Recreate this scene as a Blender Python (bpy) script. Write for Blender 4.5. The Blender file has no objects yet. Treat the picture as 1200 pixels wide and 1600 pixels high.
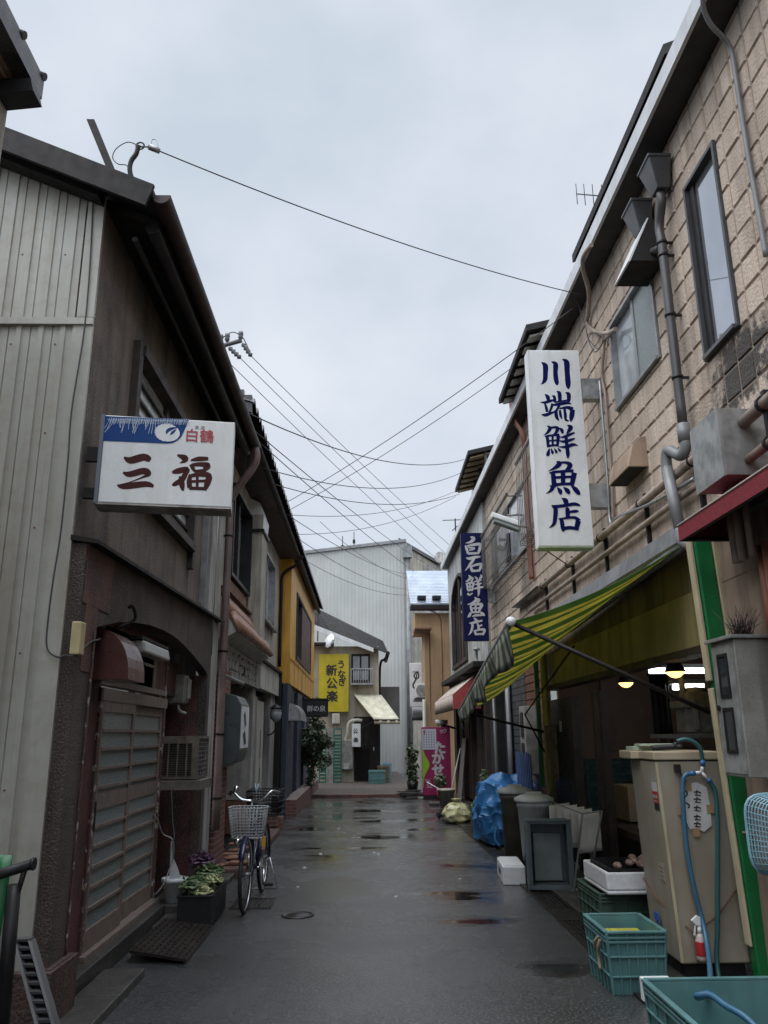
import bpy, bmesh, math, random
from mathutils import Vector, Matrix, noise as mnoise
random.seed(7)
S = bpy.context.scene
COL = S.collection
R = math.radians
# ------------------------------------------------------------------ camera
FPX, CAMH = 1251.0, 1.6            # focal length in photo pixels (1200 x 1600), eye height in metres
_up = Vector((-34, 4500, -FPX)).normalized()
_fw = Vector((-30, -348, -FPX)); _fw = (_fw - _up * _fw.dot(_up)).normalized()
_rt = _fw.cross(_up)
ROT = Matrix((_rt, _fw, _up))      # camera space -> world
CAM = Vector((0, 0, CAMH))
cd = bpy.data.cameras.new('camera'); cam = bpy.data.objects.new('camera', cd); COL.objects.link(cam)
cd.sensor_fit = 'VERTICAL'; cd.sensor_height = 32.0; cd.sensor_width = 24.0
cd.lens = 32.0 * FPX / 1600.0; cd.clip_end = 2000; cd.clip_start = 0.05
cam.matrix_world = Matrix.Translation(CAM) @ ROT.to_4x4()
S.camera = cam
# ------------------------------------------------------------------ overcast sky and soft sun
SUN_EL, SUN_AZ = R(62), R(245)     # azimuth measured from +Y, clockwise
w = bpy.data.worlds.new('World'); S.world = w; w.use_nodes = True
nt = w.node_tree; nt.nodes.clear()
def wn(t, **k):
    n = nt.nodes.new(t)
    for a, b in k.items(): setattr(n, a, b)
    return n
out = wn('ShaderNodeOutputWorld'); bg = wn('ShaderNodeBackground'); bg.inputs[1].default_value = 0.1
sky = wn('ShaderNodeTexSky', sky_type='NISHITA'); sky.sun_disc = False
sky.sun_elevation = SUN_EL; sky.sun_rotation = SUN_AZ
tc = wn('ShaderNodeTexCoord'); mp = wn('ShaderNodeMapping'); mp.inputs['Scale'].default_value = (1, 1, 1.5)
nz = wn('ShaderNodeTexNoise'); nz.inputs['Scale'].default_value = 2.2; nz.inputs['Detail'].default_value = 7; nz.inputs['Roughness'].default_value = .5
cr = wn('ShaderNodeValToRGB')
cr.color_ramp.elements[0].position = .38; cr.color_ramp.elements[0].color = (.55, .615, .70, 1)
cr.color_ramp.elements[1].position = .62; cr.color_ramp.elements[1].color = (.725, .77, .835, 1)
sep = wn('ShaderNodeSeparateXYZ'); mr = wn('ShaderNodeMapRange')
mr.inputs[1].default_value = .76; mr.inputs[2].default_value = 1.0; mr.inputs[3].default_value = 6.9; mr.inputs[4].default_value = 34.0; mr.interpolation_type = 'SMOOTHSTEP'   # an overcast sky is brightest overhead
mp2 = wn('ShaderNodeVectorMath', operation='SCALE')
mix = wn('ShaderNodeMixRGB'); mix.inputs[0].default_value = .94
L = nt.links.new
L(tc.outputs['Generated'], mp.inputs[0]); L(mp.outputs[0], nz.inputs['Vector']); L(nz.outputs['Fac'], cr.inputs[0])
L(tc.outputs['Generated'], sep.inputs[0]); L(sep.outputs['Z'], mr.inputs[0])
mrb = wn('ShaderNodeMapRange'); mrb.inputs[1].default_value = 0.0; mrb.inputs[2].default_value = -0.75; mrb.inputs[3].default_value = 0.0; mrb.inputs[4].default_value = 9.0; mrb.interpolation_type = 'SMOOTHSTEP'   # brighter cloud on the sun's side, behind the viewer
addb = wn('ShaderNodeMath', operation='ADD'); L(sep.outputs['Y'], mrb.inputs[0]); L(mr.outputs[0], addb.inputs[0]); L(mrb.outputs[0], addb.inputs[1])
L(cr.outputs[0], mp2.inputs[0]); L(addb.outputs[0], mp2.inputs['Scale'])
L(sky.outputs[0], mix.inputs[1]); L(mp2.outputs[0], mix.inputs[2]); L(mix.outputs[0], bg.inputs[0]); L(bg.outputs[0], out.inputs[0])
sl = bpy.data.lights.new('sun', 'SUN'); sl.energy = 1.5; sl.angle = R(70); sl.color = (1, .97, .93)
so = bpy.data.objects.new('sun', sl); COL.objects.link(so)
sd = Vector((math.sin(SUN_AZ) * math.cos(SUN_EL), math.cos(SUN_AZ) * math.cos(SUN_EL), math.sin(SUN_EL)))
so.rotation_euler = (-sd).to_track_quat('-Z', 'Y').to_euler()
S.view_settings.view_transform = 'Standard'; S.view_settings.look = 'None'
S.view_settings.exposure = 0.7; S.view_settings.gamma = 1.0
S.cycles.max_bounces = 8; S.cycles.caustics_reflective = False; S.cycles.caustics_refractive = False

# ------------------------------------------------------------------ helpers
def P(u, v, X=None, Y=None, Z=None):
    """world point of a photo pixel on the plane X=, Y= or Z= (how the photo was measured)"""
    d = ROT @ Vector((u - 600, 800 - v, -FPX))
    if X is not None: t = (X - CAM.x) / d.x
    elif Y is not None: t = (Y - CAM.y) / d.y
    else: t = (Z - CAM.z) / d.z
    return CAM + d * t

class MB:
    def __init__(s): s.bm = bmesh.new(); s.mi = 0
    def face(s, vs, smooth=False):
        f = s.bm.faces.new(vs); f.material_index = s.mi; f.smooth = smooth; return f
    def poly(s, pts):
        return s.face([s.bm.verts.new(p) for p in pts])
    def box(s, x0, x1, y0, y1, z0, z1, m=None):
        if x0 > x1: x0, x1 = x1, x0
        if y0 > y1: y0, y1 = y1, y0
        if z0 > z1: z0, z1 = z1, z0
        c = [(x0,y0,z0),(x1,y0,z0),(x1,y1,z0),(x0,y1,z0),(x0,y0,z1),(x1,y0,z1),(x1,y1,z1),(x0,y1,z1)]
        if m is not None: c = [m @ Vector(p) for p in c]
        v = [s.bm.verts.new(p) for p in c]
        for q in ((3,2,1,0),(4,5,6,7),(0,1,5,4),(1,2,6,5),(2,3,7,6),(3,0,4,7)): s.face([v[i] for i in q])
        return s
    def prism(s, pts, d):
        """closed polygon pts extruded by vector d"""
        d = Vector(d); a = [s.bm.verts.new(p) for p in pts]; b = [s.bm.verts.new(Vector(p) + d) for p in pts]
        n = len(pts); s.face(a[::-1]); s.face(b)
        for i in range(n): s.face([a[i], a[(i+1) % n], b[(i+1) % n], b[i]])
        return s
    def tube(s, pts, r, n=8, cap=True, smooth=True):
        pts = [Vector(p) for p in pts]; rings = []
        rr = r if isinstance(r, (list, tuple)) else [r] * len(pts)
        t0 = (pts[1] - pts[0]).normalized()
        u = t0.orthogonal().normalized()
        for i, p in enumerate(pts):
            a = pts[max(i-1, 0)]; b = pts[min(i+1, len(pts)-1)]
            t = (b - a).normalized()
            u = (u - t * u.dot(t))
            u = u.normalized() if u.length > 1e-6 else t.orthogonal().normalized()
            w_ = t.cross(u)
            rings.append([s.bm.verts.new(p + (u * math.cos(2*math.pi*k/n) + w_ * math.sin(2*math.pi*k/n)) * rr[i]) for k in range(n)])
        for i in range(len(rings)-1):
            for k in range(n): s.face([rings[i][k], rings[i][(k+1)%n], rings[i+1][(k+1)%n], rings[i+1][k]], smooth)
        if cap: s.face(rings[0][::-1]); s.face(rings[-1])
        return s
    def lathe(s, prof, c=(0,0,0), n=20, smooth=True, m=None, sx=1, sy=1):
        """prof: (radius, z) list round the z axis"""
        c = Vector(c); rings = []
        for r, z in prof:
            ring = []
            for k in range(n):
                a = 2*math.pi*k/n; p = Vector((r*math.cos(a)*sx, r*math.sin(a)*sy, z))
                p = (m @ p) if m is not None else p
                ring.append(s.bm.verts.new(c + p))
            rings.append(ring)
        for i in range(len(rings)-1):
            for k in range(n): s.face([rings[i][k], rings[i][(k+1)%n], rings[i+1][(k+1)%n], rings[i+1][k]], smooth)
        if prof[0][0] > 1e-4: s.face(rings[0][::-1])
        if prof[-1][0] > 1e-4: s.face(rings[-1])
        return s
    def grid(s, f, nu, nv, smooth=True, mi=None):
        vs = [[s.bm.verts.new(f(i/nu, j/nv)) for j in range(nv+1)] for i in range(nu+1)]
        for i in range(nu):
            for j in range(nv):
                fc = s.face([vs[i][j], vs[i+1][j], vs[i+1][j+1], vs[i][j+1]], smooth)
                if mi: fc.material_index = mi(i, j)
        return s
    def wall_x(s, x0, x1, ya, yb, za, zb, holes=()):
        ys = sorted({ya, yb, *[h[0] for h in holes], *[h[1] for h in holes]}); zs = sorted({za, zb, *[h[2] for h in holes], *[h[3] for h in holes]})
        for i in range(len(ys)-1):
            for j in range(len(zs)-1):
                cy, cz = (ys[i]+ys[i+1])/2, (zs[j]+zs[j+1])/2
                if ya < cy < yb and za < cz < zb and not any(h[0] < cy < h[1] and h[2] < cz < h[3] for h in holes):
                    s.box(x0, x1, ys[i], ys[i+1], zs[j], zs[j+1])
        return s
    def build(s, name, mats, parent=None, bevel=0, solid=0, sub=0, keep=False):
        me = bpy.data.meshes.new(name)
        if s.bm.faces: bmesh.ops.recalc_face_normals(s.bm, faces=s.bm.faces)
        off = Vector((0, 0, 0))
        if parent is not None:
            q = parent
            while q is not None: off += Vector(q.location); q = q.parent
        elif not keep:
            c = [v.co for v in s.bm.verts]
            off = Vector(((min(p.x for p in c)+max(p.x for p in c))/2, (min(p.y for p in c)+max(p.y for p in c))/2, min(p.z for p in c)))
        for v in s.bm.verts: v.co -= off
        s.bm.to_mesh(me); s.bm.free()
        o = bpy.data.objects.new(name, me); COL.objects.link(o)
        for m in (mats if isinstance(mats, (list, tuple)) else [mats]): me.materials.append(m)
        if parent is not None: o.parent = parent
        else: o.location = off
        if bevel:
            b = o.modifiers.new('bevel', 'BEVEL'); b.width = bevel; b.segments = 2; b.limit_method = 'ANGLE'; b.angle_limit = R(40)
        if solid:
            b = o.modifiers.new('solid', 'SOLIDIFY'); b.thickness = solid; b.offset = 0
        if sub:
            b = o.modifiers.new('sub', 'SUBSURF'); b.levels = sub; b.render_levels = sub
        return o
def tag(o, label=None, cat=None, group=None, kind=None):
    if label: o['label'] = label
    if cat: o['category'] = cat
    if group: o['group'] = group
    if kind: o['kind'] = kind
    return o
def thing(name, label, cat, loc, group=None, rz=0):
    o = bpy.data.objects.new(name, None); COL.objects.link(o); o.location = loc; o.rotation_euler.z = rz; o.empty_display_size = .1
    return tag(o, label, cat, group)
def box(x0, x1, y0, y1, z0, z1): return MB().box(x0, x1, y0, y1, z0, z1)
def tube(pts, r, n=8): return MB().tube(pts, r, n)
def sag(a, b, d, n=16):
    a, b = Vector(a), Vector(b)
    return [a.lerp(b, i/n) - Vector((0, 0, d*4*(i/n)*(1-i/n))) for i in range(n+1)]
def smoothpath(pts, n=6):
    pts = [Vector(p) for p in pts]; o = []
    for i in range(len(pts)-1):
        p0, p1, p2, p3 = pts[max(i-1,0)], pts[i], pts[i+1], pts[min(i+2, len(pts)-1)]
        for k in range(n):
            t = k/n
            o.append(.5*((2*p1)+(p2-p0)*t+(2*p0-5*p1+4*p2-p3)*t*t+(3*p1-p0-3*p2+p3)*t**3))
    return o + [pts[-1]]
def text_mesh(mb, body, size, origin, right, upv, offset=0.0, extrude=.002, vertical=False, spacing=1.0):
    if offset > 0:      # heavier strokes: shifted copies, each a hair in front of the last
        r_, u_ = Vector(right).normalized(), Vector(upv).normalized()
        for k, (a, b) in enumerate(((0,0),(1,0),(-1,0),(0,1),(0,-1))):
            text_mesh(mb, body, size, Vector(origin)+r_*a*offset+u_*b*offset, right, upv, 0, extrude+.0004*k, vertical, spacing)
        return mb
    """flat lettering whose centre sits at origin; right / upv are its world axes"""
    right = Vector(right).normalized(); upv = Vector(upv).normalized(); nrm = right.cross(upv)
    chars = list(body) if vertical else [body]
    n = len(chars)
    for i, ch in enumerate(chars):
        cu = bpy.data.curves.new('lettering', 'FONT'); cu.body = ch; cu.size = size; cu.align_x = 'CENTER'; cu.align_y = 'CENTER'; cu.offset = offset; cu.extrude = 0
        o = bpy.data.objects.new('lettering', cu); COL.objects.link(o)
        bpy.context.view_layer.update()
        me = bpy.data.meshes.new_from_object(o.evaluated_get(bpy.context.evaluated_depsgraph_get()))
        xs = [v.co for v in me.vertices]
        cy = (min(p.y for p in xs)+max(p.y for p in xs))/2 if xs else 0
        c = Vector(origin) + upv * (((n-1)/2 - i) * size * spacing if vertical else 0)
        vs = [mb.bm.verts.new(c + right*v.co.x + upv*(v.co.y-(cy if not vertical else size*.0)) + nrm*extrude) for v in me.vertices]
        for p in me.polygons:
            try: mb.face([vs[k] for k in p.vertices])
            except ValueError: pass
        bpy.data.objects.remove(o); bpy.data.curves.remove(cu); bpy.data.meshes.remove(me)
    return mb
def strokes(mb, data, f, nrm, wk=1.0, wmin=4):
    """brush strokes: data = lists of (x, y, width) in drawing units, f maps (x, y) to the sign's surface"""
    nrm = Vector(nrm)
    for k, st in enumerate(data):
        pts = []
        src = [Vector(q) for q in st]
        for i in range(len(src)-1):
            p0, p1, p2, p3 = src[max(i-1,0)], src[i], src[i+1], src[min(i+2, len(src)-1)]
            for j in range(4):
                t = j/4; pts.append(.5*((2*p1)+(p2-p0)*t+(2*p0-5*p1+4*p2-p3)*t*t+(3*p1-p0-3*p2+p3)*t**3))
        pts.append(src[-1])
        lft, rgt = [], []
        for i, p in enumerate(pts):
            a, b = pts[max(i-1,0)], pts[min(i+1, len(pts)-1)]
            t = Vector((b.x-a.x, b.y-a.y)); t = t.normalized() if t.length > 0 else Vector((1, 0))
            h = max(p.z, wmin) * wk / 2
            lft.append((p.x - t.y*h, p.y + t.x*h)); rgt.append((p.x + t.y*h, p.y - t.x*h))
        d = nrm * (.0010 + .00008 * k)
        va = [mb.bm.verts.new(Vector(f(*q)) + d) for q in lft]; vb = [mb.bm.verts.new(Vector(f(*q)) + d) for q in rgt]
        for i in range(len(pts)-1): mb.face([va[i], va[i+1], vb[i+1], vb[i]])
    return mb

# ------------------------------------------------------------------ materials
def M(name, c1, c2=None, scale=6, rough=.7, rvar=.1, bump=0, bscale=80, metal=0, spec=.5, streak=None, streak_amt=.5, speck=None, speck_amt=.5, emit=None, estr=0, detail=6, contrast=(.40, .60), trans=0, coat=0, alpha=1, stretch=None, transl=0):
    m = bpy.data.materials.new(name); m.use_nodes = True; t = m.node_tree; b = t.nodes['Principled BSDF']; L = t.links.new
    def n(ty, **k):
        x = t.nodes.new(ty)
        for a, v in k.items():
            if a in x.inputs: x.inputs[a].default_value = v
            else: setattr(x, a, v)
        return x
    geo = n('ShaderNodeNewGeometry'); pos = geo.outputs['Position']
    def nz(sc, vec=pos, det=detail, rg=.55): 
        q = n('ShaderNodeTexNoise', Scale=sc, Detail=det, Roughness=rg); L(vec, q.inputs['Vector']); return q.outputs['Fac']
    def ramp(x, a, c):
        r = n('ShaderNodeMapRange'); r.inputs[1].default_value = a; r.inputs[2].default_value = c; L(x, r.inputs[0]); return r.outputs[0]
    def mixc(f, a, c):
        q = n('ShaderNodeMixRGB'); L(f, q.inputs[0])
        for i, x in ((1, a), (2, c)):
            if isinstance(x, tuple): q.inputs[i].default_value = (*x, 1)
            else: L(x, q.inputs[i])
        return q.outputs[0]
    vec = pos
    if stretch:
        mm = n('ShaderNodeMapping'); mm.inputs['Scale'].default_value = stretch; L(pos, mm.inputs[0]); vec = mm.outputs[0]
    colr = c1
    base = nz(scale, vec)
    if c2 is not None: colr = mixc(ramp(base, *contrast), c1, c2)
    if streak is not None:
        mm = n('ShaderNodeMapping'); mm.inputs['Scale'].default_value = (1, 1, .09); L(pos, mm.inputs[0])
        f = ramp(nz(7, mm.outputs[0]), .46, .66); k = n('ShaderNodeMath', operation='MULTIPLY'); L(f, k.inputs[0]); k.inputs[1].default_value = streak_amt
        colr = mixc(k.outputs[0], colr, streak)
    if speck is not None:
        f = ramp(nz(bscale*1.3, pos, 2), .54, .60); k = n('ShaderNodeMath', operation='MULTIPLY'); L(f, k.inputs[0]); k.inputs[1].default_value = speck_amt
        colr = mixc(k.outputs[0], colr, speck)
    if isinstance(colr, tuple): b.inputs['Base Color'].default_value = (*colr, 1)
    else: L(colr, b.inputs['Base Color'])
    if rvar:
        r = n('ShaderNodeMapRange'); r.inputs[1].default_value = .3; r.inputs[2].default_value = .7; r.inputs[3].default_value = max(.02, rough-rvar); r.inputs[4].default_value = min(1, rough+rvar)
        L(nz(scale*2.3), r.inputs[0]); L(r.outputs[0], b.inputs['Roughness'])
    else: b.inputs['Roughness'].default_value = rough
    b.inputs['Metallic'].default_value = metal; b.inputs['Specular IOR Level'].default_value = spec
    if coat: b.inputs['Coat Weight'].default_value = coat; b.inputs['Coat Roughness'].default_value = .1
    if trans: b.inputs['Transmission Weight'].default_value = trans
    if alpha < 1: b.inputs['Alpha'].default_value = alpha
    if bump:
        bp = n('ShaderNodeBump'); bp.inputs['Strength'].default_value = min(1, bump); bp.inputs['Distance'].default_value = .012 * max(1, bump)
        L(nz(bscale, pos, 4), bp.inputs['Height']); L(bp.outputs[0], b.inputs['Normal'])
    if transl:
        tr = n('ShaderNodeBsdfTranslucent'); mx = n('ShaderNodeMixShader'); mx.inputs[0].default_value = transl
        if isinstance(colr, tuple): tr.inputs[0].default_value = (*colr, 1)
        else: L(colr, tr.inputs[0])
        o_ = [q for q in t.nodes if q.type == 'OUTPUT_MATERIAL'][0]
        L(b.outputs[0], mx.inputs[1]); L(tr.outputs[0], mx.inputs[2]); L(mx.outputs[0], o_.inputs[0])
    if emit is not None: b.inputs['Emission Color'].default_value = (*emit, 1); b.inputs['Emission Strength'].default_value = estr
    return m
def brick_mat(name, c1, c2, mortar, bw, bh, ms, axis='x', rough=.75, bump=.6):
    """bricks on a wall facing along +-x (axis x) or +-y"""
    m = M(name, c1, rough=rough); t = m.node_tree; b = t.nodes['Principled BSDF']; L = t.links.new
    g = t.nodes.new('ShaderNodeNewGeometry'); sp = t.nodes.new('ShaderNodeSeparateXYZ'); cb = t.nodes.new('ShaderNodeCombineXYZ')
    L(g.outputs['Position'], sp.inputs[0]); ad = t.nodes.new('ShaderNodeMath'); ad.operation = 'ADD'
    L(sp.outputs['X'], ad.inputs[0]); L(sp.outputs['Y'], ad.inputs[1])
    L(sp.outputs['X'] if axis == 'z' else ad.outputs[0], cb.inputs[0]); L(sp.outputs['Y' if axis == 'z' else 'Z'], cb.inputs[1])
    k = t.nodes.new('ShaderNodeTexBrick'); k.inputs['Scale'].default_value = 1; k.inputs['Brick Width'].default_value = bw; k.inputs['Row Height'].default_value = bh
    k.inputs['Mortar Size'].default_value = ms; k.inputs['Mortar Smooth'].default_value = .2; k.inputs['Bias'].default_value = 0
    k.inputs['Color1'].default_value = (*c1, 1); k.inputs['Color2'].default_value = (*c2, 1); k.inputs['Mortar'].default_value = (*mortar, 1)
    L(cb.outputs[0], k.inputs['Vector']); L(k.outputs['Color'], b.inputs['Base Color'])
    bp = t.nodes.new('ShaderNodeBump'); bp.invert = True; bp.inputs['Strength'].default_value = bump; bp.inputs['Distance'].default_value = .01
    L(k.outputs['Fac'], bp.inputs['Height']); L(bp.outputs[0], b.inputs['Normal'])
    return m
m_siding = M('grey siding', (.44,.44,.40), (.35,.35,.315), 1.2, .45, streak=(.23,.19,.14), streak_amt=.4, bump=.12, bscale=9, speck=(.25,.17,.11), speck_amt=.15)
m_stucco = M('brown stucco', (.18,.142,.118), (.105,.084,.072), 2.2, .85, bump=.9, bscale=70, speck=(.36,.32,.29), speck_amt=.3, streak=(.035,.03,.028), streak_amt=.6)
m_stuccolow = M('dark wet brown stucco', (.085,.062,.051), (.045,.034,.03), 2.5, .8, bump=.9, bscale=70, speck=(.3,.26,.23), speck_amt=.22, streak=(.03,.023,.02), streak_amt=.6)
m_stuccored = M('worn red brown stucco', (.17,.075,.06), (.09,.05,.042), 3, .85, bump=.8, bscale=70, speck=(.3,.24,.22), speck_amt=.3, streak=(.05,.035,.03), streak_amt=.7)
m_red = M('old red paint', (.105,.032,.03), (.055,.022,.022), 5, .7, bump=.3, speck=(.3,.24,.22), speck_amt=.25)
m_dark = M('dark brown metal', (.018,.0145,.0135), (.012,.0105,.0105), 5, .6, spec=.25)
m_black = M('black paint', (.011,.011,.012), (.018,.018,.02), 8, .45, spec=.3)
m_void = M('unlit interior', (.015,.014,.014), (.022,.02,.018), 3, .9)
m_gutter = M('brown gutter', (.045,.026,.023), (.03,.02,.018), 4, .45, spec=.3)
m_pipepink = M('faded pink brown pipe', (.21,.145,.135), (.15,.10,.095), 4, .45, streak=(.08,.05,.05))
m_wood = M('weathered door wood', (.23,.18,.15), (.13,.102,.086), 4, .6, bump=.2, stretch=(20,20,2))
m_wooddk = M('dark window wood', (.05,.032,.027), (.03,.02,.018), 5, .6, bump=.2)
m_peel = M('peeling white paint', (.40,.36,.34), (.09,.05,.045), 14, .8, contrast=(.38,.44), bump=.4)
m_frost = M('frosted glass', (.23,.265,.265), (.17,.20,.20), 60, .3, bump=.25, bscale=120, spec=.6)
m_glass = M('window glass', (.03,.036,.04), None, 3, .04, rvar=0, spec=.9)
m_glasslt = M('curtained glass', (.40,.43,.45), (.24,.27,.29), 2, .08, rvar=0, spec=.8)
m_alu = M('aluminium', (.34,.345,.35), (.26,.265,.27), 6, .35, metal=.6)
m_steel = M('galvanised steel', (.36,.37,.37), (.22,.23,.23), 9, .45, metal=.4, streak=(.2,.19,.17))
m_chrome = M('chrome', (.6,.6,.6), None, 5, .15, rvar=0, metal=1)
m_white = M('white paint', (.74,.76,.78), (.66,.68,.70), 3, .4, streak=(.4,.4,.38), streak_amt=.25)
m_signwhite = M('sign acrylic white', (.70,.72,.735), (.62,.64,.65), 2, .3, streak=(.50,.49,.44), streak_amt=.5, speck=(.4,.38,.34), speck_amt=.12)
m_blueink = M('blue lettering', (.004,.007,.065), None, 5, .6, rvar=0, spec=.05)
m_navy = M('navy sign face', (.003,.006,.045), (.004,.008,.055), 4, .5, spec=.15)
m_brownink = M('dark red brown lettering', (.05,.013,.012), None, 5, .5, rvar=0, spec=.15)
m_redink = M('red lettering', (.36,.025,.03), None, 5, .4, rvar=0)
m_blackink = M('black lettering', (.015,.014,.014), None, 5, .5, rvar=0)
m_crane = M('logo blue', (.008,.042,.17), (.010,.05,.19), 3, .5, spec=.15)
m_cream = M('cream stucco', (.50,.465,.395), (.39,.365,.31), 2, .85, bump=.8, bscale=60, streak=(.14,.12,.10), streak_amt=.6)
m_creamsm = M('cream panel', (.52,.50,.445), (.42,.40,.355), 2, .6, streak=(.16,.14,.12), streak_amt=.6)
m_greystucco = M('grey stucco', (.42,.405,.38), (.29,.28,.265), 2, .85, bump=.9, bscale=50, streak=(.1,.095,.09), streak_amt=.7)
m_brick = brick_mat('red brick', (.19,.075,.055), (.13,.05,.04), (.22,.17,.15), .2, .065, .008)
m_rust = M('rusty orange board', (.24,.12,.065), (.16,.075,.045), 4, .7, streak=(.09,.045,.03))
m_tileroof = M('wet dark roof tile', (.032,.032,.034), (.05,.048,.047), 6, .3)
m_tileorange = M('orange brown clay tile', (.36,.19,.12), (.25,.12,.08), 9, .4, speck=(.1,.06,.05))
m_orange = M('orange painted metal', (.74,.385,.036), (.64,.32,.03), 1.6, .45, streak=(.2,.10,.02), streak_amt=.5)
m_bluewall = M('dark blue wall', (.028,.038,.066), (.02,.028,.05), 3, .6, bump=.2)
m_block = None
m_cfas = M('lead coloured flashing', (.13,.135,.145), (.2,.205,.21), 3, .4, metal=.3, streak=(.3,.3,.3), streak_amt=.4)
m_soffit = M('dark soffit', (.03,.028,.03), (.045,.042,.042), 3, .7)
m_fascia = M('pale fascia', (.62,.64,.67), (.52,.54,.56), 3, .4, streak=(.3,.3,.3), streak_amt=.3)
m_pvc = M('grey plastic pipe', (.21,.215,.225), (.16,.165,.17), 3, .4)
m_pvcdk = M('dark grey pipe', (.07,.072,.077), (.05,.052,.055), 3, .35)
m_pvctan = M('tan conduit', (.38,.30,.25), (.27,.21,.17), 3, .5, streak=(.12,.09,.075))
m_rustpipe = M('rust brown pipe', (.22,.075,.04), (.13,.05,.03), 4, .5)
m_tanhood = M('tan vent hood', (.36,.26,.185), (.29,.2,.145), 4, .6, streak=(.15,.1,.07))
m_hoodred = M('red brown enamel', (.15,.06,.05), (.10,.042,.038), 5, .3, streak=(.045,.022,.02))
m_dkred = M('dark red canvas', (.21,.012,.022), (.15,.01,.018), 30, .65, bump=.15)
m_redcv = M('faded red canvas', (.40,.06,.055), (.30,.05,.045), 4, .6)
m_palecv = M('pale pink white canvas', (.55,.46,.41), (.43,.36,.31), 4, .55)
m_yel = M('awning yellow', (.60,.55,.20), (.50,.45,.16), 3, .6, streak=(.3,.27,.12), streak_amt=.4, transl=.6)
m_grn = M('awning green', (.19,.28,.11), (.15,.23,.09), 3, .6, transl=.6)
m_valw = M('dirty white canvas', (.33,.35,.29), (.22,.24,.19), 6, .7)
m_valg = M('dark green canvas', (.075,.105,.07), (.05,.075,.05), 6, .7)
m_olive = M('olive brown shop board', (.30,.255,.12), (.235,.195,.095), 2, .55, streak=(.09,.07,.035), streak_amt=.5)
m_boardbr = M('brown grimy board', (.20,.155,.09), (.14,.11,.065), 2, .7, streak=(.04,.03,.02), streak_amt=.7)
m_green = M('green vinyl', (.008,.15,.045), (.006,.12,.035), 4, .35, bump=.2, bscale=12)
m_creampost = M('cream post', (.50,.44,.30), (.40,.34,.22), 3, .6, streak=(.2,.15,.09))
m_yelpost = M('yellow post', (.40,.37,.14), (.3,.27,.1), 4, .5, streak=(.12,.09,.05))
m_fridge = M('aged ivory steel', (.30,.275,.225), (.245,.225,.18), 2, .45, bump=.2, bscale=5, streak=(.22,.15,.09), streak_amt=.35, speck=(.2,.12,.07), speck_amt=.12)
m_fridgelid = M('aged tan lid', (.42,.35,.25), (.35,.29,.2), 4, .5)
m_teal = M('teal plastic crate', (.095,.215,.222), (.07,.165,.172), 4, .42, streak=(.08,.14,.13), streak_amt=.4)
m_tealgr = M('dull green plastic', (.06,.115,.085), (.04,.08,.06), 4, .5, streak=(.05,.06,.05))
m_greyblue = M('grey blue plastic', (.11,.14,.155), (.085,.11,.125), 4, .45)
m_basket = M('light blue basket plastic', (.22,.38,.45), (.18,.32,.39), 4, .45)
m_foam = M('white polystyrene', (.72,.73,.75), (.63,.64,.66), 30, .7, bump=.15, bscale=200)
m_tarp = M('blue tarpaulin', (.018,.10,.25), (.03,.13,.30), 5, .42, spec=.4, bump=.5, bscale=14)
m_bin = M('grey plastic bin', (.58,.60,.62), (.46,.475,.49), 4, .45, streak=(.15,.15,.14))
m_binbr = M('grimy bin', (.17,.16,.12), (.11,.10,.075), 4, .5, streak=(.06,.05,.035))
m_hose = M('blue rubber hose', (.03,.105,.19), (.035,.12,.2), 9, .4)
m_hose2 = M('teal rubber hose', (.018,.085,.095), (.02,.1,.11), 9, .4)
m_bluepl = M('bright blue plastic', (.02,.1,.4), None, 9, .4)
m_paper = M('paper', (.50,.50,.50), (.42,.42,.42), 8, .6)
m_tape = M('brown tape', (.3,.2,.12), None, 8, .4)
m_card = M('cardboard', (.36,.27,.18), (.3,.22,.145), 4, .8)
m_cloth = M('white towel', (.74,.71,.68), (.64,.61,.58), 5, .9, bump=.3, bscale=200)
m_tilewall = brick_mat('teal wall tile', (.055,.12,.13), (.045,.10,.115), (.12,.17,.17), .15, .15, .005, rough=.25); m_tilewall.node_tree.nodes['Brick Texture'].offset = 0
m_pinkwall = M('dull pink wall', (.33,.21,.165), (.27,.17,.135), 2, .7, streak=(.16,.1,.08))
m_lamp = M('fluorescent tube', (.8,.8,.8), emit=(.92,1,.98), estr=5)
m_bulb = M('warm bulb', (.9,.8,.5), emit=(1,.64,.22), estr=1.6)
m_mach = M('grey cast metal', (.30,.30,.285), (.2,.2,.19), 8, .5)
m_rope = M('dirty rope', (.3,.25,.18), (.2,.16,.11), 20, .9)
m_tyre = M('rubber', (.018,.018,.018), None, 9, .6)
m_bluebike = M('dark blue frame', (.012,.018,.05), None, 9, .25)
m_wire = M('cable', (.045,.043,.048), None, 9, .6, rvar=0)
m_leaf = M('dark leaves', (.035,.06,.025), (.06,.085,.04), 15, .5)
m_leafcab = M('green cabbage leaves', (.075,.13,.055), (.13,.19,.08), 30, .5)
m_leafcream = M('cream cabbage leaves', (.40,.40,.22), (.28,.31,.14), 30, .5)
m_leafpur = M('purple cabbage leaves', (.05,.018,.05), (.09,.03,.075), 30, .5)
m_soil = M('dark wet wood', (.03,.025,.022), (.045,.036,.03), 8, .6, bump=.3)
m_plate = M('wet checker steel', (.03,.025,.022), (.045,.036,.03), 6, .35, metal=.3)
m_conc = M('wet concrete', (.06,.056,.05), (.038,.036,.032), 4, .38, bump=.4, bscale=60, speck=(.15,.14,.13), speck_amt=.3)
m_grate = M('wet iron grating', (.05,.042,.037), (.03,.026,.024), 5, .35, metal=.5)
m_greyblg = M('pale grey corrugated wall', (.40,.41,.40), (.345,.355,.345), .6, .5, streak=(.3,.3,.28), streak_amt=.3)
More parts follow.
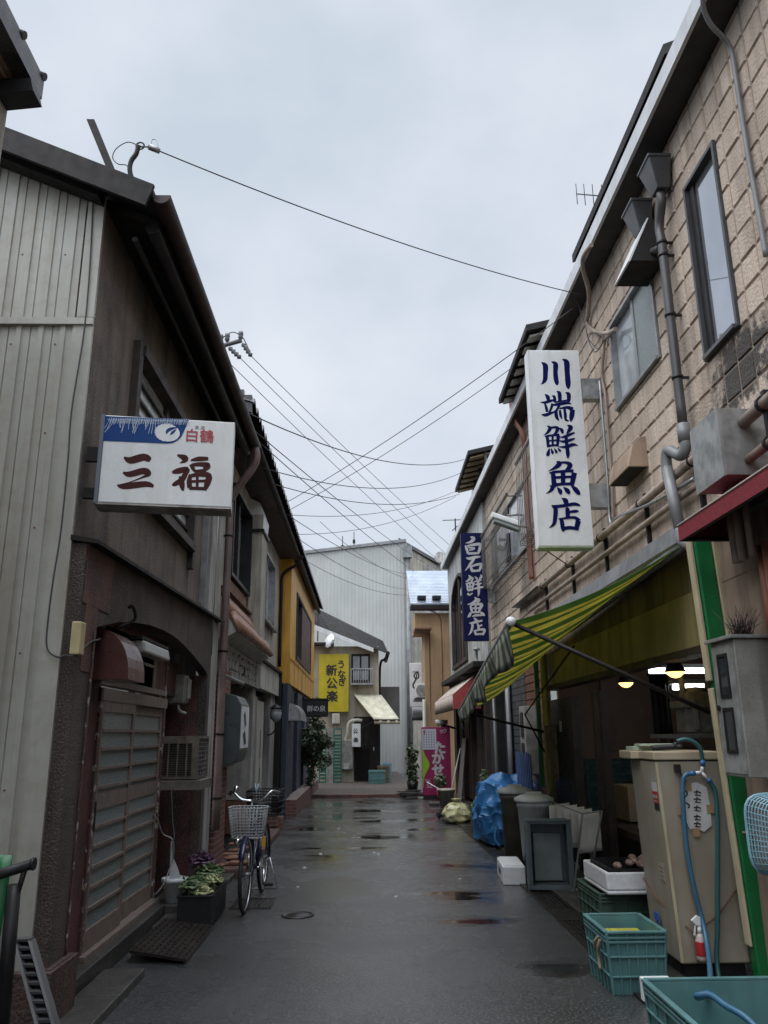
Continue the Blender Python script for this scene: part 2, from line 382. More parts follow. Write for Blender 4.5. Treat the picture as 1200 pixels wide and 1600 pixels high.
m_peach = M('peach wall', (.44,.29,.165), (.38,.25,.14), 1.2, .7, streak=(.25,.16,.09))
m_metalroof = M('blue grey ribbed metal', (.40,.44,.50), (.33,.37,.43), 2, .25, metal=.4)
m_whitewall = M('stained white wall', (.50,.53,.52), (.38,.40,.39), 2, .7, streak=(.15,.14,.12), streak_amt=.8)
m_housewall = M('beige house wall', (.46,.42,.34), (.38,.345,.275), 1.5, .8, streak=(.2,.17,.13))
m_yelsign = M('yellow sheet sign', (.50,.41,.012), (.43,.35,.012), 2.5, .5, streak=(.3,.24,.03), streak_amt=.4)
m_creamawn = M('cream awning canvas', (.56,.54,.43), (.47,.45,.34), 3, .6, streak=(.3,.27,.18), streak_amt=.5)
m_magenta = M('magenta banner', (.26,.007,.085), (.22,.006,.07), 3, .5)
m_lime = M('lime banner', (.23,.42,.012), None, 3, .5)
m_paving = brick_mat('wet stone paving', (.085,.066,.056), (.06,.048,.042), (.03,.026,.024), .6, .3, .012, 'z', rough=.62, bump=.4)
# ------------------------------------------------------------------ ground
def asphalt():
    m = bpy.data.materials.new('wet asphalt'); m.use_nodes = True; t = m.node_tree; b = t.nodes['Principled BSDF']; L = t.links.new
    def n(ty, op=None, **k):
        x = t.nodes.new(ty)
        if op: x.operation = op
        for a, v in k.items(): x.inputs[a].default_value = v
        return x
    def math_(op, a, c=None):
        x = n('ShaderNodeMath', op)
        for i, v in ((0, a), (1, c)):
            if v is None: continue
            if isinstance(v, (int, float)): x.inputs[i].default_value = v
            else: L(v, x.inputs[i])
        return x.outputs[0]
    g = n('ShaderNodeNewGeometry'); pos = g.outputs['Position']
    def nz(sc, det=6, rg=.55):
        q = n('ShaderNodeTexNoise', Scale=sc, Detail=det, Roughness=rg); L(pos, q.inputs['Vector']); return q.outputs['Fac']
    def rng(x, a, c, lo=0, hi=1):
        r = n('ShaderNodeMapRange'); L(x, r.inputs[0])
        for i, v in enumerate((a, c, lo, hi)): r.inputs[i+1].default_value = v
        return r.outputs[0]
    sp = n('ShaderNodeSeparateXYZ'); L(pos, sp.inputs[0])
    mpw = n('ShaderNodeMapping'); mpw.inputs['Scale'].default_value = (.8, 1.7, 1); L(pos, mpw.inputs[0])
    qw = n('ShaderNodeTexNoise', Scale=1.5, Detail=7, Roughness=.62); L(mpw.outputs[0], qw.inputs['Vector']); wob = qw.outputs['Fac']
    # the puddles lie where the road has sunk (centre, half sizes)
    pud = [(-.52,11.5,.30,.55),(.33,13.8,.75,.75),(.95,9.0,.55,.42),(1.1,10.9,.6,.35),(-.55,17.3,.7,.8),(.2,18.5,1.1,.5),(-.9,20.4,.6,.8),(.55,16.4,1.0,.45),(.25,21,.7,.6),(1.38,6.3,.25,.2),(.9,14.9,.7,.3),(.95,7.75,.6,.2),(-.9,15.2,.45,.5),(-.2,12.6,.9,.2)]
    tot = None
    for cx, cy, rx, ry in pud:
        dx = math_('DIVIDE', math_('SUBTRACT', sp.outputs[0], cx), rx); dy = math_('DIVIDE', math_('SUBTRACT', sp.outputs[1], cy), ry)
        d = math_('SQRT', math_('ADD', math_('MULTIPLY', dx, dx), math_('MULTIPLY', dy, dy)))
        tot = d if tot is None else math_('MINIMUM', tot, d)
    f = math_('ADD', tot, math_('MULTIPLY', math_('SUBTRACT', wob, .5), 4.2))
    wet = rng(f, 1.1, .30); damp = rng(f, 2.6, .6)
    mot = nz(.7, 4); fine = nz(52, 3, .65); grain = nz(58, 4, .75)
    c1 = n('ShaderNodeMixRGB'); L(rng(mot, .35, .65), c1.inputs[0]); c1.inputs[1].default_value = (.010, .0102, .011, 1); c1.inputs[2].default_value = (.026, .0265, .028, 1)
    c2 = n('ShaderNodeMixRGB'); L(rng(fine, .51, .62, 0, .9), c2.inputs[0]); L(c1.outputs[0], c2.inputs[1]); c2.inputs[2].default_value = (.115, .115, .115, 1)
    c3 = n('ShaderNodeMixRGB'); L(math_('MULTIPLY', wet, .85), c3.inputs[0]); L(c2.outputs[0], c3.inputs[1]); c3.inputs[2].default_value = (.016, .015, .014, 1)
    L(c3.outputs[0], b.inputs['Base Color'])
    r0 = rng(nz(1.1, 5), .40, .60, .34, .55)
    r1 = math_('MULTIPLY', r0, math_('SUBTRACT', 1, math_('MULTIPLY', damp, .35)))
    rr = n('ShaderNodeMixRGB'); L(wet, rr.inputs[0]); L(r1, rr.inputs[1]); rr.inputs[2].default_value = (.08, .08, .08, 1)
    L(rr.outputs[0], b.inputs['Roughness']); b.inputs['Specular IOR Level'].default_value = .5
    bp = n('ShaderNodeBump', Distance=.012); L(math_('MULTIPLY', math_('SUBTRACT', 1, wet), .9), bp.inputs['Strength']); b.inputs['Coat Weight'].default_value = 1.0; b.inputs['Coat IOR'].default_value = 1.33
    cr_ = n('ShaderNodeMixRGB'); L(wet, cr_.inputs[0]); L(rng(nz(.9, 5), .40, .60, .13, .36), cr_.inputs[1]); cr_.inputs[2].default_value = (.06, .06, .06, 1); L(cr_.outputs[0], b.inputs['Coat Roughness'])
    bc = n('ShaderNodeBump', Distance=.004); L(math_('MULTIPLY', math_('SUBTRACT', 1, wet), .6), bc.inputs['Strength']); L(grain, bc.inputs['Height']); L(bc.outputs[0], b.inputs['Coat Normal'])
    L(grain, bp.inputs['Height']); L(bp.outputs[0], b.inputs['Normal'])
    return m
m_asph = asphalt()
g = MB(); g.poly([(-300,-300,0),(300,-300,0),(300,600,0),(-300,600,0)])
tag(g.build('road', m_asph), kind='structure')
# raised stone square at the end of the lane
g = MB(); g.box(-2.4, 1.42, 22.6, 36, -.1, .07); tag(g.build('paved_square', m_paving, bevel=.01), kind='structure')
g = MB()
for k, (a, c) in enumerate(((-1.5,-.42),(-.40,.63),(.65,1.1))): g.box(a, c, 22.34, 22.595, -.05, .085)
tag(g.build('square_step', m_stuccored, bevel=.008), kind='structure')
# left kerb slabs, right drain covers and the strip behind them
g = MB()
for k in range(9): 
    y = 5.0 + k*.62
    if 6.1 < y < 7.4: continue
    g.box(-1.80, -1.52 - random.random()*.012, y, y+.61, -.05, .055)
tag(g.build('kerb', m_conc, bevel=.01), kind='structure')
g = MB(); g.box(-1.83, -1.42, 10.2, 14.4, -.05, .10); tag(g.build('brick_step', m_stuccored, bevel=.02), kind='structure')
g = MB(); g.box(1.94, 2.55, 3.0, 22.2, -.05, .035); tag(g.build('pavement', m_conc), kind='structure')
g = MB()
for k in range(38):
    y = 3.2 + k*.5
    if k % 3 == 0: g.box(1.70, 1.93, y, y+.49, -.05, .018)
    else:
        g.box(1.70, 1.715, y, y+.49, -.05, .02); g.box(1.915, 1.93, y, y+.49, -.05, .02)
        for q in range(5): g.box(1.722+q*.038, 1.747+q*.038, y+.005, y+.485, -.03, .017)
tag(g.build('drain_channel', m_grate), kind='structure')
def drain(name, label, x0, x1, y0, y1):
    t = MB(); t.box(x0, x1, y0, y0+.02, -.02, .009); t.box(x0, x1, y1-.02, y1, -.02, .009); t.box(x0, x0+.02, y0+.02, y1-.02, -.02, .009); t.box(x1-.02, x1, y0+.02, y1-.02, -.02, .009)
    n = int((x1-x0-.04)/.045)
    for k in range(n): t.box(x0+.03+k*.045, x0+.055+k*.045, y0+.02, y1-.02, -.02, .007)
    tag(t.build(name, m_grate), label, 'drain grating')
drain('drain_grating', 'square iron drain grating set in the asphalt under the bicycle front wheel', -1.30, -.90, 8.42, 8.92)
t = MB(); t.lathe([(0,.012),(.09,.012),(.10,.006),(.125,.006),(.13,.010),(.15,.010),(.152,0)], (-.62,8.12,0), 24)
tag(t.build('valve_cover', m_grate), 'small round iron cover in the road right of the bicycle', 'manhole cover')
t = MB(); t.lathe([(0,.008),(.30,.008),(.31,.004),(.36,.004),(.37,.008),(.42,.008),(.425,0)], (.35,20.9,0), 32)
tag(t.build('manhole_cover', m_grate), 'large round manhole cover near the step of the stone square', 'manhole cover')
t = MB()
for k in range(12):
    x, y = random.uniform(-.9, 1.5), random.uniform(8.5, 20); r = random.uniform(.012, .03)
    t.lathe([(0,.001),(r,.002),(r*.6,r*.5),(0,r*.55)], (x,y,0), 6, False)
tag(t.build('litter', m_paper), kind='stuff')

# ------------------------------------------------------------------ near left house: only its eave corner shows
t = thing('stucco_house', 'beige stucco house whose black tiled eave overhangs the grey ribbed siding', 'house', (-3.4, 1.8, 0))
XN = -1.9
yc = 3.58; zt = 4.95
box(XN-3, XN, -14, yc, 0, zt).build('wall', m_cream, t)  # carried on unseen behind the camera to keep low light out
ec = Vector((XN+.15, yc+.06, zt))
g = MB(); g.box(XN-.02, XN+.06, -14, yc+.04, zt+.001, zt+.03); g.box(XN, XN+.02, -14, yc+.02, zt-.03, zt-.001); g.build('soffit', m_tanhood, t)
g = MB()
a, b_ = Vector((XN+.145, 0, zt)), Vector((XN-3, 0, zt+1.35))
g.prism([(XN+.062, -14, a.z-.005), (a.x, -14, a.z-.005), (a.x, -14, a.z+.13), (b_.x, -14, b_.z+.13), (b_.x, -14, b_.z)], (0, 14+ec.y, 0)); g.build('roof', m_tileroof, t)
g = MB()
for k in range(14): 
    y = ec.y - .02 - k*.27; g.tube([(a.x+.012, y, a.z+.125), (a.x-.5, y, a.z+.125+.21)], .022, 8)
g.build('roof_tile', m_tileroof, t)
g = MB()
g.prism([(XN+.002, yc-.01, zt-.145), (XN+.002, yc-.01, zt-.05), (XN+.165, yc-.01, zt-.045), (XN+.185, yc-.01, zt-.12)], (0, -.12, 0)); g.build('gutter_stub', m_black, t)

# ------------------------------------------------------------------ brown tavern
XL = -1.78; XU = -1.87; Y0 = 5.04; Y1 = 9.9
tav = thing('tavern_building', 'brown stucco two storey tavern with grey ribbed metal siding on its near end', 'building', (-3.6, 7.4, 0))
ev = P(240, 296, Y=4.80); bg_ = P(6, 205, Y=4.80)
sl_ = (bg_.z - ev.z) / (ev.x - bg_.x)
def roofz(x, base=None): return ev.z + (ev.x - x) * sl_
# siding: real ribs
g = MB()
def siding(z0, z1, zf=None, skew=0):
    prof = []; x = -5.4
    while x < XU - .13:
        prof += [(x, 0), (x+.005, -.011), (x+.038, -.011), (x+.043, 0), (x+.094, 0), (x+.096, .008), (x+.102, .008), (x+.104, 0)]; x += .15
    prof = [q for q in prof if q[0] < XU-.14] + [(XU-.14, 0)]
    for (xa, da), (xb, db) in zip(prof, prof[1:]):
        if xb - xa < 1e-5: continue
        ta, tb = (z1, z1) if zf is None else (zf(xa), zf(xb))
        g.poly([(xa, Y0+da, z0), (xb, Y0+db, z0), (xb, Y0+db, tb), (xa, Y0+da, ta)])
zj = P(100, 503, Y=Y0).z
siding(.18, zj-.02); siding(zj+.03, 0, lambda x: roofz(x)-.14)
g.box(XU-.14, XU-.004, Y0-.016, Y0+.01, .18, zj-.03); g.box(XU-.12, XU-.004, Y0-.02, Y0+.01, zj+.03, roofz(XU)-.05)
g.build('siding', m_siding, tav)
g = MB(); x = -3.7
while x < XU-.2:
    for z in (.5, 1.3, 2.1, 2.9, 3.55, 4.2, 4.9):
        if z < roofz(x)-.3: g.lathe([(.007,0),(.005,.005),(0,.006)], (x+.075, Y0-.0, z), 6, False, Matrix.Rotation(R(90),3,'X'))
    x += .3
g.build('siding_screws', m_rustpipe, tav)
g = MB(); g.box(-5.4, XU-.002, Y0-.03, Y0-.001, zj-.03, zj+.02); g.box(-5.4, XU-.16, Y0-.02, Y0, .12, .18); g.build('siding_trim', m_siding, tav)
g = MB(); g.wall_x(XU-.25, XU, Y0+.012, Y1, 2.5, roofz(XU)-.14, [(5.97, 8.36, 3.52, 4.64)]); g.box(-5.4, XU-.26, Y0+.02, Y0+.2, 0, 4.9); g.build('upper_wall', m_stucco, tav)
# lower front with the low arch
arch = [(5.36,2.30),(5.85,2.40),(6.3,2.455),(6.7,2.49),(7.15,2.505),(7.55,2.50),(7.9,2.475),(8.3,2.43),(8.7,2.375),(9.0,2.33),(9.28,2.27)]
o_ = [(Y0+.005,.34),(Y0+.005,2.80),(9.78,2.93),(9.78,.0),(9.28,.0)] + arch[::-1] + [(5.36,.34)]
g = MB(); g.prism([(XL, y, z) for y, z in o_], (-.10, 0, 0)); g.build('lower_wall', m_stuccolow, tav)
g = MB(); g.box(XL-.2, XL+.05, Y0-.06, 5.42, 0, .345); g.box(XL-.02, XL+.03, Y0-.02, 5.37, .345, .352); g.build('plinth', M('dark wet stucco plinth', (.075,.042,.034), (.04,.028,.025), 5, .6, bump=.8, bscale=50, speck=(.2,.15,.13), speck_amt=.3), tav, bevel=.015)
g = MB(); g.box(XL+.0015, XL+.006, Y0+.02, 5.60, 2.42, 2.80); g.box(XL-.001, XL+.005, 5.12, 5.36, 2.0, 2.42); g.build('bare_patch', m_stuccored, tav)
g = MB(); g.box(XL-.005, XL+.004, 5.30, 5.362, .36, 2.3); g.build('corner_paint', m_red, tav)
g = MB(); g.tube(smoothpath([(XL+.012,5.30+random.uniform(-.006,.006),.36+.1*k) for k in range(20)], 2), .006, 5); g.build('chipped_edge', m_peel, tav)
g = MB(); g.prism([(XL-.10, Y0-.02, 2.80), (XL+.09, Y0-.02, 2.80), (XL+.09, Y0-.02, 2.83), (XL-.10, Y0-.02, 2.86)], (0, 0, 0.0001)); g.bm.clear()
vv = [(XL-.10, 2.815), (XL+.08, 2.79), (XL+.08, 2.815), (XL-.10, 2.85)]
a_ = [g.bm.verts.new((x, Y0-.02, z)) for x, z in vv]; c_ = [g.bm.verts.new((x, 9.80, z+.13)) for x, z in vv]
g.face(a_[::-1]); g.face(c_)
for i in range(4): g.face([a_[i], a_[(i+1)%4], c_[(i+1)%4], c_[i]])
g.build('ledge_flashing', m_dark, tav)
# recess: back wall, door, far return
XD = -1.95
g = MB(); g.box(XD-.12, XD, 5.38, 6.10, 0, 2.6); g.box(XD-.10, XD-.02, 6.10, 8.12, 1.98, 2.6); g.box(XD-.1, XL-.105, 5.38, 9.28, 2.6, 2.65)
g.build('door_surround', m_red, tav)
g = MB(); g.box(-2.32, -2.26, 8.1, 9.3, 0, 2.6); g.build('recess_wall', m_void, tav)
g = MB(); g.box(-2.3, XL-.005, 9.285, 9.42, 0, 2.26); g.build('recess_return', m_red, tav)
g = MB(); g.box(-2.3, XD-.01, 8.1, 8.17, 0, 2.4); g.build('door_post', m_peel, tav)
g = MB(); g.box(XD-.03, XL-.04, 5.42, 9.28, 0, .13); g.box(XL-.035, -1.655, 7.98, 8.26, 0, .128); g.build('door_step', m_conc, tav, bevel=.01)
g = MB(); g.box(XD-.02, XL-.11, 6.05, 8.1, .13, .165); g.build('door_sill', m_wood, tav)
g = MB(); g.box(XD-.02, XD+.02, 6.06, 6.12, .165, 1.95); g.build('door_frame', m_peel, tav)
g = MB(); g.box(XD-.02, XD+.02, 6.12, 8.1, 1.86, 1.95); g.build('lintel', m_wood, tav)
# two sliding leaves, ten glazed rows each
for (ya, yb, dx) in ((6.12, 7.02, -.015), (6.98, 8.09, -.05)):
    x = XD + dx
    d = MB(); z0, z1 = .17, 1.86
    d.box(x, x+.03, ya, ya+.055, z0, z1); d.box(x, x+.03, yb-.055, yb, z0, z1); d.box(x, x+.03, ya+.055, yb-.055, z0, z0+.13); d.box(x, x+.03, ya+.055, yb-.055, z1-.08, z1)
    rows = 11; h = (z1-.08-z0-.13)/rows
    for k in range(1, rows):
        z = z0+.13+k*h
        if k == 6: d.box(x+.002, x+.027, ya+.055, yb-.055, z-.02, z+.09)
        else: d.box(x+.002, x+.034, ya+.055, yb-.055, z-.011, z+.011)
    door = d.build('sliding_door', m_wood, tav)
    box(x+.008, x+.014, ya+.056, yb-.056, z0+.131, z1-.081).build('glass', m_frost, door)
    if dx > -.03: box(x+.031, x+.037, ya+.015, ya+.04, .95, 1.15).build('handle', m_dark, door)
# transom
g = MB(); g.box(XD-.03, XD-.005, 6.12, 8.1, 1.98, 2.03); g.box(XD-.03, XD-.005, 7.62, 7.68, 2.03, 2.46); g.box(XD-.03, XD-.008, 6.12, 7.62, 2.21, 2.235); g.build('transom_frame', m_wood, tav)
box(XD-.026, XD-.02, 6.12, 7.62, 2.03, 2.42).build('transom_panel', m_wooddk, tav)
# small side window beyond the door
f = MB(); f.box(-2.25, -2.2, 8.22, 8.28, 1.48, 1.95); f.box(-2.25, -2.2, 8.8, 8.86, 1.48, 1.95); f.box(-2.25, -2.2, 8.28, 8.8, 1.48, 1.54); f.box(-2.25, -2.2, 8.28, 8.8, 1.9, 1.95)
f = f.build('side_window', m_peel, tav); box(-2.24, -2.235, 8.281, 8.799, 1.541, 1.899).build('pane', m_glass, f)
box(-2.25, -2.02, 8.3, 8.9, 2.0, 2.36).build('cupboard_box', m_red, tav, bevel=.01)
# upper lattice window
f = MB(); xw = XU+.06
f.box(XU-.2, xw, 5.93, 6.03, 3.46, 4.70); f.box(XU-.2, xw, 8.30, 8.40, 3.3, 4.70); f.box(XU-.2, xw+.02, 6.03, 8.30, 4.61, 4.70); f.box(XU-.2, xw+.03, 6.03, 8.30, 3.47, 3.55)
f.box(XU-.034, XU+.0, 7.10, 7.20, 3.55, 4.61)
for k in range(1, 7): f.box(XU-.03, XU-.005, 6.03, 8.30, 3.55+k*.152, 3.575+k*.152)
f = f.build('lattice_window', m_wooddk, tav); box(XU-.042, XU-.036, 6.031, 8.299, 3.551, 4.609).build('pane', M('milky glass', (.50,.53,.55), (.38,.41,.43), 4, .25), f)
# roof, barge fascia, eave boards, gutters
g = MB(); xr = -6.2
g.prism([(ev.x, Y0-.24, ev.z), (ev.x, Y0-.24, ev.z-.06), (xr, Y0-.24, roofz(xr)-.06), (xr, Y0-.24, roofz(xr))], (0, Y1-Y0+.2, 0)); g.build('roof', m_dark, tav)
g = MB(); g.prism([(ev.x+.01, Y0-.245, ev.z+.015), (ev.x-.04, Y0-.245, ev.z-.15), (xr, Y0-.245, roofz(xr)-.17), (xr, Y0-.245, roofz(xr)+.015)], (0, -.03, 0))
g.prism([(XU-.01, Y0-.15, roofz(XU)-.07), (XU-.01, Y0-.15, roofz(XU)-.16), (xr, Y0-.15, roofz(xr)-.17), (xr, Y0-.15, roofz(xr)-.08)], (0, .13, 0)); g.build('barge_board', m_dark, tav)
g = MB(); g.prism([(ev.x-.02, Y0+.02, ev.z-.064), (ev.x-.02, Y0+.02, ev.z-.10), (XU-.01, Y0+.02, roofz(XU)-.15), (XU-.01, Y0+.02, roofz(XU)-.064)], (0, Y1-Y0-.05, 0)); g.build('eave_boards', M('near black eave boards', (.016,.013,.012), (.024,.019,.018), 4, .8, spec=.2), tav)  # near black colour keeps the underside from looking skylit
g = MB(); xg = ev.x+.05
def halfpipe(m, x, ya, yb, z, r, n=8):
    m.grid(lambda a, c: Vector((x + r*math.cos(math.pi*(1+a)), ya+(yb-ya)*c, z + r*math.sin(math.pi*(1+a)))), n, 6)
    m.grid(lambda a, c: Vector((x + (r-.006)*math.cos(math.pi*(1+a)), ya+(yb-ya)*c, z + (r-.006)*math.sin(math.pi*(1+a)))), n, 6)
    m.poly([Vector((x + r*math.cos(math.pi*(1+k/n)), ya, z + r*math.sin(math.pi*(1+k/n)))) for k in range(n+1)])
halfpipe(g, xg, Y0-.22, Y1-.05, ev.z-.03, .065); g.build('gutter', m_gutter, tav)
g = MB(); g.tube([(XU+.22, Y0+.02, ev.z-.22), (XU+.22, Y1-.1, ev.z-.22)], .022); g.tube([(ev.x-.06, Y0+.0, ev.z-.14), (ev.x-.06, Y1-.1, ev.z-.14)], .05)
g.build('eave_pipe', m_dark, tav)
pd = P(345, 800, X=XL)
g = tube(smoothpath([(xg, Y1-.12, ev.z-.08), (xg, Y1-.1, ev.z-.3), (XL+.05, Y1+.02, ev.z-.75), (XL+.05, Y1+.05, 4.2), (XL+.05, Y1+.05, .55)], 6), .05, 10); dp = g.build('downpipe', m_pipepink, tav)
for z in (4.05, 2.6, 1.62, .9):
    g = MB(); g.tube([(XL+.05, Y1+.05, z-.012), (XL+.05, Y1+.05, z+.012)], .058, 10); g.box(XL-.02, XL+.05, Y1+.035, Y1+.065, z-.008, z+.008); g.build('pipe_clip', m_dark, dp)
g = MB(); g.box(XU-.1, XL-.02, 9.0, 9.05, 2.9, 4.9); g.tube([(XL+.0, 9.42, 2.5), (XL+.0, 9.42, 4.9)], .014); g.build('conduit', m_alu, tav)
# pilaster between the two houses
g = MB(); g.box(XL-.16, XL+.004, 9.10, 9.83, 2.96, 5.0); g.box(XL-.1, XL+.002, 9.43, 9.82, 0, 2.9); g.build('pilaster', m_greystucco, tav)
# cable down the siding to a little beige box
bx = P(122, 998, X=XL+.03)
g = MB(); g.box(XL+.0, XL+.06, bx.y-.05, bx.y+.04, bx.z-.10, bx.z+.10)
tag(g.build('junction_box', M('yellowed plastic', (.52,.44,.24), (.43,.36,.2), 8, .4), bevel=.008), 'small yellowed plastic junction box on the brown tavern corner', 'junction box')
pts = [P(u, v, Y=Y0-.03) for u, v in ((146,300),(140,420),(131,520),(112,640),(106,720),(95,830),(84,900),(76,960),(73,1010))] + [P(88,1026,Y=Y0-.03), P(104,1024,Y=Y0-.02), Vector((XL+.03, bx.y-.02, bx.z-.11))]
tag(tube(smoothpath(pts, 5), .0055, 6).build('hanging_cable', m_wire), 'black cable hanging loosely down the grey ribbed siding', 'cable')
pts = [Vector((XL+.03, bx.y, bx.z-.10)), P(140,1004,X=XL+.02), P(152,1000,X=XL), P(158,998,X=XL-.08)]
tag(tube(smoothpath(pts, 5), .008, 6).build('short_cable', m_wire), 'short black cable from yellowed junction box to door hood', 'cable')
# hood vent above the door
hx = [P(150,1062,X=XL), P(205,1062,X=XL)]
ya, yb = 5.62, 6.42; zb, ztp = 1.98, 2.34
t = thing('vent_hood', 'curved red brown metal hood hanging over the tavern door', 'vent hood', (XL, 6.0, zb))
prof = []
for k in range(9):
    a = k/8*math.pi/2; prof.append((XL-.15 + .30*math.sin(a)**.8, zb+.0 + (ztp-zb)*(math.cos(a)**.9)))
g = MB(); g.prism([(XL-.15, 5.66, zb)] + [(x, 5.66, z) for x, z in prof], (0, .42, 0)); g.build('hood', m_hoodred, t)
g = MB(); g.tube(smoothpath([(XL+.03, 5.95, 2.52), (XL+.06, 5.95, 2.53), (XL+.06, 6.02, 2.44), (XL-.05, 5.9, 2.36)], 5), .012); g.build('hook_pipe', m_dark, t)
t = thing('entrance_lamp', 'grey fluorescent lamp fitting under the tavern arch', 'lamp', (XL-.02, 6.8, 2.3))
g = MB(); g.prism([(XL-.08, 6.45, 2.24), (XL+.05, 6.45, 2.24), (XL+.03, 6.45, 2.34), (XL-.08, 6.45, 2.34)], (0, .82, 0)); g.build('diffuser', M('grey diffuser', (.35,.35,.33), None, 3, .35), t, bevel=.02)
g = MB(); g.box(XL-.10, XL+.02, 6.42, 7.30, 2.345, 2.37); g.build('base_plate', m_dark, t)
t = thing('electric_meter', 'rounded grey electricity meter on the tavern recess wall', 'electric meter', (-1.98, 9.0, 1.9))
box(-2.14, -1.90, 8.78, 8.95, 1.93, 2.24).build('case', m_mach, t, bevel=.035); box(-1.905, -1.88, 8.80, 8.93, 1.98, 2.19).build('window', m_alu, t, bevel=.008)
tube(smoothpath([(-2.0,8.85,1.93),(-1.98,8.85,1.86),(-1.92,8.9,1.83)],4),.02).build('cable_gland', m_alu, t)
# window air conditioner
t = thing('air_conditioner', 'old grimy window air conditioner with louvred front beside the tavern door', 'air conditioner', (-1.85, 8.4, 1.15))
m_ac = M('grimy beige metal', (.16,.135,.105), (.10,.085,.065), 9, .5, streak=(.05,.04,.03), streak_amt=.7)
g = MB(); g.box(-2.2, -1.62, 8.16, 8.72, 1.20, 1.225); g.box(-2.2, -1.62, 8.16, 8.72, 1.575, 1.60); g.box(-2.2, -2.10, 8.16, 8.72, 1.225, 1.575); g.box(-1.68, -1.62, 8.16, 8.20, 1.225, 1.575); g.box(-1.64, -1.62, 8.68, 8.72, 1.225, 1.575); g.box(-2.1, -1.68, 8.16, 8.18, 1.53, 1.575)
g.build('case', m_ac, t)
g = MB(); g.box(-2.1, -1.66, 8.24, 8.7, 1.225, 1.575); g.build('core', m_black, t)
g = MB()
for k in range(5): g.box(-2.09+k*.088, -2.075+k*.088, 8.165, 8.19, 1.225, 1.53)
for k in range(18): g.box(-2.1, -1.68, 8.195, 8.215, 1.232+k*.0165, 1.237+k*.0165)
g.build('front_grille', m_ac, t)
g = MB()
for k in range(8): g.box(-1.64, -1.63, 8.2, 8.68, 1.24+k*.042, 1.246+k*.042)
for k in range(5): g.box(-1.645, -1.635, 8.24+k*.1, 8.246+k*.1, 1.225, 1.575)
g.build('side_grille', m_alu, t)
g = MB(); g.box(-2.2, -1.58, 8.12, 8.76, 1.10, 1.19); g.build('shelf', M('old shelf board', (.17,.15,.12), (.1,.09,.075), 6, .6), t, bevel=.006)
tag(tube(smoothpath([(-1.85,8.1,1.16),(-1.83,8.1,1.0),(-1.82,8.12,.85),(-1.79,8.1,.70),(-1.80,8.1,.62),(-1.79,8.1,.55),(-1.78,8.1,.50)],6),.0045,5).build('drain_hose', M('pale green hose', (.10,.15,.14), None, 5, .5)), 'thin pale green hose dangling under the old air conditioner', 'hose')
tag(tube(smoothpath([(-2.02,8.0,.92),(-1.95,8.05,.86),(-1.9,8.1,.72),(-1.8,8.1,.66),(-1.79,8.1,.5),(-1.84,8.0,.3),(-1.9,7.95,.22)],6),.006,6).build('slack_cord', m_alu), 'slack grey cord drooping beside the tavern door', 'cord')
# white plant pot hung by the wall, planter of ornamental cabbages
t = thing('flower_pot', 'white plastic flower pot with a paper cone beside tavern door', 'plant pot', (-1.765, 8.12, .13))
c = Vector((-1.765, 8.12, .13))
g = MB(); g.lathe([(.075,0),(.105,.17),(.118,.17),(.122,.205),(.108,.205),(.10,.17)], c, 22); g.build('pot', m_white, t)
g = MB(); g.lathe([(0,.16),(.10,.165)], c, 16); g.build('soil', m_soil, t)
g = MB(); g.prism([c+Vector((-.05,0,.19)), c+Vector((.05,0,.20)), c+Vector((.02,.0,.28)), c+Vector((-.02,.0,.36)), c+Vector((-.045,0,.52)), c+Vector((-.058,0,.52))], (0,.012,.0)); g.build('paper_cone', m_paper, t)
def leafball(mb, c, r, n, size, flat=.7, seed=0, up=.3):
    rnd = random.Random(seed)
    for k in range(n):
        d = Vector((rnd.gauss(0,1), rnd.gauss(0,1), rnd.gauss(0,1)*flat)).normalized()
        p = Vector(c) + Vector((d.x*r, d.y*r, d.z*r*flat)) * (rnd.random()**.35)
        nrm = (d + Vector((rnd.gauss(0,.5), rnd.gauss(0,.5), rnd.gauss(0,.5)+up))).normalized()
        u = nrm.orthogonal().normalized(); v = nrm.cross(u); a = rnd.random()*6.28; u, v = u*math.cos(a)+v*math.sin(a), v*math.cos(a)-u*math.sin(a)
        s = size*(.6+rnd.random()*.8)
        mb.face([mb.bm.verts.new(p+q) for q in (u*-s*.5, v*s*.28+u*.05*s+nrm*.08*s, u*s*.5, v*-s*.28+u*.05*s+nrm*.08*s)], True)
def cabbage(mb, c, r, seed):
    rnd = random.Random(seed)
    for ring in range(4):
        n = 7 + ring; rr = r*(.25+.25*ring); tilt = .95-.28*ring
        for k in range(n):
            a = 6.28*k/n + ring*.5 + rnd.random()*.3; d = Vector((math.cos(a), math.sin(a), 0)); s_ = Vector((-d.y, d.x, 0)); w_ = rr*.55
            tip = Vector(c)+d*rr+Vector((0,0,tilt*r*.7)); mid = Vector(c)+d*rr*.6+Vector((0,0,tilt*r*.45)); base = Vector(c)+d*rr*.15
            wv = Vector((0,0,r*.1))
            v = [mb.bm.verts.new(q) for q in (base, mid+s_*w_+wv, tip+s_*w_*.7-wv*rnd.random(), tip+wv*.5, tip-s_*w_*.7-wv*rnd.random(), mid-s_*w_-wv*.3)]
            mb.face(v, True)
px0, px1, py0, py1 = -1.62, -1.33, 7.62, 8.40
t = thing('planter', 'long dark planter trough on the ground outside the tavern', 'planter', ((px0+px1)/2, 8.0, 0))
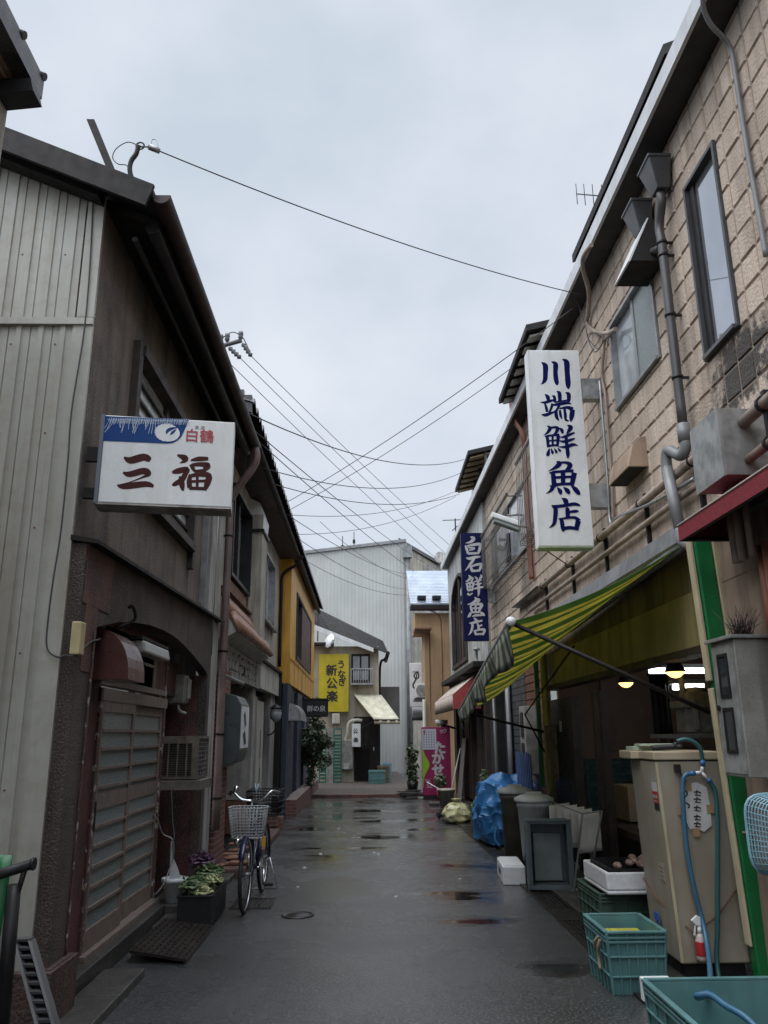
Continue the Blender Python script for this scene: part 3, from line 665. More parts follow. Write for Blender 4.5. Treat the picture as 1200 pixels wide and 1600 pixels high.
g = MB(); g.box(px0, px1, py0, py0+.025, .02, .25); g.box(px0, px1, py1-.025, py1, .02, .25); g.box(px0, px0+.025, py0+.025, py1-.025, .02, .25); g.box(px1-.025, px1, py0+.025, py1-.025, .02, .25); g.box(px0+.01, px1-.01, py0+.01, py1-.01, .0, .05); g.box(px0-.012, px1+.012, py0-.012, py0+.02, .25, .265); g.box(px1-.02, px1+.012, py0+.02, py1, .25, .265); g.box(px0-.012, px0+.02, py0+.02, py1, .25, .265); g.build('trough', m_black, t, bevel=.004)
box(px0+.026, px1-.026, py0+.026, py1-.026, .05, .22).build('soil', m_soil, t)
for (x, y, z, r, mm, lb) in ((-1.44,7.74,.27,.12,m_leafcream,'cream'), (-1.38,7.98,.32,.11,m_leafcream,'cream second'), (-1.50,7.95,.30,.13,m_leafcab,'green'), (-1.45,8.18,.36,.16,m_leafcab,'green second'), (-1.56,8.28,.44,.17,m_leafpur,'purple'), (-1.54,7.74,.32,.13,m_leafcab,'green third')):
    tx = {'cream':'cream ornamental cabbage at near front of the dark planter','cream second':'cream ornamental cabbage at the road edge of the dark planter','green':'green ornamental cabbage in the middle of the dark planter','green second':'larger green ornamental cabbage behind the cream one in planter','green third':'green leafy cabbage in planter next to the white pot','purple':'purple ornamental cabbage at the back of the dark planter'}[lb]
    g = MB(); r *= .85; cabbage(g, (x,y,z), r, int((x*y)*-100)); leafball(g, (x,y,z+.02), r*.9, 60, .06, .7, int(y*100)); g.tube([(x,y,.2),(x,y,z+.01)], .02, 6)
    tag(g.build('ornamental_cabbage', mm, solid=.002), tx, 'plant', 'ornamental cabbages in the planter')
# checkered steel ramp plate
g = MB()
A = [Vector(q) for q in ((-1.74,6.60,.06),(-1.30,6.52,.015),(-1.30,7.60,.015),(-1.74,7.68,.06))]
g.prism(A, (0,0,.02))
for k in range(22):
    for j in range(9):
        u_, v_ = (j+.5)/9, (k+.5)/22
        p = A[0].lerp(A[1], u_).lerp(A[3].lerp(A[2], u_), v_) + Vector((0,0,.021)); q = .014 if (j+k) % 2 else -.014
        g.tube([p-Vector((q,.014,0)), p+Vector((q,.014,0))], .004, 4, smooth=False)
g.box(-1.325,-1.30,6.53,7.59,-.001,.013)
tag(g.build('ramp_plate', m_plate), 'wet rusty checkered steel ramp plate in front of the tavern step', 'ramp')
# green covered cart at the lower left
t = thing('covered_cart', 'black tube cart with green cover parked against the grey ribbed siding', 'cart', (-1.55, 3.55, 0))
def cp(u, v, y): return P(u, v, Y=y)
g = MB(); yc_ = 3.75
h0, h1 = cp(50,1350,yc_), cp(-60,1385,yc_)
g.tube([h1, h0], .022, 12); g.tube([h0+Vector((0,0,0)), h0+Vector((.012,0,0))], .026, 12); g.tube([cp(22,1382,yc_), cp(2,1610,yc_)], .03, 10); g.tube([cp(40,1355,yc_), cp(26,1400,yc_)], .012, 8)
g.tube([cp(2,1610,yc_), Vector((cp(2,1610,yc_).x, yc_, .0))], .03, 10); g.tube([cp(-60,1385,yc_), Vector((cp(-60,1385,yc_).x, yc_, .0))], .03, 10)
g.build('frame', m_black, t)
g = MB(); a_, b2 = cp(-60,1338,yc_+.06), cp(17,1560,yc_+.06)
g.grid(lambda u_, v_: Vector((cp(-60,0,yc_+.06).x + (cp(20,1400,yc_+.05).x-.03 - cp(-60,0,yc_+.06).x)*u_, yc_+.06+.03*math.sin(u_*9+v_*3), cp(0,1340,yc_).z + (b2.z - .08 - cp(0,1340,yc_).z)*v_)), 12, 8); g.build('green_cover', m_green, t, solid=.01)
# grey slotted cable tray leaning at the corner
t = thing('cable_tray', 'grey slotted metal tray leaning at the foot of the brown corner', 'tray', P(60,1600,Y=4.4))
A, B = P(26,1468,Y=4.55), P(72,1640,Y=4.2)
d = (B-A); right = Vector((1,0,0)) ; wv = .038
g = MB()
for s_ in (0, 1):
    o = right*(wv*2*s_)
    g.prism([A+o+Vector((-.008,-.03,0)), A+o+Vector((.008,-.03,0)), A+o+Vector((.008,.03,0)), A+o+Vector((-.008,.03,0))], d)
g.prism([A+Vector((0,.025,0)), A+right*wv*2+Vector((0,.025,0)), A+right*wv*2+Vector((0,.03,0)), A+Vector((0,.03,0))], d); g.build('rail', m_pvcdk, t)
g = MB()
for k in range(13):
    c = A + d*(k/12); g.box(c.x, c.x+wv*2, c.y-.025, c.y+.028, c.z-.006, c.z+.006)
g.build('rung', m_pvcdk, t)
# tavern sign
t = thing('tavern_sign', 'white lightbox sign with blue crane band lettered 三福 on brown tavern', 'sign', (XL, 5.5, 3.6))
pa = P(155, 716, X=XL+.04); ya_ = pa.y + .0
TL, BL = P(163, 650, Y=ya_), P(148, 782, Y=ya_)
TR, BR = P(366.5, 658, Y=ya_+.13), P(362, 795, Y=ya_+.13)
xA = (TL.x+BL.x)/2; xB = (TR.x+BR.x)/2; zT = (TL.z+TR.z)/2; zB = (BL.z+BR.z)/2
ux = Vector((xB-xA, .13, 0)); wid = ux.length; ux.normalize(); uy = Vector((-ux.y, ux.x, 0)); org = Vector((xA, ya_, 0))
def sgn(a, z, d=0.0): return org + ux*a + uy*d + Vector((0,0,z))
def sbox(mb, a0, a1, d0, d1, z0, z1):
    mb.prism([sgn(a0,z0,d0), sgn(a1,z0,d0), sgn(a1,z0,d1), sgn(a0,z0,d1)], (0,0,z1-z0)); return mb
sbox(MB(), 0.012, wid, 0, .2, zB, zT).build('lightbox', m_signwhite, t, bevel=.006)
g = MB(); sbox(g, -.012, .011, -.004, .205, zB-.005, zT+.005); g.build('edge_trim', M('blue grey metal', (.1,.12,.15), None, 5, .4), t)
g = MB(); sbox(g, 0, wid, .0, .2, zB-.012, zB-.002); g.build('bottom_trim', M('dirty white metal', (.4,.38,.36), (.2,.18,.17), 8, .5), t)
sbox(MB(), -.10, -.013, .08, .12, zB+.05, zB+.12).build('bracket', m_dark, t); sbox(MB(), -.10, -.013, .08, .12, zT-.3, zT-.2).build('bracket', m_dark, t)
# drawing coordinates: 5x enlargement of photo, origin at pixel (140, 640)
def sface(x, y):
    u, v = 140 + x/5, 640 + y/5
    d0 = ROT @ Vector((u-600, 800-v, -FPX)); k = (org - CAM).dot(uy) / d0.dot(uy)
    return CAM + d0*k
n_ = -uy
g = MB(); band = [(118,50),(778,78),(735,175),(715,215),(690,240),(650,262),(600,266),(98,244)]
g.poly([sface(*q)+n_*.002 for q in band]); g.build('blue_band', m_crane, t)
g = MB(); rnd = random.Random(3)
el = []
for k in range(44):
    a = 6.283*k/44; rx, ry = 97, 68
    if 1.7 < a < 5.2: rx += 5*(k % 2); ry += 5*(k % 2)
    x, y = rx*math.cos(a), ry*math.sin(a); el.append((608+x*math.cos(.12)-y*math.sin(.12), 182+x*math.sin(.12)+y*math.cos(.12)))
g.poly([sface(*q)+n_*.0035 for q in el]); g.build('crane_shape', m_white, t)
g = MB(); strokes(g, [[(600,192,8),(612,165,26),(650,148,20),(690,142,4)], [(630,200,6),(650,180,22),(678,155,6)]], sface, n_, 1); 
for v in g.bm.verts: v.co += n_*.003
g.build('crane_mark', m_crane, t)
g = MB(); st = []
for k in range(46):
    x = 140 + k*13.6; sx = rnd.uniform(-1, .2)
    y0 = 60+x*.022; ln = rnd.uniform(30, 130) if x < 500 else rnd.uniform(20, 50)
    st.append([(x+20, y0, 5), (x+20+sx*ln*.3, y0+ln*.5, 4), (x+20+sx*ln*.75, y0+ln, 2)])
    st.append([(x, y0+10, 4), (x+18, y0+22, 4), (x+24, y0+45, 2)])
strokes(g, st, sface, n_, .8)
for v in g.bm.verts: v.co += n_*.001
g.build('feather_lines', M('pale feather line', (.45,.52,.6), None, 3, .4, rvar=0), t)
MIFUKU = [[(268,372,15),(320,397,55),(420,372,58),(468,390,45),(478,395,10)], [(262,490,15),(310,506,45),(420,480,52),(458,500,50),(430,522,20),(320,566,9),(230,592,16)], [(215,590,10),(270,600,46),(440,582,46),(500,602,22)],
 [(685,355,15),(745,380,52),(740,402,28),(705,418,6)], [(645,492,18),(690,480,46),(760,468,42),(750,500,40),(720,550,44),(670,580,36),(645,592,16)], [(715,520,38),(722,590,44),(730,635,16)],
 [(790,398,12),(850,386,38),(928,384,28)], [(790,428,26),(808,460,30),(826,490,16)], [(800,434,28),(860,428,34),(925,436,44),(905,462,40),(882,482,16)], [(818,482,24),(912,474,24)],
 [(790,506,26),(778,560,40),(784,612,40)], [(795,516,30),(860,508,34),(932,516,46),(918,580,48),(900,632,18)], [(778,614,26),(905,618,26)], [(842,516,22),(840,612,22)], [(796,562,22),(912,556,22)]]
strokes(MB(), MIFUKU, sface, n_).build('lettering', m_brownink, t)
g = MB(); text_mesh(g, '白鶴', .098, sface(858,205)+n_*.002, ux, (0,0,1), .0015, 0); g.build('red_lettering', m_redink, t)
g = MB(); text_mesh(g, '清 酒', .03, sface(860,143)+n_*.002, ux, (0,0,1), 0, 0); g.build('small_lettering', m_pvcdk, t)
# ------------------------------------------------------------------ cream snack bar house (left, beyond the tavern)
XC = -1.85
t = bar = thing('cream_house', 'cream stucco house with clay tile hood between brown tavern and orange house', 'house', (-3.5, 13.6, 0))
g = MB(); g.wall_x(XC-.2, XC, 9.95, 17.1, 2.75, 5.45, [(10.6, 12.4, 3.66, 5.0), (13.95, 16.2, 3.62, 4.95)]); g.build('upper_wall', m_cream, t)
g = MB(); g.wall_x(XC-.2, XC, 9.95, 17.1, 0, 2.38, [(10.75, 13.55, .0, 2.38), (13.95, 16.2, .0, 2.38)]); g.box(-3.2, XC-.9, 9.95, 17.1, 0, 5.4); g.box(-2.9, XC-.2, 13.62, 13.9, 0, 2.38); g.build('lower_wall', m_greystucco, t)
# porch recess: side wall faces the camera, brick pier by the pipe
g = MB(); g.box(XC-.02, XC+.10, 10.02, 10.72, 0.14, 2.40); g.build('brick_pier', m_brick, t)
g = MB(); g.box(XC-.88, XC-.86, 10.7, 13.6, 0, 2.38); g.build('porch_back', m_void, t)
g = MB(); g.box(XC-.8, XC+.02, 13.50, 13.56, .62, 2.38); g.build('porch_side', m_greystucco, t)
g = MB()
for k in range(7): g.box(XC-.8+k*.117, XC-.8+k*.117+.108, 13.48, 13.56, .12, .60)
g.build('wainscot', m_rust, t)
# sign board band with the screw holes where letters were
g = MB(); g.box(XC-.1, XC+.06, 10.0, 13.92, 2.36, 2.76); g.build('letter_board', m_greystucco, t)
rnd = random.Random(5); g = MB()
for row in range(3):
    y = 10.5
    while y < 13.5:
        if rnd.random() < .8:
            z = 2.68 - row*.11 + rnd.uniform(-.02,.02); s_ = rnd.uniform(.008,.018)
            g.box(XC+.061, XC+.064, y-s_*1.6, y+s_*1.6, z-s_, z+s_)
        y += rnd.choice((.06,.06,.1,.2))
g.lathe([(0,.0),(.075,.0),(.075,.004),(0,.004)], (XC+.062, 12.15, 2.52), 16, False, Matrix.Rotation(R(90),3,'Y')); g.build('screw_holes', m_void, t)
g = MB(); g.box(XC-.1, XC+.07, 13.925, 17.0, 2.38, 2.83); g.build('blank_board', m_creamsm, t)
g = MB(); g.box(XC-.1, XC+.12, 13.8, 17.2, 2.835, 2.88); g.box(XC-.1, XC+.11, 17.02, 17.22, 0, 2.83); g.build('board_trim', m_dark, t)
g = MB(); g.tube([(XC+.08, 10.2, 2.33), (XC+.08, 11.9, 2.33)], .028); g.tube([(XC+.08,11.9,2.33),(XC+.02,12.1,2.3)], .028); g.build('tube_lamp', m_alu, t)
# clay tile hood
g = MB(); ta, tb = 10.15, 13.75
for k in range(17):
    y = ta + .1 + k*(tb-ta-.18)/16.3
    for (dx0, dx1, z0, z1, r) in ((0.03,.14,3.30,3.08,.062),(.13,.25,3.10,2.87,.068)):
        ring = []
        for (x, z) in ((XC+dx0, z0), (XC+dx1, z1)):
            ring.append([g.bm.verts.new((x + r*.95*math.sin(math.pi*q/8), y + r*1.25*math.cos(math.pi*q/8), z + r*.45*math.sin(math.pi*q/8))) for q in range(9)])
        for q in range(8): g.face([ring[0][q], ring[0][q+1], ring[1][q+1], ring[1][q]], True)
        g.face(ring[1])
g.build('clay_tiles', m_tileorange, t, solid=.012)
g = MB(); g.prism([(XC, ta, 2.77), (XC+.06, ta, 2.77), (XC+.235, ta, 2.86), (XC+.0, ta, 3.28)], (0, tb-ta, 0)); g.build('hood_soffit', m_creamsm, t)
g = MB(); g.box(XC, XC+.10, ta-.1, tb-.5, 3.41, 3.44); g.box(XC, XC+.03, ta-.1, tb-.5, 3.35, 3.41); g.build('hood_cap', m_rust, t)
# windows
def sash(parent, X, y0, y1, z0, z1, frame, glass, depth=.08, sill=None, name='window', mull=True, proud=.03, pane2=None):
    f = MB(); w_ = .05
    f.box(X-depth, X+proud, y0, y0+w_, z0, z1); f.box(X-depth, X+proud, y1-w_, y1, z0, z1); f.box(X-depth, X+proud, y0+w_, y1-w_, z0, z0+w_); f.box(X-depth, X+proud, y0+w_, y1-w_, z1-w_, z1)
    ym = (y0+y1)/2
    if mull: f.box(X-depth+.01, X+.0, ym-.03, ym+.03, z0+w_, z1-w_)
    f = f.build(name, frame, parent)
    box(X-depth*.6, X-depth*.6+.005, y0+w_+.001, ym-.001, z0+w_+.001, z1-w_-.001).build('pane', glass, f)
    box(X-depth*.75, X-depth*.75+.005, ym+.001, y1-w_-.001, z0+w_+.001, z1-w_-.001).build('pane', pane2 or glass, f)
    if sill: box(X, X+.10, y0-.04, y1+.04, z0-.06, z0-.004).build('sill', sill, f)
    return f
sash(t, XC, 10.62, 12.38, 3.68, 4.98, m_black, m_glasslt, .15, None, proud=.07)
g = MB(); g.box(XC, XC+.03, 10.62, 12.0, 3.42, 3.64); g.box(XC, XC+.035, 12.44, 13.0, 3.5, 4.1); g.build('rust_panel', m_rust, t)
g = MB(); g.box(XC-.05, XC+.22, 12.45, 13.1, 2.97, 5.02); g.build('wall_column', m_cream, t)
g = MB(); g.prism([(XC+.22,12.46,4.78),(XC+.24,12.46,5.0),(XC+.16,12.46,5.22),(XC,12.46,5.3),(XC,12.46,4.78)], (0,.64,0)); g.build('duct_cap', m_white, t)
g = MB(); g.box(XC, XC+.25, 12.40, 13.15, 4.73, 4.775); g.build('duct_trim', m_black, t)
sash(t, XC, 13.97, 16.18, 3.64, 4.93, m_alu, m_glasslt, .12, m_pvcdk)
# shop doorway with white curtain-like panels and wall lantern
g = MB(); g.box(XC-.14, XC-.12, 13.95, 16.2, .1, 2.3); g.build('door_recess', m_void, t)
d = MB(); d.box(XC-.10, XC-.04, 14.5, 15.5, .16, 2.2); d = d.build('white_door', m_creamsm, t)
g = MB()
for k in range(5): g.box(XC-.11, XC-.03, 14.08+k*.085, 14.13+k*.085, .16, 2.25)
g.build('door_slats', m_alu, d)
g = MB(); st = [[(0,1.7,.05),(.02,1.4,.03),(.0,1.2,.04)],[(.03,1.05,.03),(0,.85,.05),(.02,.7,.02)]]
for q in st: g.prism([(XC-.038, 15.1+x-w_, z) for x, z, w_ in q] + [(XC-.038, 15.1+x+w_, z) for x, z, w_ in q[::-1]], (.003,0,0))
g.build('door_lettering', m_blackink, d)
t = thing('wall_lantern', 'black wall lantern with globe above the white snack bar door', 'lantern', (XC, 15.9, 2.0))
g = MB(); g.lathe([(.03,.26),(.10,.22),(.11,.20),(.10,.195),(.115,.16),(.10,.05),(.05,.0),(.02,-.02)], (XC+.14,15.9,1.86), 14); g.build('globe', m_glasslt, t)
g = MB(); g.lathe([(.0,.33),(.04,.30),(.125,.25),(.125,.235)], (XC+.14,15.9,1.86), 14); g.tube(smoothpath([(XC-.02,15.9,1.62),(XC+.06,15.9,1.62),(XC+.14,15.9,1.72),(XC+.14,15.9,1.85)],4), .014); g.build('bracket', m_black, t)
# dark sign box beside the brick pier
t = thing('dark_sign_box', 'dark green box sign with white end face beside the brick pier', 'sign', (XC+.2, 10.7, 1.4))
g = MB(); g.prism([(XC+.105,10.28,1.22),(XC+.27,10.28,1.30),(XC+.31,10.28,1.42),(XC+.31,10.28,1.98),(XC+.25,10.28,2.08),(XC+.105,10.28,2.12)], (0,.74,0)); g.build('case', M('dark green grey enamel', (.055,.07,.07), (.04,.05,.05), 4, .35), t, bevel=.01)
g = MB(); g.box(XC+.311, XC+.318, 10.33, 10.98, 1.45, 1.96); f = g.build('face', m_white, t)
g = MB(); g.prism([(XC+.319, 10.5, 1.85),(XC+.319,10.62,1.9),(XC+.319,10.72,1.74),(XC+.319,10.64,1.70)], (.002,0,0)); g.prism([(XC+.319, 10.48, 1.62),(XC+.319,10.66,1.66),(XC+.319,10.76,1.5),(XC+.319,10.6,1.49)], (.002,0,0)); g.build('mark', m_blackink, f)

# ------------------------------------------------------------------ orange house
XO = -1.6; ya, yb = 17.3, 25.6
t = thing('orange_house', 'house with orange jettied upper floor and dark blue ground floor', 'house', (-3, 21.4, 0))
g = MB(); g.wall_x(XO-.12, XO, ya, yb, 2.66, 5.5, [(18.75, 23.8, 3.3, 4.85)]); g.box(-4, XO-.12, ya, ya+.1, 2.66, 5.5); g.box(-4, XO-.12, yb-.1, yb, 2.66, 5.5); g.box(-3, XO-.12, ya+.1, yb-.1, 2.66, 2.7)
for k in range(8): g.box(XO, XO+.012, ya+.05+k*1.15, ya+.07+k*1.15, 2.67, 3.25)
g.box(XO, XO+.02, ya, yb, 3.18, 3.2); g.build('upper_wall', m_orange, t)
g = MB(); g.box(-3.8, XO-.12, ya+.2, yb, 0, 2.655); g.box(XO-.12, XO-.02, 17.25, 18.2, 0, 2.655); g.box(XO-.12, XO-.04, 20.2, 21.6, .3, 2.6); g.box(XO-.12, XO-.04, 22.5, 24.6, .3, 2.6); g.build('lower_wall', m_bluewall, t)
g = MB(); g.box(XO-.06, XO+.2, 17.4, 25.5, 0, .33); g.build('brick_base', m_brick, t)
f = MB(); f.box(XO-.1, XO+.03, 18.75, 18.83, 3.3, 4.85); f.box(XO-.1, XO+.03, 23.72, 23.8, 3.3, 4.85); f.box(XO-.1, XO+.03, 18.83, 23.72, 4.78, 4.85); f.box(XO-.1, XO+.03, 18.83, 23.72, 3.3, 3.38); f.box(XO-.08, XO+.01, 20.4, 20.5, 3.38, 4.78)
f = f.build('window', m_wooddk, t); box(XO-.07, XO-.064, 18.83, 20.4, 3.38, 4.78).build('pane', m_glass, f)
g = MB()
for k in range(24): g.box(XO-.05, XO+.006, 20.5, 23.72, 3.385+k*.058, 3.385+k*.058+.046)
g.build('shutter', M('red brown slats', (.12,.045,.035), (.08,.03,.026), 5, .5), f)
# corrugated tile roof that runs over cream and orange houses
ra = P(371, 612, X=-1.42); rb = P(482, 897, X=-1.42); rc = P(493, 930, X=-1.42)
zE = 5.47
t = thing('tiled_roof', 'long wet dark wave tiled roof over the cream and orange houses', 'roof', (-2.6, 17, 5.4))
def wave(y): 
    q = ((y/.29) % 1.0); return .05*math.sin(2*math.pi*q)
g = MB(); ny = 62*5
ys = [8.95 + (25.6-8.95)*k/ny for k in range(ny+1)]
for c in range(9):
    x0 = -1.33 - c*.25; x1 = x0 - .27; z0 = zE + c*.25*.42 + .03; z1 = z0 + .27*.42 - .03
    for k in range(ny):
        a, b2 = ys[k], ys[k+1]
        v = [g.bm.verts.new(q) for q in ((x0,a,z0+wave(a)),(x0,b2,z0+wave(b2)),(x1,b2,z1+wave(b2)),(x1,a,z1+wave(a)))]; g.face(v, True)
        v = [g.bm.verts.new(q) for q in ((x0,a,z0+wave(a)),(x0,b2,z0+wave(b2)),(x0+.002,b2,z0+wave(b2)-.03),(x0+.002,a,z0+wave(a)-.03))]; g.face(v)
g.build('tiles', m_tileroof, t)
g = MB(); g.prism([(-1.46,9.93,zE-.03),(-1.46,9.93,zE-.07),(-3.6,9.93,zE+.83),(-3.6,9.93,zE+.87)], (0,15.6,0)); g.box(-1.9,-1.47,9.93,17.2,zE-.16,zE-.1); g.build('eave_board', m_wooddk, t)
g = MB(); halfpipe(g, -1.45, 9.9, 25.5, zE-.10, .055); g.build('gutter', m_dark, t)
g = MB(); g.tube(smoothpath([(-1.36,17.15,zE-.1),(-1.5,17.15,zE-.3),(-1.78,17.2,zE-.5),(-1.80,17.2,4.5),(-1.80,17.2,3.0)],5), .035); g.build('downpipe', m_dark, t)
g = MB(); g.tube(smoothpath([(ev.x,9.85,5.28),(ev.x-.05,10.0,5.1),(XC+.3,10.2,5.0)],4),.05)
for k in range(4): g.box(-1.5-k*.1,-1.36-k*.1, 8.98, 9.06, zE-.12+k*.07, zE+.10+k*.07)
g.build('verge_block', m_tileroof, t)
# small black sign, rounded mirror-like hood, shrub
t = thing('black_sign', 'small black framed sign with white brush letters under the orange house', 'sign', (-1.2, 23.5, 2.2))
yq = 19.6; a, b2 = P(477.5, 1093.5, Y=yq), P(511, 1118, Y=yq)
box(a.x, b2.x, yq, yq+.1, b2.z, a.z).build('panel', m_black, t, bevel=.008)
g = MB(); g.box(a.x-.02, b2.x+.02, yq-.02, yq+.12, a.z+.001, a.z+.03); g.box(a.x-.02, b2.x+.02, yq-.02, yq+.12, b2.z-.03, b2.z-.001); g.box(a.x-.02, a.x-.001, yq-.02, yq+.12, b2.z, a.z); g.box(b2.x+.001, b2.x+.02, yq-.02, yq+.12, b2.z, a.z); g.box(-1.6, a.x-.02, yq+.04, yq+.07, b2.z-.06, b2.z-.03); g.build('frame', m_dark, t)
g = MB(); text_mesh(g, '群の泉', .15, ((a.x+b2.x)/2, yq-.003, (a.z+b2.z)/2-.02), (1,0,0), (0,0,1), .002); g.build('lettering', m_paper, t)
a = P(447, 1098, X=-1.5); b2 = P(470, 1131, X=-1.5)
prof = [(XO+.26*math.sin(q/8*math.pi/2), 1.9+.36*math.cos(q/8*math.pi/2)) for q in range(9)]
g = MB(); g.prism([(XO-.1, 17.6, 1.9)]+[(x,17.6,z) for x,z in prof], (0,1.5,0)); tag(g.build('rounded_hood', m_steel), 'grey rounded metal hood on the dark blue wall below orange floor', 'hood')
t = thing('evergreen_shrub', 'bushy dark evergreen shrub growing beside the dark blue house', 'shrub', (-1.42, 22.0, 0))
g = MB(); rnd = random.Random(4)
for k in range(70):
    c = Vector((-1.36+rnd.gauss(0,.17), 22.0+rnd.gauss(0,.2), 1.42+rnd.gauss(0,.30))); leafball(g, c, .16, 70, .085, .9, k)
for k in range(10): leafball(g, (-1.42+rnd.gauss(0,.07), 22.0, .35+k*.08), .13, 30, .08, .9, 100+k)
g.build('crown', m_leaf, t)
g = MB()
for k in range(7): g.tube(smoothpath([(-1.43,22,.0),(-1.42+rnd.gauss(0,.03),22,.5),(-1.36+rnd.gauss(0,.12),22+rnd.gauss(0,.1),1.3)],4), [.03-.002*q for q in range(9)], 6)
g.build('stem', m_wooddk, t)
# bits on the left kerb
t = MB(); t.box(-1.72,-1.5,14.6,14.9,.10,.30); t.box(-1.7,-1.44,14.95,15.2,0,.22)
tag(t.build('brick_pile', m_brick, bevel=.01), 'small pile of old bricks at the end of the brick step', 'bricks')
t = MB(); rnd = random.Random(12)
for k in range(34):
    x, y = rnd.uniform(-1.80,-1.48), rnd.uniform(10.3,13.4); s_ = rnd.uniform(.05,.13)
    t.box(x-s_, x+s_, y-s_*.8, y+s_*.8, .10+.012*(k%3), .118+.012*(k%3), None)
tag(t.build('broken_tiles', m_tileorange, bevel=.004), kind='stuff')

# ------------------------------------------------------------------ bicycle
def wheel(par, c, r, name='wheel'):
    g = MB(); rim = []
    for k in range(37): a = 2*math.pi*k/36; rim.append(Vector(c)+Vector((0, r*math.cos(a), r*math.sin(a))))
    g.tube(rim, .018, 8, cap=False); w_ = g.build(name, m_tyre, par)
    g = MB(); g.tube([Vector(c)+(p-Vector(c))*.945 for p in rim], .011, 6, cap=False); g.build('rim', m_chrome, w_)
    g = MB()
    for k in range(18):
        a = 2*math.pi*k/18; g.tube([Vector(c)+Vector((.03 if k%2 else -.03,0,0)), Vector(c)+Vector((0,.93*r*math.cos(a),.93*r*math.sin(a)))], .0016, 4)
    g.tube([Vector(c)-Vector((.05,0,0)), Vector(c)+Vector((.05,0,0))], .018, 8); g.build('spokes', m_alu, w_)
BC = Vector((-1.13, 8.28, 0))
t = thing('bicycle', 'city bicycle with white front basket parked nose towards the viewer', 'bicycle', BC, rz=R(-1.5))
bk = t
def bp_(x, y, z): return BC + Vector((x, y, z))
fw_c, rw_c = bp_(0, 0, .33), bp_(0.0, 1.10, .33)
wheel(t, fw_c, .325); wheel(t, rw_c, .325)
g = MB()
hd = bp_(0, .24, .80); bb = bp_(0, .62, .30); st_ = bp_(0, .80, .80)
g.tube([bp_(0,.20,.92), bp_(0,.25,.70)], .02); g.tube(smoothpath([bp_(0,.24,.74), bp_(0,.42,.42), bb],5), .018); g.tube(smoothpath([bp_(0,.25,.66), bp_(0,.45,.36), bb],5), .016); g.tube([bb, st_], .016)
for s_ in (-1, 1):
    g.tube([bb+Vector((s_*.03,0,0)), rw_c+Vector((s_*.06,0,0))], .010); g.tube([st_+Vector((s_*.02,0,-.05)), rw_c+Vector((s_*.06,0,0))], .009)
    g.tube([bp_(s_*.03,.26,.68), bp_(s_*.055,.12,.50), fw_c+Vector((s_*.055,0,0))], .012)
g.build('frame', m_bluebike, t)
for s_, wc, a0, a1 in ((0, fw_c, 20, 150), (1, rw_c, -10, 170)):
    g = MB()
    arc = [wc + Vector((0, .355*math.cos(R(q)), .355*math.sin(R(q)))) for q in range(a0, a1+1, 10)]
    g.grid(lambda u_, v_: arc[min(int(round(u_*(len(arc)-1))), len(arc)-1)] + Vector(((v_-.5)*.06, 0, -.012*abs(v_-.5))), len(arc)-1, 2)
    g.build('mudguard', m_bluebike, t, solid=.003)
g = MB(); hb = bp_(0, .22, .98)
g.tube([bp_(0,.205,.9), hb], .013); g.tube(smoothpath([bp_(-.27,.42,1.03), bp_(-.24,.30,1.05), bp_(-.19,.20,1.06), bp_(-.10,.18,.99), bp_(0,.2,.975), bp_(.10,.18,.99), bp_(.19,.20,1.06), bp_(.24,.30,1.05), bp_(.27,.42,1.03)],5), .0125, 10); g.build('handlebar', m_chrome, t)
for s_ in (-1, 1): tube([bp_(s_*.258,.36,1.038), bp_(s_*.275,.48,1.02)], .018).build('grip', m_black, t)
g = MB(); 
for s_ in (-1,1): g.tube([bp_(s_*.23,.27,1.045), bp_(s_*.2,.20,1.03), bp_(s_*.25,.34,1.0)], .006)
g.lathe([(0,.05),(.025,.035),(.03,.01),(.02,0)], bp_(-.16,.2,1.07), 12); g.build('brake_lever', m_chrome, t)
# front basket woven of flat white wires
g = MB(); zb0, zt0 = .66, .93; cx, cy = 0, .02
def bk_ring(z, e): return (.155+e, .115+e)
levels = [zb0 + (zt0-zb0)*k/10 for k in range(11)]
def bpt(a, z):
    e = .035*(z-zb0)/(zt0-zb0); hx, hy = .15+e, .11+e
    c_, s_ = math.cos(a), math.sin(a); k = (abs(c_)**4+abs(s_)**4)**-.25
    return bp_(cx+hx*c_*k, cy+hy*s_*k, z)
for k, z in enumerate(levels):
    g.tube([bpt(2*math.pi*q/40, z) for q in range(41)], .0065 if k in (0,10) else .0045, 5, cap=False)
for q in range(36): a = 2*math.pi*q/36; g.tube([bpt(a, zb0), bpt(a, zt0)], .0042, 4)
for q in range(8): g.tube([bp_(-.14+q*.04, cy-.1, zb0), bp_(-.14+q*.04, cy+.1, zb0)], .003, 4)
g.build('front_basket', M('white wire basket', (.46,.47,.48), (.36,.37,.38), 20, .5), t)
g = MB(); g.tube([bp_(-.03,.13,.62),bp_(-.04,.0,.655)], .008); g.tube([bp_(.03,.13,.62),bp_(.04,.0,.655)], .008); g.tube([bp_(-.05,0,.33),bp_(-.10,.02,.66)],.005); g.tube([bp_(.05,0,.33),bp_(.10,.02,.66)],.005); g.build('basket_stay', m_chrome, t)
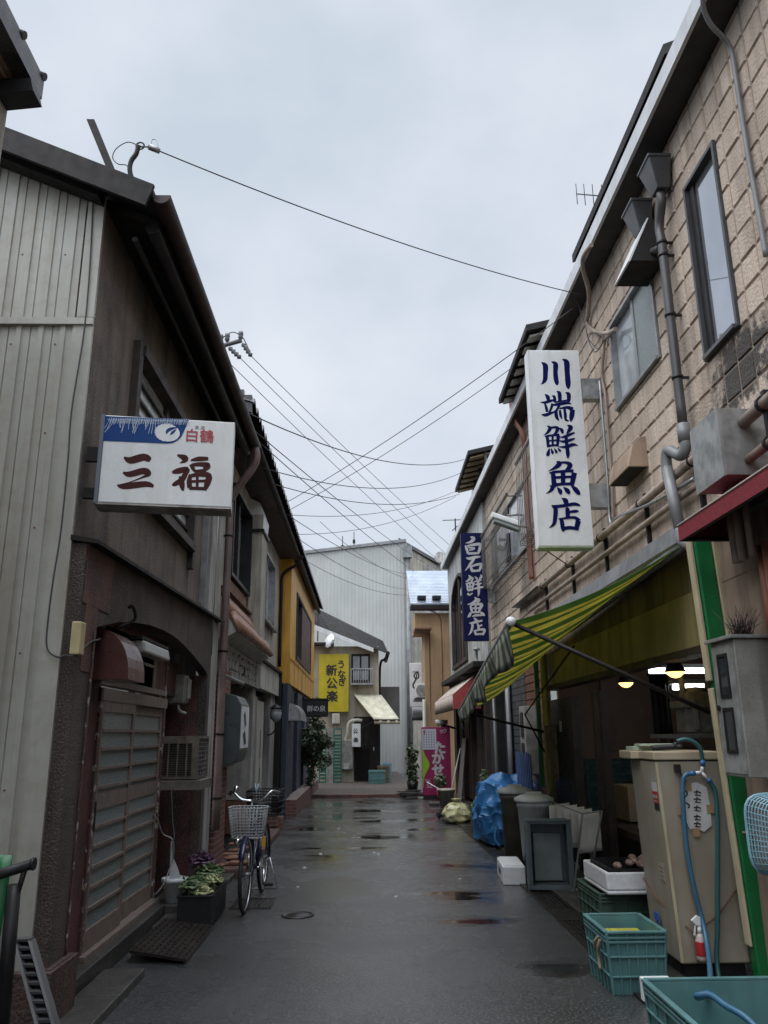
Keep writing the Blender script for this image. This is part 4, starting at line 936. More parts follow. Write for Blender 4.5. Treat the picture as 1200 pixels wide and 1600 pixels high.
# rear basket, saddle, crank, stand, lamp
g = MB()
for z in (.78,.84,.90,.96,1.02): g.tube([bp_(x,y,z) for x,y in ((-.17,.92),(.17,.92),(.19,1.3),(-.19,1.3),(-.17,.92))], .008, 5)
for q in range(12):
    x = -.17+q*.031; g.tube([bp_(x*.9,.93,.76), bp_(x,.92,1.02)], .004, 4); g.tube([bp_(x*.9,1.28,.76), bp_(x*1.1,1.3,1.02)], .004, 4)
for q in range(12):
    y = .92+q*.034; g.tube([bp_(-.155,y,.76), bp_(-.18,y,1.02)], .004, 4); g.tube([bp_(.155,y,.76), bp_(.18,y,1.02)], .004, 4)
g.box(BC.x-.155, BC.x+.155, BC.y+.93, BC.y+1.28, .755, .765); g.build('rear_basket', m_black, t)
g = MB(); g.lathe([(0,.02),(.05,.05),(.105,.055),(.11,.03),(.06,.0),(0,-.01)], bp_(0,.84,.86), 16, True, None, 1, 1.35); g.tube([st_, bp_(0,.82,.87)], .013); g.build('saddle', m_black, t)
g = MB(); g.lathe([(0,-.008),(.09,-.008),(.09,.008),(0,.008)], bb+Vector((.05,0,0)), 20, False, Matrix.Rotation(R(90),3,'Y')); g.tube([bb+Vector((-.09,0,0)), bb+Vector((.09,0,0))], .012)
g.tube([bb+Vector((-.08,0,0)), bb+Vector((-.09,.07,.15))], .01); g.tube([bb+Vector((.08,0,0)), bb+Vector((.09,-.07,-.15))], .01); g.build('crank', m_chrome, t)
for s_, dy, dz in ((-1,.07,.15),(1,-.07,-.15)):
    g = MB(); q = bb+Vector((s_*.14,dy,dz)); g.box(q.x-.045,q.x+.045,q.y-.035,q.y-.008,q.z-.012,q.z+.012); g.box(q.x-.045,q.x+.045,q.y+.008,q.y+.035,q.z-.012,q.z+.012); g.build('pedal', m_black, t)
g = MB(); g.tube([rw_c+Vector((-.07,0,0)), bp_(-.16,1.16,.01), bp_(.16,1.16,.01), rw_c+Vector((.07,0,0))], .009, 6); g.build('stand', m_chrome, t)
g = MB(); g.lathe([(0,0),(.035,.0),(.04,.02),(.03,.07),(0,.08)], bp_(-.085,.0,.62), 14, True, Matrix.Rotation(R(90),3,'X')); g.build('headlamp', m_chrome, t)
g = MB(); g.prism([bp_(.05,.60,.50),bp_(.09,.60,.50),bp_(.09,.60,.60),bp_(.05,.60,.60)], (0,.02,0)); g.build('orange_tag', m_orange, t)
g = MB(); g.tube([bp_(-.02,.5,1.12),bp_(0,.48,1.03),bp_(.02,.5,1.12)], .008,6); g.build('blue_clip', m_basket, t)

# ------------------------------------------------------------------ bracket and wires on the tavern roof
t = thing('aerial_bracket', 'rusty post and curved cable bracket on the tavern roof edge', 'bracket', P(190, 262, Y=Y0-.1))
g = MB(); a, b2 = P(168, 252, Y=5.2), P(141, 186, Y=5.2); a = a + (a-b2)*.5
g.prism([a+Vector((-.03,0,0)), a+Vector((.03,0,0)), a+Vector((.03,.05,0)), a+Vector((-.03,.05,0))], b2-a); g.build('post', m_dark, t)
g = MB(); g.tube(smoothpath([P(u,v,Y=5.0) for u,v in ((210,290),(203,268),(205,252),(213,240),(216,228))],5), .018); 
c = P(219,228,Y=5.0); g.tube([c+Vector((.03*math.cos(q),0,.03*math.sin(q))) for q in [k*6.283/14 for k in range(15)]], .006, 6); g.build('hook', m_dark, t)
def cable(pts, r, name, label, grp=None):
    o = tube(pts, r, 6).build(name, m_wire); return tag(o, label, 'cable', grp)
a = P(220,229,Y=5.0)
t_ = [P(u,v,Y=5.0+0) for u,v in ((217,228),(200,222),(182,232),(176,246),(184,256),(197,258),(204,266))]
cable(smoothpath(t_,5), .004, 'loop_wire', 'thin looped wire around the bracket on the tavern roof')
g = MB(); p0 = P(232,229,Y=5.05); g.tube([a, p0], .008); g.tube([p0, P(249,236,Y=5.1)], .022); g.tube(smoothpath([P(u,v,Y=5.08) for u,v in ((236,232),(237,219),(245,219),(248,235))],5), .004)
tag(g.build('wire_clamp', m_alu), 'small metal clamp where the long cable leaves the tavern roof', 'clamp')
rgt = P(906,460,X=2.42)
# ------------------------------------------------------------------ block fronted fish shop (right)
XR = 2.6
def block_material():
    m = M('tan split block', (.55,.455,.375), (.47,.385,.315), 1.2, .8, bump=1.0, bscale=40, streak=(.26,.2,.155), streak_amt=.35)
    t = m.node_tree; b = t.nodes['Principled BSDF']; L = t.links.new
    src = b.inputs['Base Color'].links[0].from_socket
    g = t.nodes.new('ShaderNodeNewGeometry')
    def n(ty, op=None):
        x = t.nodes.new(ty)
        if op: x.operation = op
        return x
    # per block tone
    sc = n('ShaderNodeVectorMath', 'MULTIPLY'); L(g.outputs['Position'], sc.inputs[0]); sc.inputs[1].default_value = (0, 1/.225, 1/.215)
    fl = n('ShaderNodeVectorMath', 'FLOOR'); L(sc.outputs[0], fl.inputs[0]); wnn = n('ShaderNodeTexWhiteNoise'); L(fl.outputs[0], wnn.inputs['Vector'])
    mr_ = n('ShaderNodeMapRange'); L(wnn.outputs['Value'], mr_.inputs[0]); mr_.inputs[3].default_value = .80; mr_.inputs[4].default_value = 1.12
    mu = n('ShaderNodeVectorMath', 'SCALE'); L(src, mu.inputs[0]); L(mr_.outputs[0], mu.inputs['Scale'])
    # soot stains with ragged edges (below the corner window, under the grilles)
    last = mu.outputs[0]
    nzz = n('ShaderNodeTexNoise'); nzz.inputs['Scale'].default_value = 9; nzz.inputs['Detail'].default_value = 8; nzz.inputs['Roughness'].default_value = .7; L(g.outputs['Position'], nzz.inputs['Vector'])
    for cx, cz, rx, rz, amt in ((4.98, 4.02, .50, .30, .93), (5.5, 3.7, .3, .2, .5), (12.6, 4.0, .5, .5, .6), (15.2, 4.05, 1.3, .35, .55)):
        sp = n('ShaderNodeSeparateXYZ'); L(g.outputs['Position'], sp.inputs[0])
        def ma(op, a, c):
            x = n('ShaderNodeMath', op)
            for i, v in ((0, a), (1, c)):
                if isinstance(v, (int, float)): x.inputs[i].default_value = v
                else: L(v, x.inputs[i])
            return x.outputs[0]
        dy = ma('DIVIDE', ma('SUBTRACT', sp.outputs['Y'], cx), rx); dz = ma('DIVIDE', ma('SUBTRACT', sp.outputs['Z'], cz), rz)
        d = ma('ADD', ma('SQRT', ma('ADD', ma('MULTIPLY', dy, dy), ma('MULTIPLY', dz, dz)), 0), ma('MULTIPLY', ma('SUBTRACT', nzz.outputs['Fac'], .5), 2.4))
        r = n('ShaderNodeMapRange'); L(d, r.inputs[0]); r.inputs[1].default_value = 1.05; r.inputs[2].default_value = .7; r.inputs[4].default_value = amt
        q = n('ShaderNodeMixRGB'); L(r.outputs[0], q.inputs[0]); L(last, q.inputs[1]); q.inputs[2].default_value = (.03,.028,.027,1); last = q.outputs[0]
    L(last, b.inputs['Base Color']); return m
m_block = block_material()
m_joint = M('block joint', (.33,.255,.2), (.26,.2,.16), 3, .9)
YA, YB = 1.0, 16.7
zS = 6.5
wins = [(4.93, 5.50, 4.31, 5.84), (6.33, 7.58, 4.77, 5.74), (12.3, 15.9, 4.45, 5.6)]
t = shop = thing('fish_shop_building', 'tan block fronted fish shop building with open ground floor', 'building', (4.5, 8.8, 0))
g = MB(); BW, BH = .225, .215
yy = sorted({YA + k*BW for k in range(int((YB-YA)/BW)+1)}); zz = [3.22 + k*BH for k in range(int((zS-3.22)/BH)+1)] + [zS]
def cut(rs, w):
    o = []
    wy0, wy1, wz0, wz1 = w
    for a, b, c, d in rs:
        if b <= wy0 or a >= wy1 or d <= wz0 or c >= wz1: o.append((a, b, c, d)); continue
        if a < wy0: o.append((a, wy0, c, d))
        if b > wy1: o.append((wy1, b, c, d))
        a2, b2 = max(a, wy0), min(b, wy1)
        if c < wz0: o.append((a2, b2, c, wz0))
        if d > wz1: o.append((a2, b2, wz1, d))
    return o
for y0 in yy[:-1]:
    y1 = y0 + BW
    cells = []
    for k in range(len(zz)-1):
        r_ = [(y0+.010, y1-.010, zz[k]+.007, zz[k+1]-.007)]
        for w_ in wins: r_ = cut(r_, w_)
        cells += r_
    for ya, yb, za, zb in cells:
        if yb-ya < .025 or zb-za < .025: continue
        c = .009; x0 = XR+.014; x1 = XR + random.uniform(-.003, .003)
        v = [g.bm.verts.new(q) for q in ((x0,ya,za),(x0,yb,za),(x0,yb,zb),(x0,ya,zb),(x1,ya+c,za+c),(x1,yb-c,za+c),(x1,yb-c,zb-c),(x1,ya+c,zb-c))]
        g.face(v[4:])
        for i in range(4): g.face([v[i], v[(i+1)%4], v[4+(i+1)%4], v[4+i]])
g.build('block_facing', m_block, t)
g = MB(); g.wall_x(XR+.012, XR+.2, -13, YB, 3.0, zS+.3, wins); g.build('upper_wall', m_joint, t)  # unseen stretch behind the camera stops light flooding the lane
# eaves: dark soffit, pale fascia, dark roof edge behind
xe = 2.37
g = MB(); g.box(xe, XR+.018, -13, 24.2, zS, zS+.03); g.build('soffit', m_soffit, t)
g = MB(); g.box(xe-.03, xe, -13, 24.2, zS-.02, zS+.13); g.box(xe-.03, xe+.12, -13, 24.2, zS+.13, zS+.14); g.build('fascia', m_fascia, t)
ra_, rb_ = P(1050,77,X=xe+.12), P(905,415,X=xe+.12)
g = MB(); g.prism([(xe+.03, rb_.y-.05, ra_.z), (xe+.03, rb_.y-.05, ra_.z-.10), (6, rb_.y-.05, ra_.z+1.5), (6, rb_.y-.05, ra_.z+1.6)], (0, -(rb_.y-ra_.y), 0)); g.box(xe+.12, xe+.3, ra_.y-.03, rb_.y-.1, zS+.14, ra_.z); g.build('upper_roof', m_dark, t)
g = MB(); g.prism([(xe, -13, zS+.14), (6.5, -13, zS+1.2), (6.5, -13, zS+.1), (xe, -13, zS+.1)], (0, 29.7, 0)); g.build('roof', m_tileroof, t)
# gable/back mass
g = MB(); g.box(XR+.2, 6.4, -13, YB, 3.3, zS); g.build('rear_wall', m_void, t)
# windows
def casing(par, y0, y1, z0, z1, fr, name='window', split=None, glassA=None, glassB=None):
    f = MB(); w_ = .03; X0, X1 = XR-.022, XR+.07
    f.box(X0, X1, y0, y0+w_, z0, z1); f.box(X0, X1, y1-w_, y1, z0, z1); f.box(X0, X1, y0+w_, y1-w_, z1-w_, z1); f.box(X0-.02, X1, y0+w_, y1-w_, z0, z0+w_)
    if split: f.box(XR+.02, XR+.06, split-.03, split+.03, z0+w_, z1-w_)
    f = f.build(name, fr, par)
    if split:
        box(XR+.03, XR+.036, y0+w_+.001, split-.031, z0+w_+.001, z1-w_-.001).build('pane', glassA, f); box(XR+.045, XR+.051, split+.031, y1-w_-.001, z0+w_+.001, z1-w_-.001).build('pane', glassB, f)
    else: box(XR+.03, XR+.036, y0+w_+.001, y1-w_-.001, z0+w_+.001, z1-w_-.001).build('pane', glassA, f)
    return f
m_mirror = M('sky reflecting glass', (.50,.52,.56), (.42,.44,.48), 1.5, .03, rvar=0, spec=1, metal=.75)
f = casing(t, 4.93, 5.50, 4.31, 5.84, m_pvcdk, 'window', None, m_mirror)
g = MB(); g.box(XR+.01, XR+.0295, 5.38, 5.469, 4.345, 5.80); g.build('dark_strip', m_black, f)  # narrow black strip along one side of the pane
casing(t, 6.33, 7.58, 4.77, 5.74, m_alu, 'window', 6.98, m_frost, m_glasslt)
f = casing(t, 12.3, 15.9, 4.45, 5.6, m_alu, 'window', 13.9, m_glasslt, m_glass)
# lintel flashing, frieze board, ground floor frame
g = MB(); g.prism([(XR+.02,5.9,3.02),(XR-.10,5.9,3.02),(XR-.13,5.9,3.05),(XR-.10,5.9,3.20),(XR+.02,5.9,3.22)], (0, 6.1, 0)); g.box(XR-.05, XR+.02, YA, 5.9, 3.02, 3.2); g.build('lintel_flashing', m_cfas, t)
g = MB(); g.box(XR+.02, XR+.14, 5.95, 11.75, 2.68, 3.015); g.build('grimy_board', m_boardbr, t)
g = MB(); g.box(XR-.01, XR+.14, 6.0, 11.7, 2.245, 2.67); g.build('name_board', m_olive, t, bevel=.006)
g = MB(); g.box(XR-.03, XR+.14, 6.0, 11.7, 2.185, 2.24); g.box(XR+.02, XR+.12, 9.35, 9.45, 0, 2.06); g.box(XR+.02, XR+.12, 10.4, 10.52, 0, 2.06); g.box(XR+.02, XR+.10, 9.1, 9.17, 0, 2.06); g.build('shopfront_frame', m_wooddk, t)
g = MB(); g.box(XR, XR+.2, -13, 5.7, 0, 3.0); 
for z in (.9, 1.8, 2.65): g.box(XR-.003, XR, YA, 5.7, z, z+.012)
g.build('side_wall', M('grimy tan render', (.27,.2,.15), (.2,.145,.11), 2, .8, bump=.3, streak=(.09,.065,.05), streak_amt=.8), t)
# interior
g = MB(); g.box(XR+.2, 6.3, 5.6, 11.9, .03, .05); g.build('shop_floor', m_conc, t)
g = MB(); g.box(XR+.25, 6.3, 5.6, 11.9, 2.95, 3.0); g.build('ceiling', M('dim ceiling', (.3,.29,.26), None, 2, .8), t)
g = MB(); g.box(6.2, 6.3, 5.6, 11.9, .05, 2.95); g.box(XR+.2, 6.2, 5.5, 5.6, .05, 2.95); g.build('back_wall', m_pinkwall, t)
g = MB(); g.box(XR+.2, 6.2, 11.8, 11.9, .05, 2.95); g.build('far_wall', m_pinkwall, t)
g = MB(); g.box(XR+.5, 6.2, 11.72, 11.795, .05, 1.25); g.build('tile_dado', m_tilewall, t)
g = MB(); g.box(XR+.03, XR+.08, 10.53, 11.6, .05, 2.05); d = g.build('black_door', m_black, t)
g = MB(); g.box(XR+.022, XR+.029, 11.0, 11.12, 1.62, 1.76); g.build('door_label', m_paper, d)
g = MB(); g.box(3.4, 4.3, 11.74, 11.79, 1.35, 2.35); g.box(4.36, 4.7, 11.7, 11.79, 1.38, 1.85); g.build('cabinet_door', M('brown panel', (.22,.13,.10), (.18,.10,.075), 3, .5), t, bevel=.01)
# lamps of the shop
def fluor(x, y, z, n_, lab):
    q = thing('fluorescent_lamp', lab, 'lamp', (x, y, z), 'fluorescent lamps in the fish shop')
    box(x-.6, x+.6, y-.08, y+.08, z+.02, z+.06).build('housing', m_white, q); tube([(x-.58,y,z-.012),(x+.58,y,z-.012)], .026).build('tube', m_lamp, q)
fluor(3.75, 9.0, 2.27, 0, 'glowing fluorescent lamp deepest inside the open fish shop')
fluor(3.62, 8.0, 2.04, 1, 'glowing fluorescent lamp nearer the green post inside fish shop')
def pendant(u, v, Y, lab):
    c = P(u, v, Y=Y); q = thing('pendant_lamp', lab, 'lamp', c, 'pendant lamps under the shop board')
    MB().lathe([(.03,.11),(.05,.09),(.095,.0),(.088,.0),(.045,.085)], c, 16).build('shade', m_dark, q); MB().lathe([(0,-.055),(.04,-.045),(.075,-.015),(.086,.01),(.04,.06),(0,.065)], c, 14).build('bulb', m_bulb, q)
    tube([c+Vector((0,0,.10)), Vector((c.x,c.y,2.95))], .006, 5).build('cord', m_wire, q)
pendant(978, 1067, 9.2, 'warm pendant lamp against the dull pink wall in fish shop')
pendant(1055, 1050, 7.2, 'warm pendant lamp nearest the green post in fish shop')
# door post green + cream, far yellow post
t = thing('green_post', 'green vinyl wrapped post with cream edges at the fish shop corner', 'post', (2.58, 5.86, 0))
pT, pB = P(1077, 850, Y=5.84), P(1190, 1600, Y=5.62)
xt, xb = pT.x, P(1182, 1530, Y=5.72).x
def postx(z): return 2.585 + (z-1.5)*.0
lx = Vector((-.105, 0, 2.98))
def slant(mb, x0, x1, y0, y1, z0, z1):
    a = lx*(z0/2.98); mb.prism([Vector((x0,y0,z0))+Vector((a.x,0,0)), Vector((x1,y0,z0))+Vector((a.x,0,0)), Vector((x1,y1,z0))+Vector((a.x,0,0)), Vector((x0,y1,z0))+Vector((a.x,0,0))], lx*((z1-z0)/2.98)); return mb
g = slant(MB(), 2.537, 2.665, 5.70, 5.80, .04, 3.02); g.build('green_wrap', m_green, t, bevel=.012)
for q in ((2.51,2.534,5.72,5.80,1.95,3.0),(2.515,2.534,5.72,5.80,.25,1.9),(2.668,2.745,5.69,5.80,.04,3.0)): slant(MB(), *q).build('cream_edge', m_creampost, t, bevel=.006)
g = MB(); g.tube([(2.53,5.69,.95),(2.70,5.685,.94)], .008,6); g.build('tie_rope', m_rope, t)
t = thing('yellow_post', 'yellowish painted pole at the far end of the fish shop front', 'post', (2.5, 11.6, 0))
tube([(2.52,11.4,.03),(2.52,11.4,2.75)], .05, 12).build('pole', m_yelpost, t); box(2.40,2.46,11.47,11.53,.9,2.72).build('green_strip', m_green, t); 
g = MB(); g.prism([(2.47,11.33,1.7),(2.62,11.33,1.72),(2.66,11.33,1.4),(2.62,11.33,1.0),(2.56,11.33,.95),(2.49,11.33,1.3)],(0,.008,0)); g.build('hanging_rag', M('tan rag', (.3,.24,.17), (.16,.11,.08), 6, .9), t); tube(smoothpath([(2.50,11.32,.85),(2.44,11.31,.7),(2.45,11.31,.6),(2.50,11.32,.62)],5),.02).build('hose_loop', m_pvc, t)
# rain pipes
t = thing('rain_pipe', 'dark grey rain pipe with two hopper heads down the block wall', 'rain pipe', (2.5, 5.9, 3))
xp = XR-.09
h1, h2 = P(1045, 262, X=xp), P(1003, 312, X=xp)
def hopper(mb, y, z, w_=.16, d=.14, h=.20):
    v0 = [(xp-d, y-w_, z), (xp+.07, y-w_, z), (xp+.07, y+w_, z), (xp-d, y+w_, z)]; v1 = [(xp-.05, y-w_*.55, z-h), (xp+.06, y-w_*.55, z-h), (xp+.06, y+w_*.55, z-h), (xp-.05, y+w_*.55, z-h)]
    a = [mb.bm.verts.new(q) for q in v0]; b_2 = [mb.bm.verts.new(q) for q in v1]; mb.face(a[::-1]); mb.face(b_2)
    for i in range(4): mb.face([a[i], a[(i+1)%4], b_2[(i+1)%4], b_2[i]])
    mb.box(xp-d-.01, xp+.07, y-w_-.01, y+w_+.01, z-.002, z+.025)
g = MB(); zh = 6.2
y1_ = P(1032, 240, X=xp-.0).y; 
ph1, ph2 = P(1030, 285, X=xp), P(1005, 340, X=xp)
hopper(g, ph1.y, ph1.z+.16, .13, .12, .26); g.build('hopper_head', m_pvcdk, t, bevel=.006)
g = MB(); hopper(g, ph2.y+.05, ph2.z+.12, .13, .12, .26); g.build('hopper_head', m_pvcdk, t, bevel=.006)
pm = P(1034, 380, X=xp); pe = P(1068, 672, X=xp)
g = MB(); g.tube(smoothpath([(xp,ph1.y,ph1.z-.1),(xp,ph1.y,ph1.z-.2),(xp,ph1.y+.1,ph1.z-.36),(xp,pm.y,pm.z),(xp,pm.y,pm.z-.3),(xp,pe.y,pe.z)],5), .038, 12)
g.tube(smoothpath([(xp,ph2.y+.05,ph2.z-.12),(xp,ph2.y+.05,ph2.z-.3),(xp,ph2.y-.1,ph2.z-.42),(xp,pm.y+.04,pm.z-.02)],5), .034, 12); g.build('pipe', m_pvcdk, t)
g = MB(); pa, pb = P(1040,712,X=xp-.06), P(1064,835,X=xp-.06)
g.tube([(xp,pe.y,pe.z+.05),(xp,pe.y,pe.z-.1)], .05, 12); g.tube(smoothpath([(xp,pe.y,pe.z-.05),(xp,pe.y,pe.z-.14),(xp-.02,pe.y+.06,pe.z-.19),(xp-.05,pa.y-.04,pa.z+.03),(pa.x,pa.y,pa.z-.05),(pa.x,pa.y-.01,pa.z-.2)],6), .045, 12)
g.tube([(pa.x,pa.y,pa.z-.1),(pb.x,pb.y,pb.z)], .045, 12); g.tube(smoothpath([(pb.x,pb.y,pb.z+.04),(pb.x,pb.y-.02,pb.z-.06),(pb.x+.06,pb.y-.1,pb.z-.12),(XR,pb.y-.22,pb.z-.13)],5), .045, 12); g.build('lower_pipe', m_pvc, t)
for z in (pm.z-.12, pm.z+.0, pe.z+.45, 4.9):
    g = MB(); g.tube([(xp,pm.y if z>5 else pe.y,z-.012),(xp,pm.y if z>5 else pe.y,z+.012)], .046, 12); g.box(xp, XR, pe.y-.012, pe.y+.012, z-.008, z+.008); g.build('pipe_clip', m_black, t)
# long conduits along the wall
t = thing('wall_conduits', 'pair of tan conduits running along the block wall above the awning', 'pipe', (2.55, 8, 3.3))
ca, cb = P(1180,640,X=XR-.06), P(840,925,X=XR-.06)
def cline(u0, v0, u1, v1, r, dx): return tube([P(u0,v0,X=XR-dx), P(u1,v1,X=XR-dx)], r, 10)
g = MB(); zc = 3.62
g.tube([(XR-.07,5.56,3.62),(XR-.07,12.2,3.62)], .038, 10); g.build('conduit', m_pvctan, t); tube([(XR-.06,5.56,3.42),(XR-.06,12.2,3.42)], .026, 10).build('conduit', m_pvctan, t)
for y in (5.8, 7.0, 8.3, 9.7, 11.2):
    g = MB(); g.box(XR-.035, XR, y-.02, y+.02, 3.25, 3.72); g.tube([(XR-.07,y-.012,3.62),(XR-.07,y+.012,3.62)], .046, 10); g.build('conduit_bracket', m_dark, t)
g = MB(); g.tube(smoothpath([(XR-.09,5.75,3.46),(XR-.10,6.6,3.52),(XR-.09,7.6,3.66),(XR-.06,7.95,3.7),(XR-.05,7.95,4.2),(XR-.05,7.93,5.28)],6), .016, 8); g.build('thin_conduit', m_alu, t)
# junction box at right with conduits
t = thing('steel_junction_box', 'grey steel junction box on the block wall beside the red awning', 'junction box', (2.45, 5.2, 3.4))
jb = [P(1083,665,X=2.40), P(1135,640,X=2.40), P(1148,742,X=2.40)]
jy0, jy1 = 4.62, 5.38
g = MB(); g.box(2.30, XR-.005, P(1130,700,X=2.30).y, P(1084,700,X=2.30).y, P(1135,742,X=2.30).z, P(1120,640,X=2.30).z); jz0 = P(1135,742,X=2.30).z; jz1 = P(1120,640,X=2.30).z; jya = P(1130,700,X=2.30).y; jyb = P(1084,700,X=2.30).y
g.build('box_body', m_steel, t, bevel=.004)
box(2.285, 2.298, jya-.005, jyb+.005, jz0-.005, jz1+.005).build('cover', m_steel, t)
g = MB(); g.tube([(2.45,jya-.01,jz1-.10),(2.45,2.5,jz1-.04)], .042, 10); g.tube([(2.45,jya-.01,jz0+.10),(2.45,2.5,jz0+.16)], .03, 10)
for k, y in enumerate((jya+.12, jya+.25, jya+.34)): g.tube([(2.45,y,jz0+.01),(2.46,y,jz0-.5)], .03 if k else .022, 10)
g.build('conduit', m_pvctan, t)
for y in (jya-.28, jya-.9):
    g = MB(); g.tube([(2.45,y-.012,jz1-.09),(2.45,y+.012,jz1-.09)], .055, 10); g.box(2.45,XR,y-.02,y+.02,jz0,jz1); g.tube([(2.45,y-.012,jz0+.11),(2.45,y+.012,jz0+.11)], .042, 10); g.build('clamp', m_black, t)
g = MB()
for k, (y, r, mm) in enumerate(((4.95,.03,0),(4.85,.045,0),(4.72,.035,0),(4.6,.05,0))): g.tube([(XR-.06,y,1.9),(XR-.06,y,2.75)], r, 10)
tag(g.build('riser_pipes', m_rustpipe), 'rusty vertical riser pipes under the dark red awning', 'pipe')
# hoods and vents
t = thing('tan_vent_hood', 'small tan vent hood on the block wall under the sliding window', 'vent', (2.5, 7.3, 4.0))
va, vb = P(970,725,X=2.45), P(1005,700,X=2.45)
g = MB(); y0v, y1v = P(1010,690,X=XR).y, P(975,700,X=XR).y; zv0 = P(990,722,X=2.42).z
pr = [(XR, zv0+.30), (XR-.06, zv0+.29), (XR-.13, zv0+.22), (XR-.18, zv0+.05), (XR-.19, zv0), (XR, zv0)]
g.prism([(x, y0v, z) for x, z in pr], (0, y1v-y0v, 0)); g.build('hood', m_tanhood, t, bevel=.006); box(XR-.175, XR-.02, y0v+.02, y1v-.02, zv0-.006, zv0-.001).build('opening', m_void, t)
t = thing('dark_exhaust_hood', 'dark exhaust hood with pale skylit edge between rain pipe and sliding window', 'vent', (2.5, 6.4, 5.9))
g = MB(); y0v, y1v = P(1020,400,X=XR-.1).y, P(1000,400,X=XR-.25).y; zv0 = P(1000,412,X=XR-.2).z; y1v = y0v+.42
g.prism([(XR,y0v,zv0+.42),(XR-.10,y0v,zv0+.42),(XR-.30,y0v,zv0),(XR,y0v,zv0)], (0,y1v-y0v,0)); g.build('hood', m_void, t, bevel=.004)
g = MB(); g.prism([(XR-.102,y0v-.004,zv0+.425),(XR-.115,y0v-.004,zv0+.425),(XR-.322,y0v-.004,zv0-.01),(XR-.304,y0v-.004,zv0-.01)], (0,y1v-y0v,0)); g.build('skylit_front', m_white, t)  # sky light on the sloping front put in as white colour
# service cable conduit at the sliding window, thick grey conduit at upper right
pts = [P(u,v,X=x) for u,v,x in ((1098,-10,2.30),(1100,15,2.33),(1112,40,2.40),(1140,72,2.55),(1150,120,2.57),(1162,200,2.57),(1172,260,2.57),(1185,330,2.57),(1197,400,2.57))]
tag(tube(smoothpath(pts,5), .018, 8).build('grey_conduit', m_pvc), 'grey conduit bending from the eave down beside the tall narrow window', 'pipe')
pts = [P(u,v,X=x) for u,v,x in ((924,383,2.33),(912,400,2.33),(911,420,2.36),(920,455,2.48),(919,490,2.55),(917,505,2.56),(930,518,2.56),(950,520,2.56),(962,514,2.56))]
tag(tube(smoothpath(pts,5), .024, 8).build('service_conduit', m_pvctan), 'bent pale service conduit running from the eave to the sliding window', 'pipe')
pts = [P(u,v,X=2.57) for u,v in ((960,518),(946,530),(943,555),(941,590),(946,620),(952,700),(957,770),(958,812))]
tag(tube(smoothpath(pts,5), .016, 8).build('drop_conduit', m_pvctan), 'thin tan conduit dropping down past the big white shop sign', 'pipe')
pts = [P(u,v,X=2.5) for u,v in ((905,440),(903,470),(915,510),(920,530),(935,545),(942,528),(930,520),(918,525),(930,550),(945,530))]
tag(tube(smoothpath(pts,6), .006, 5).build('coiled_wire', m_wire), 'loose coiled black wires hanging by the sliding window corner', 'wire')
# dark red awning at right edge
t = thing('red_awning', 'dark red canvas awning above the meter cabinet and rusty riser pipes', 'awning', (2.4, 4, 2.9))
c0 = P(1062, 846, X=2.2); zb = c0.z; yq = c0.y; zt_ = P(1062, 820, X=2.2).z
g = MB()
def aw(u_, v_):
    y = 1.0 + (yq-1.0)*u_
    if v_ < .3: return Vector((2.2, y, zb + (zt_-zb)*(v_/.3)))
    k = (v_-.3)/.7; return Vector((2.2 + .40*k, y, zt_ + .13*k))
g.grid(aw, 8, 10, False); g.prism([(2.2,yq-.012,zb),(2.2,yq-.012,zt_),(2.6,yq-.012,zt_+.13),(2.6,yq-.012,zb)],(0,.012,0)); g.build('canvas', m_dkred, t, solid=.006)
tube([(2.198,1.0,zt_),(2.198,yq,zt_)], .008, 6).build('piping', m_palecv, t)
g = MB(); g.tube([(2.22,1.0,zb+.01),(2.22,yq-.02,zb+.01)], .014); g.tube([(2.59,yq-.02,zb+.01),(2.22,yq-.02,zb+.01)], .014); g.build('awning_frame', m_black, t)
# meter cabinet
t = thing('meter_cabinet', 'grey steel meter cabinet with two slot windows by the green post', 'cabinet', (2.45, 5.0, 1.4))
xm = 2.33; my0, my1 = P(1147,1010,X=xm).y, P(1110,1010,X=xm).y; mz1 = P(1125,1003,X=xm).z; mz0 = P(1165,1215,X=xm).z
g = MB(); g.box(xm, XR-.002, my0, my1, mz0, mz1); g.build('case', M('dirty grey cabinet steel', (.27,.265,.25), (.21,.205,.19), 5, .5, streak=(.1,.095,.085), streak_amt=.7, speck=(.08,.07,.06), speck_amt=.25), t, bevel=.006)
g = MB(); g.box(xm-.03, XR, my0-.02, my1+.03, mz1+.001, mz1+.025); g.build('lid', m_steel, t, bevel=.004)
g = MB(); g.box(xm-.006, xm-.001, my0+.02, my1-.02, mz0+.02, mz1-.03); d = g.build('door', m_steel, t)
for (za, zb_) in ((mz1-.36, mz1-.08), (mz0+.14, mz0+.42)):
    w_ = MB(); yc0, yc1 = my0+.1, my1-.10
    w_.box(xm-.014, xm-.007, yc0, yc0+.02, za, zb_); w_.box(xm-.014, xm-.007, yc1-.02, yc1, za, zb_); w_.box(xm-.014, xm-.007, yc0+.02, yc1-.02, za, za+.02); w_.box(xm-.014, xm-.007, yc0+.02, yc1-.02, zb_-.02, zb_)
    w_ = w_.build('slot_window', m_dark, t); box(xm-.009, xm-.0065, yc0+.021, yc1-.021, za+.021, zb_-.021).build('pane', m_glass, w_)
g = MB(); g.lathe([(0,.012),(.018,.012),(.018,0)], (xm-.007,my1-.05,(mz0+mz1)/2), 10, False, Matrix.Rotation(R(-90),3,'Y')); g.build('lock', m_dark, t)
g = MB(); rnd = random.Random(8)
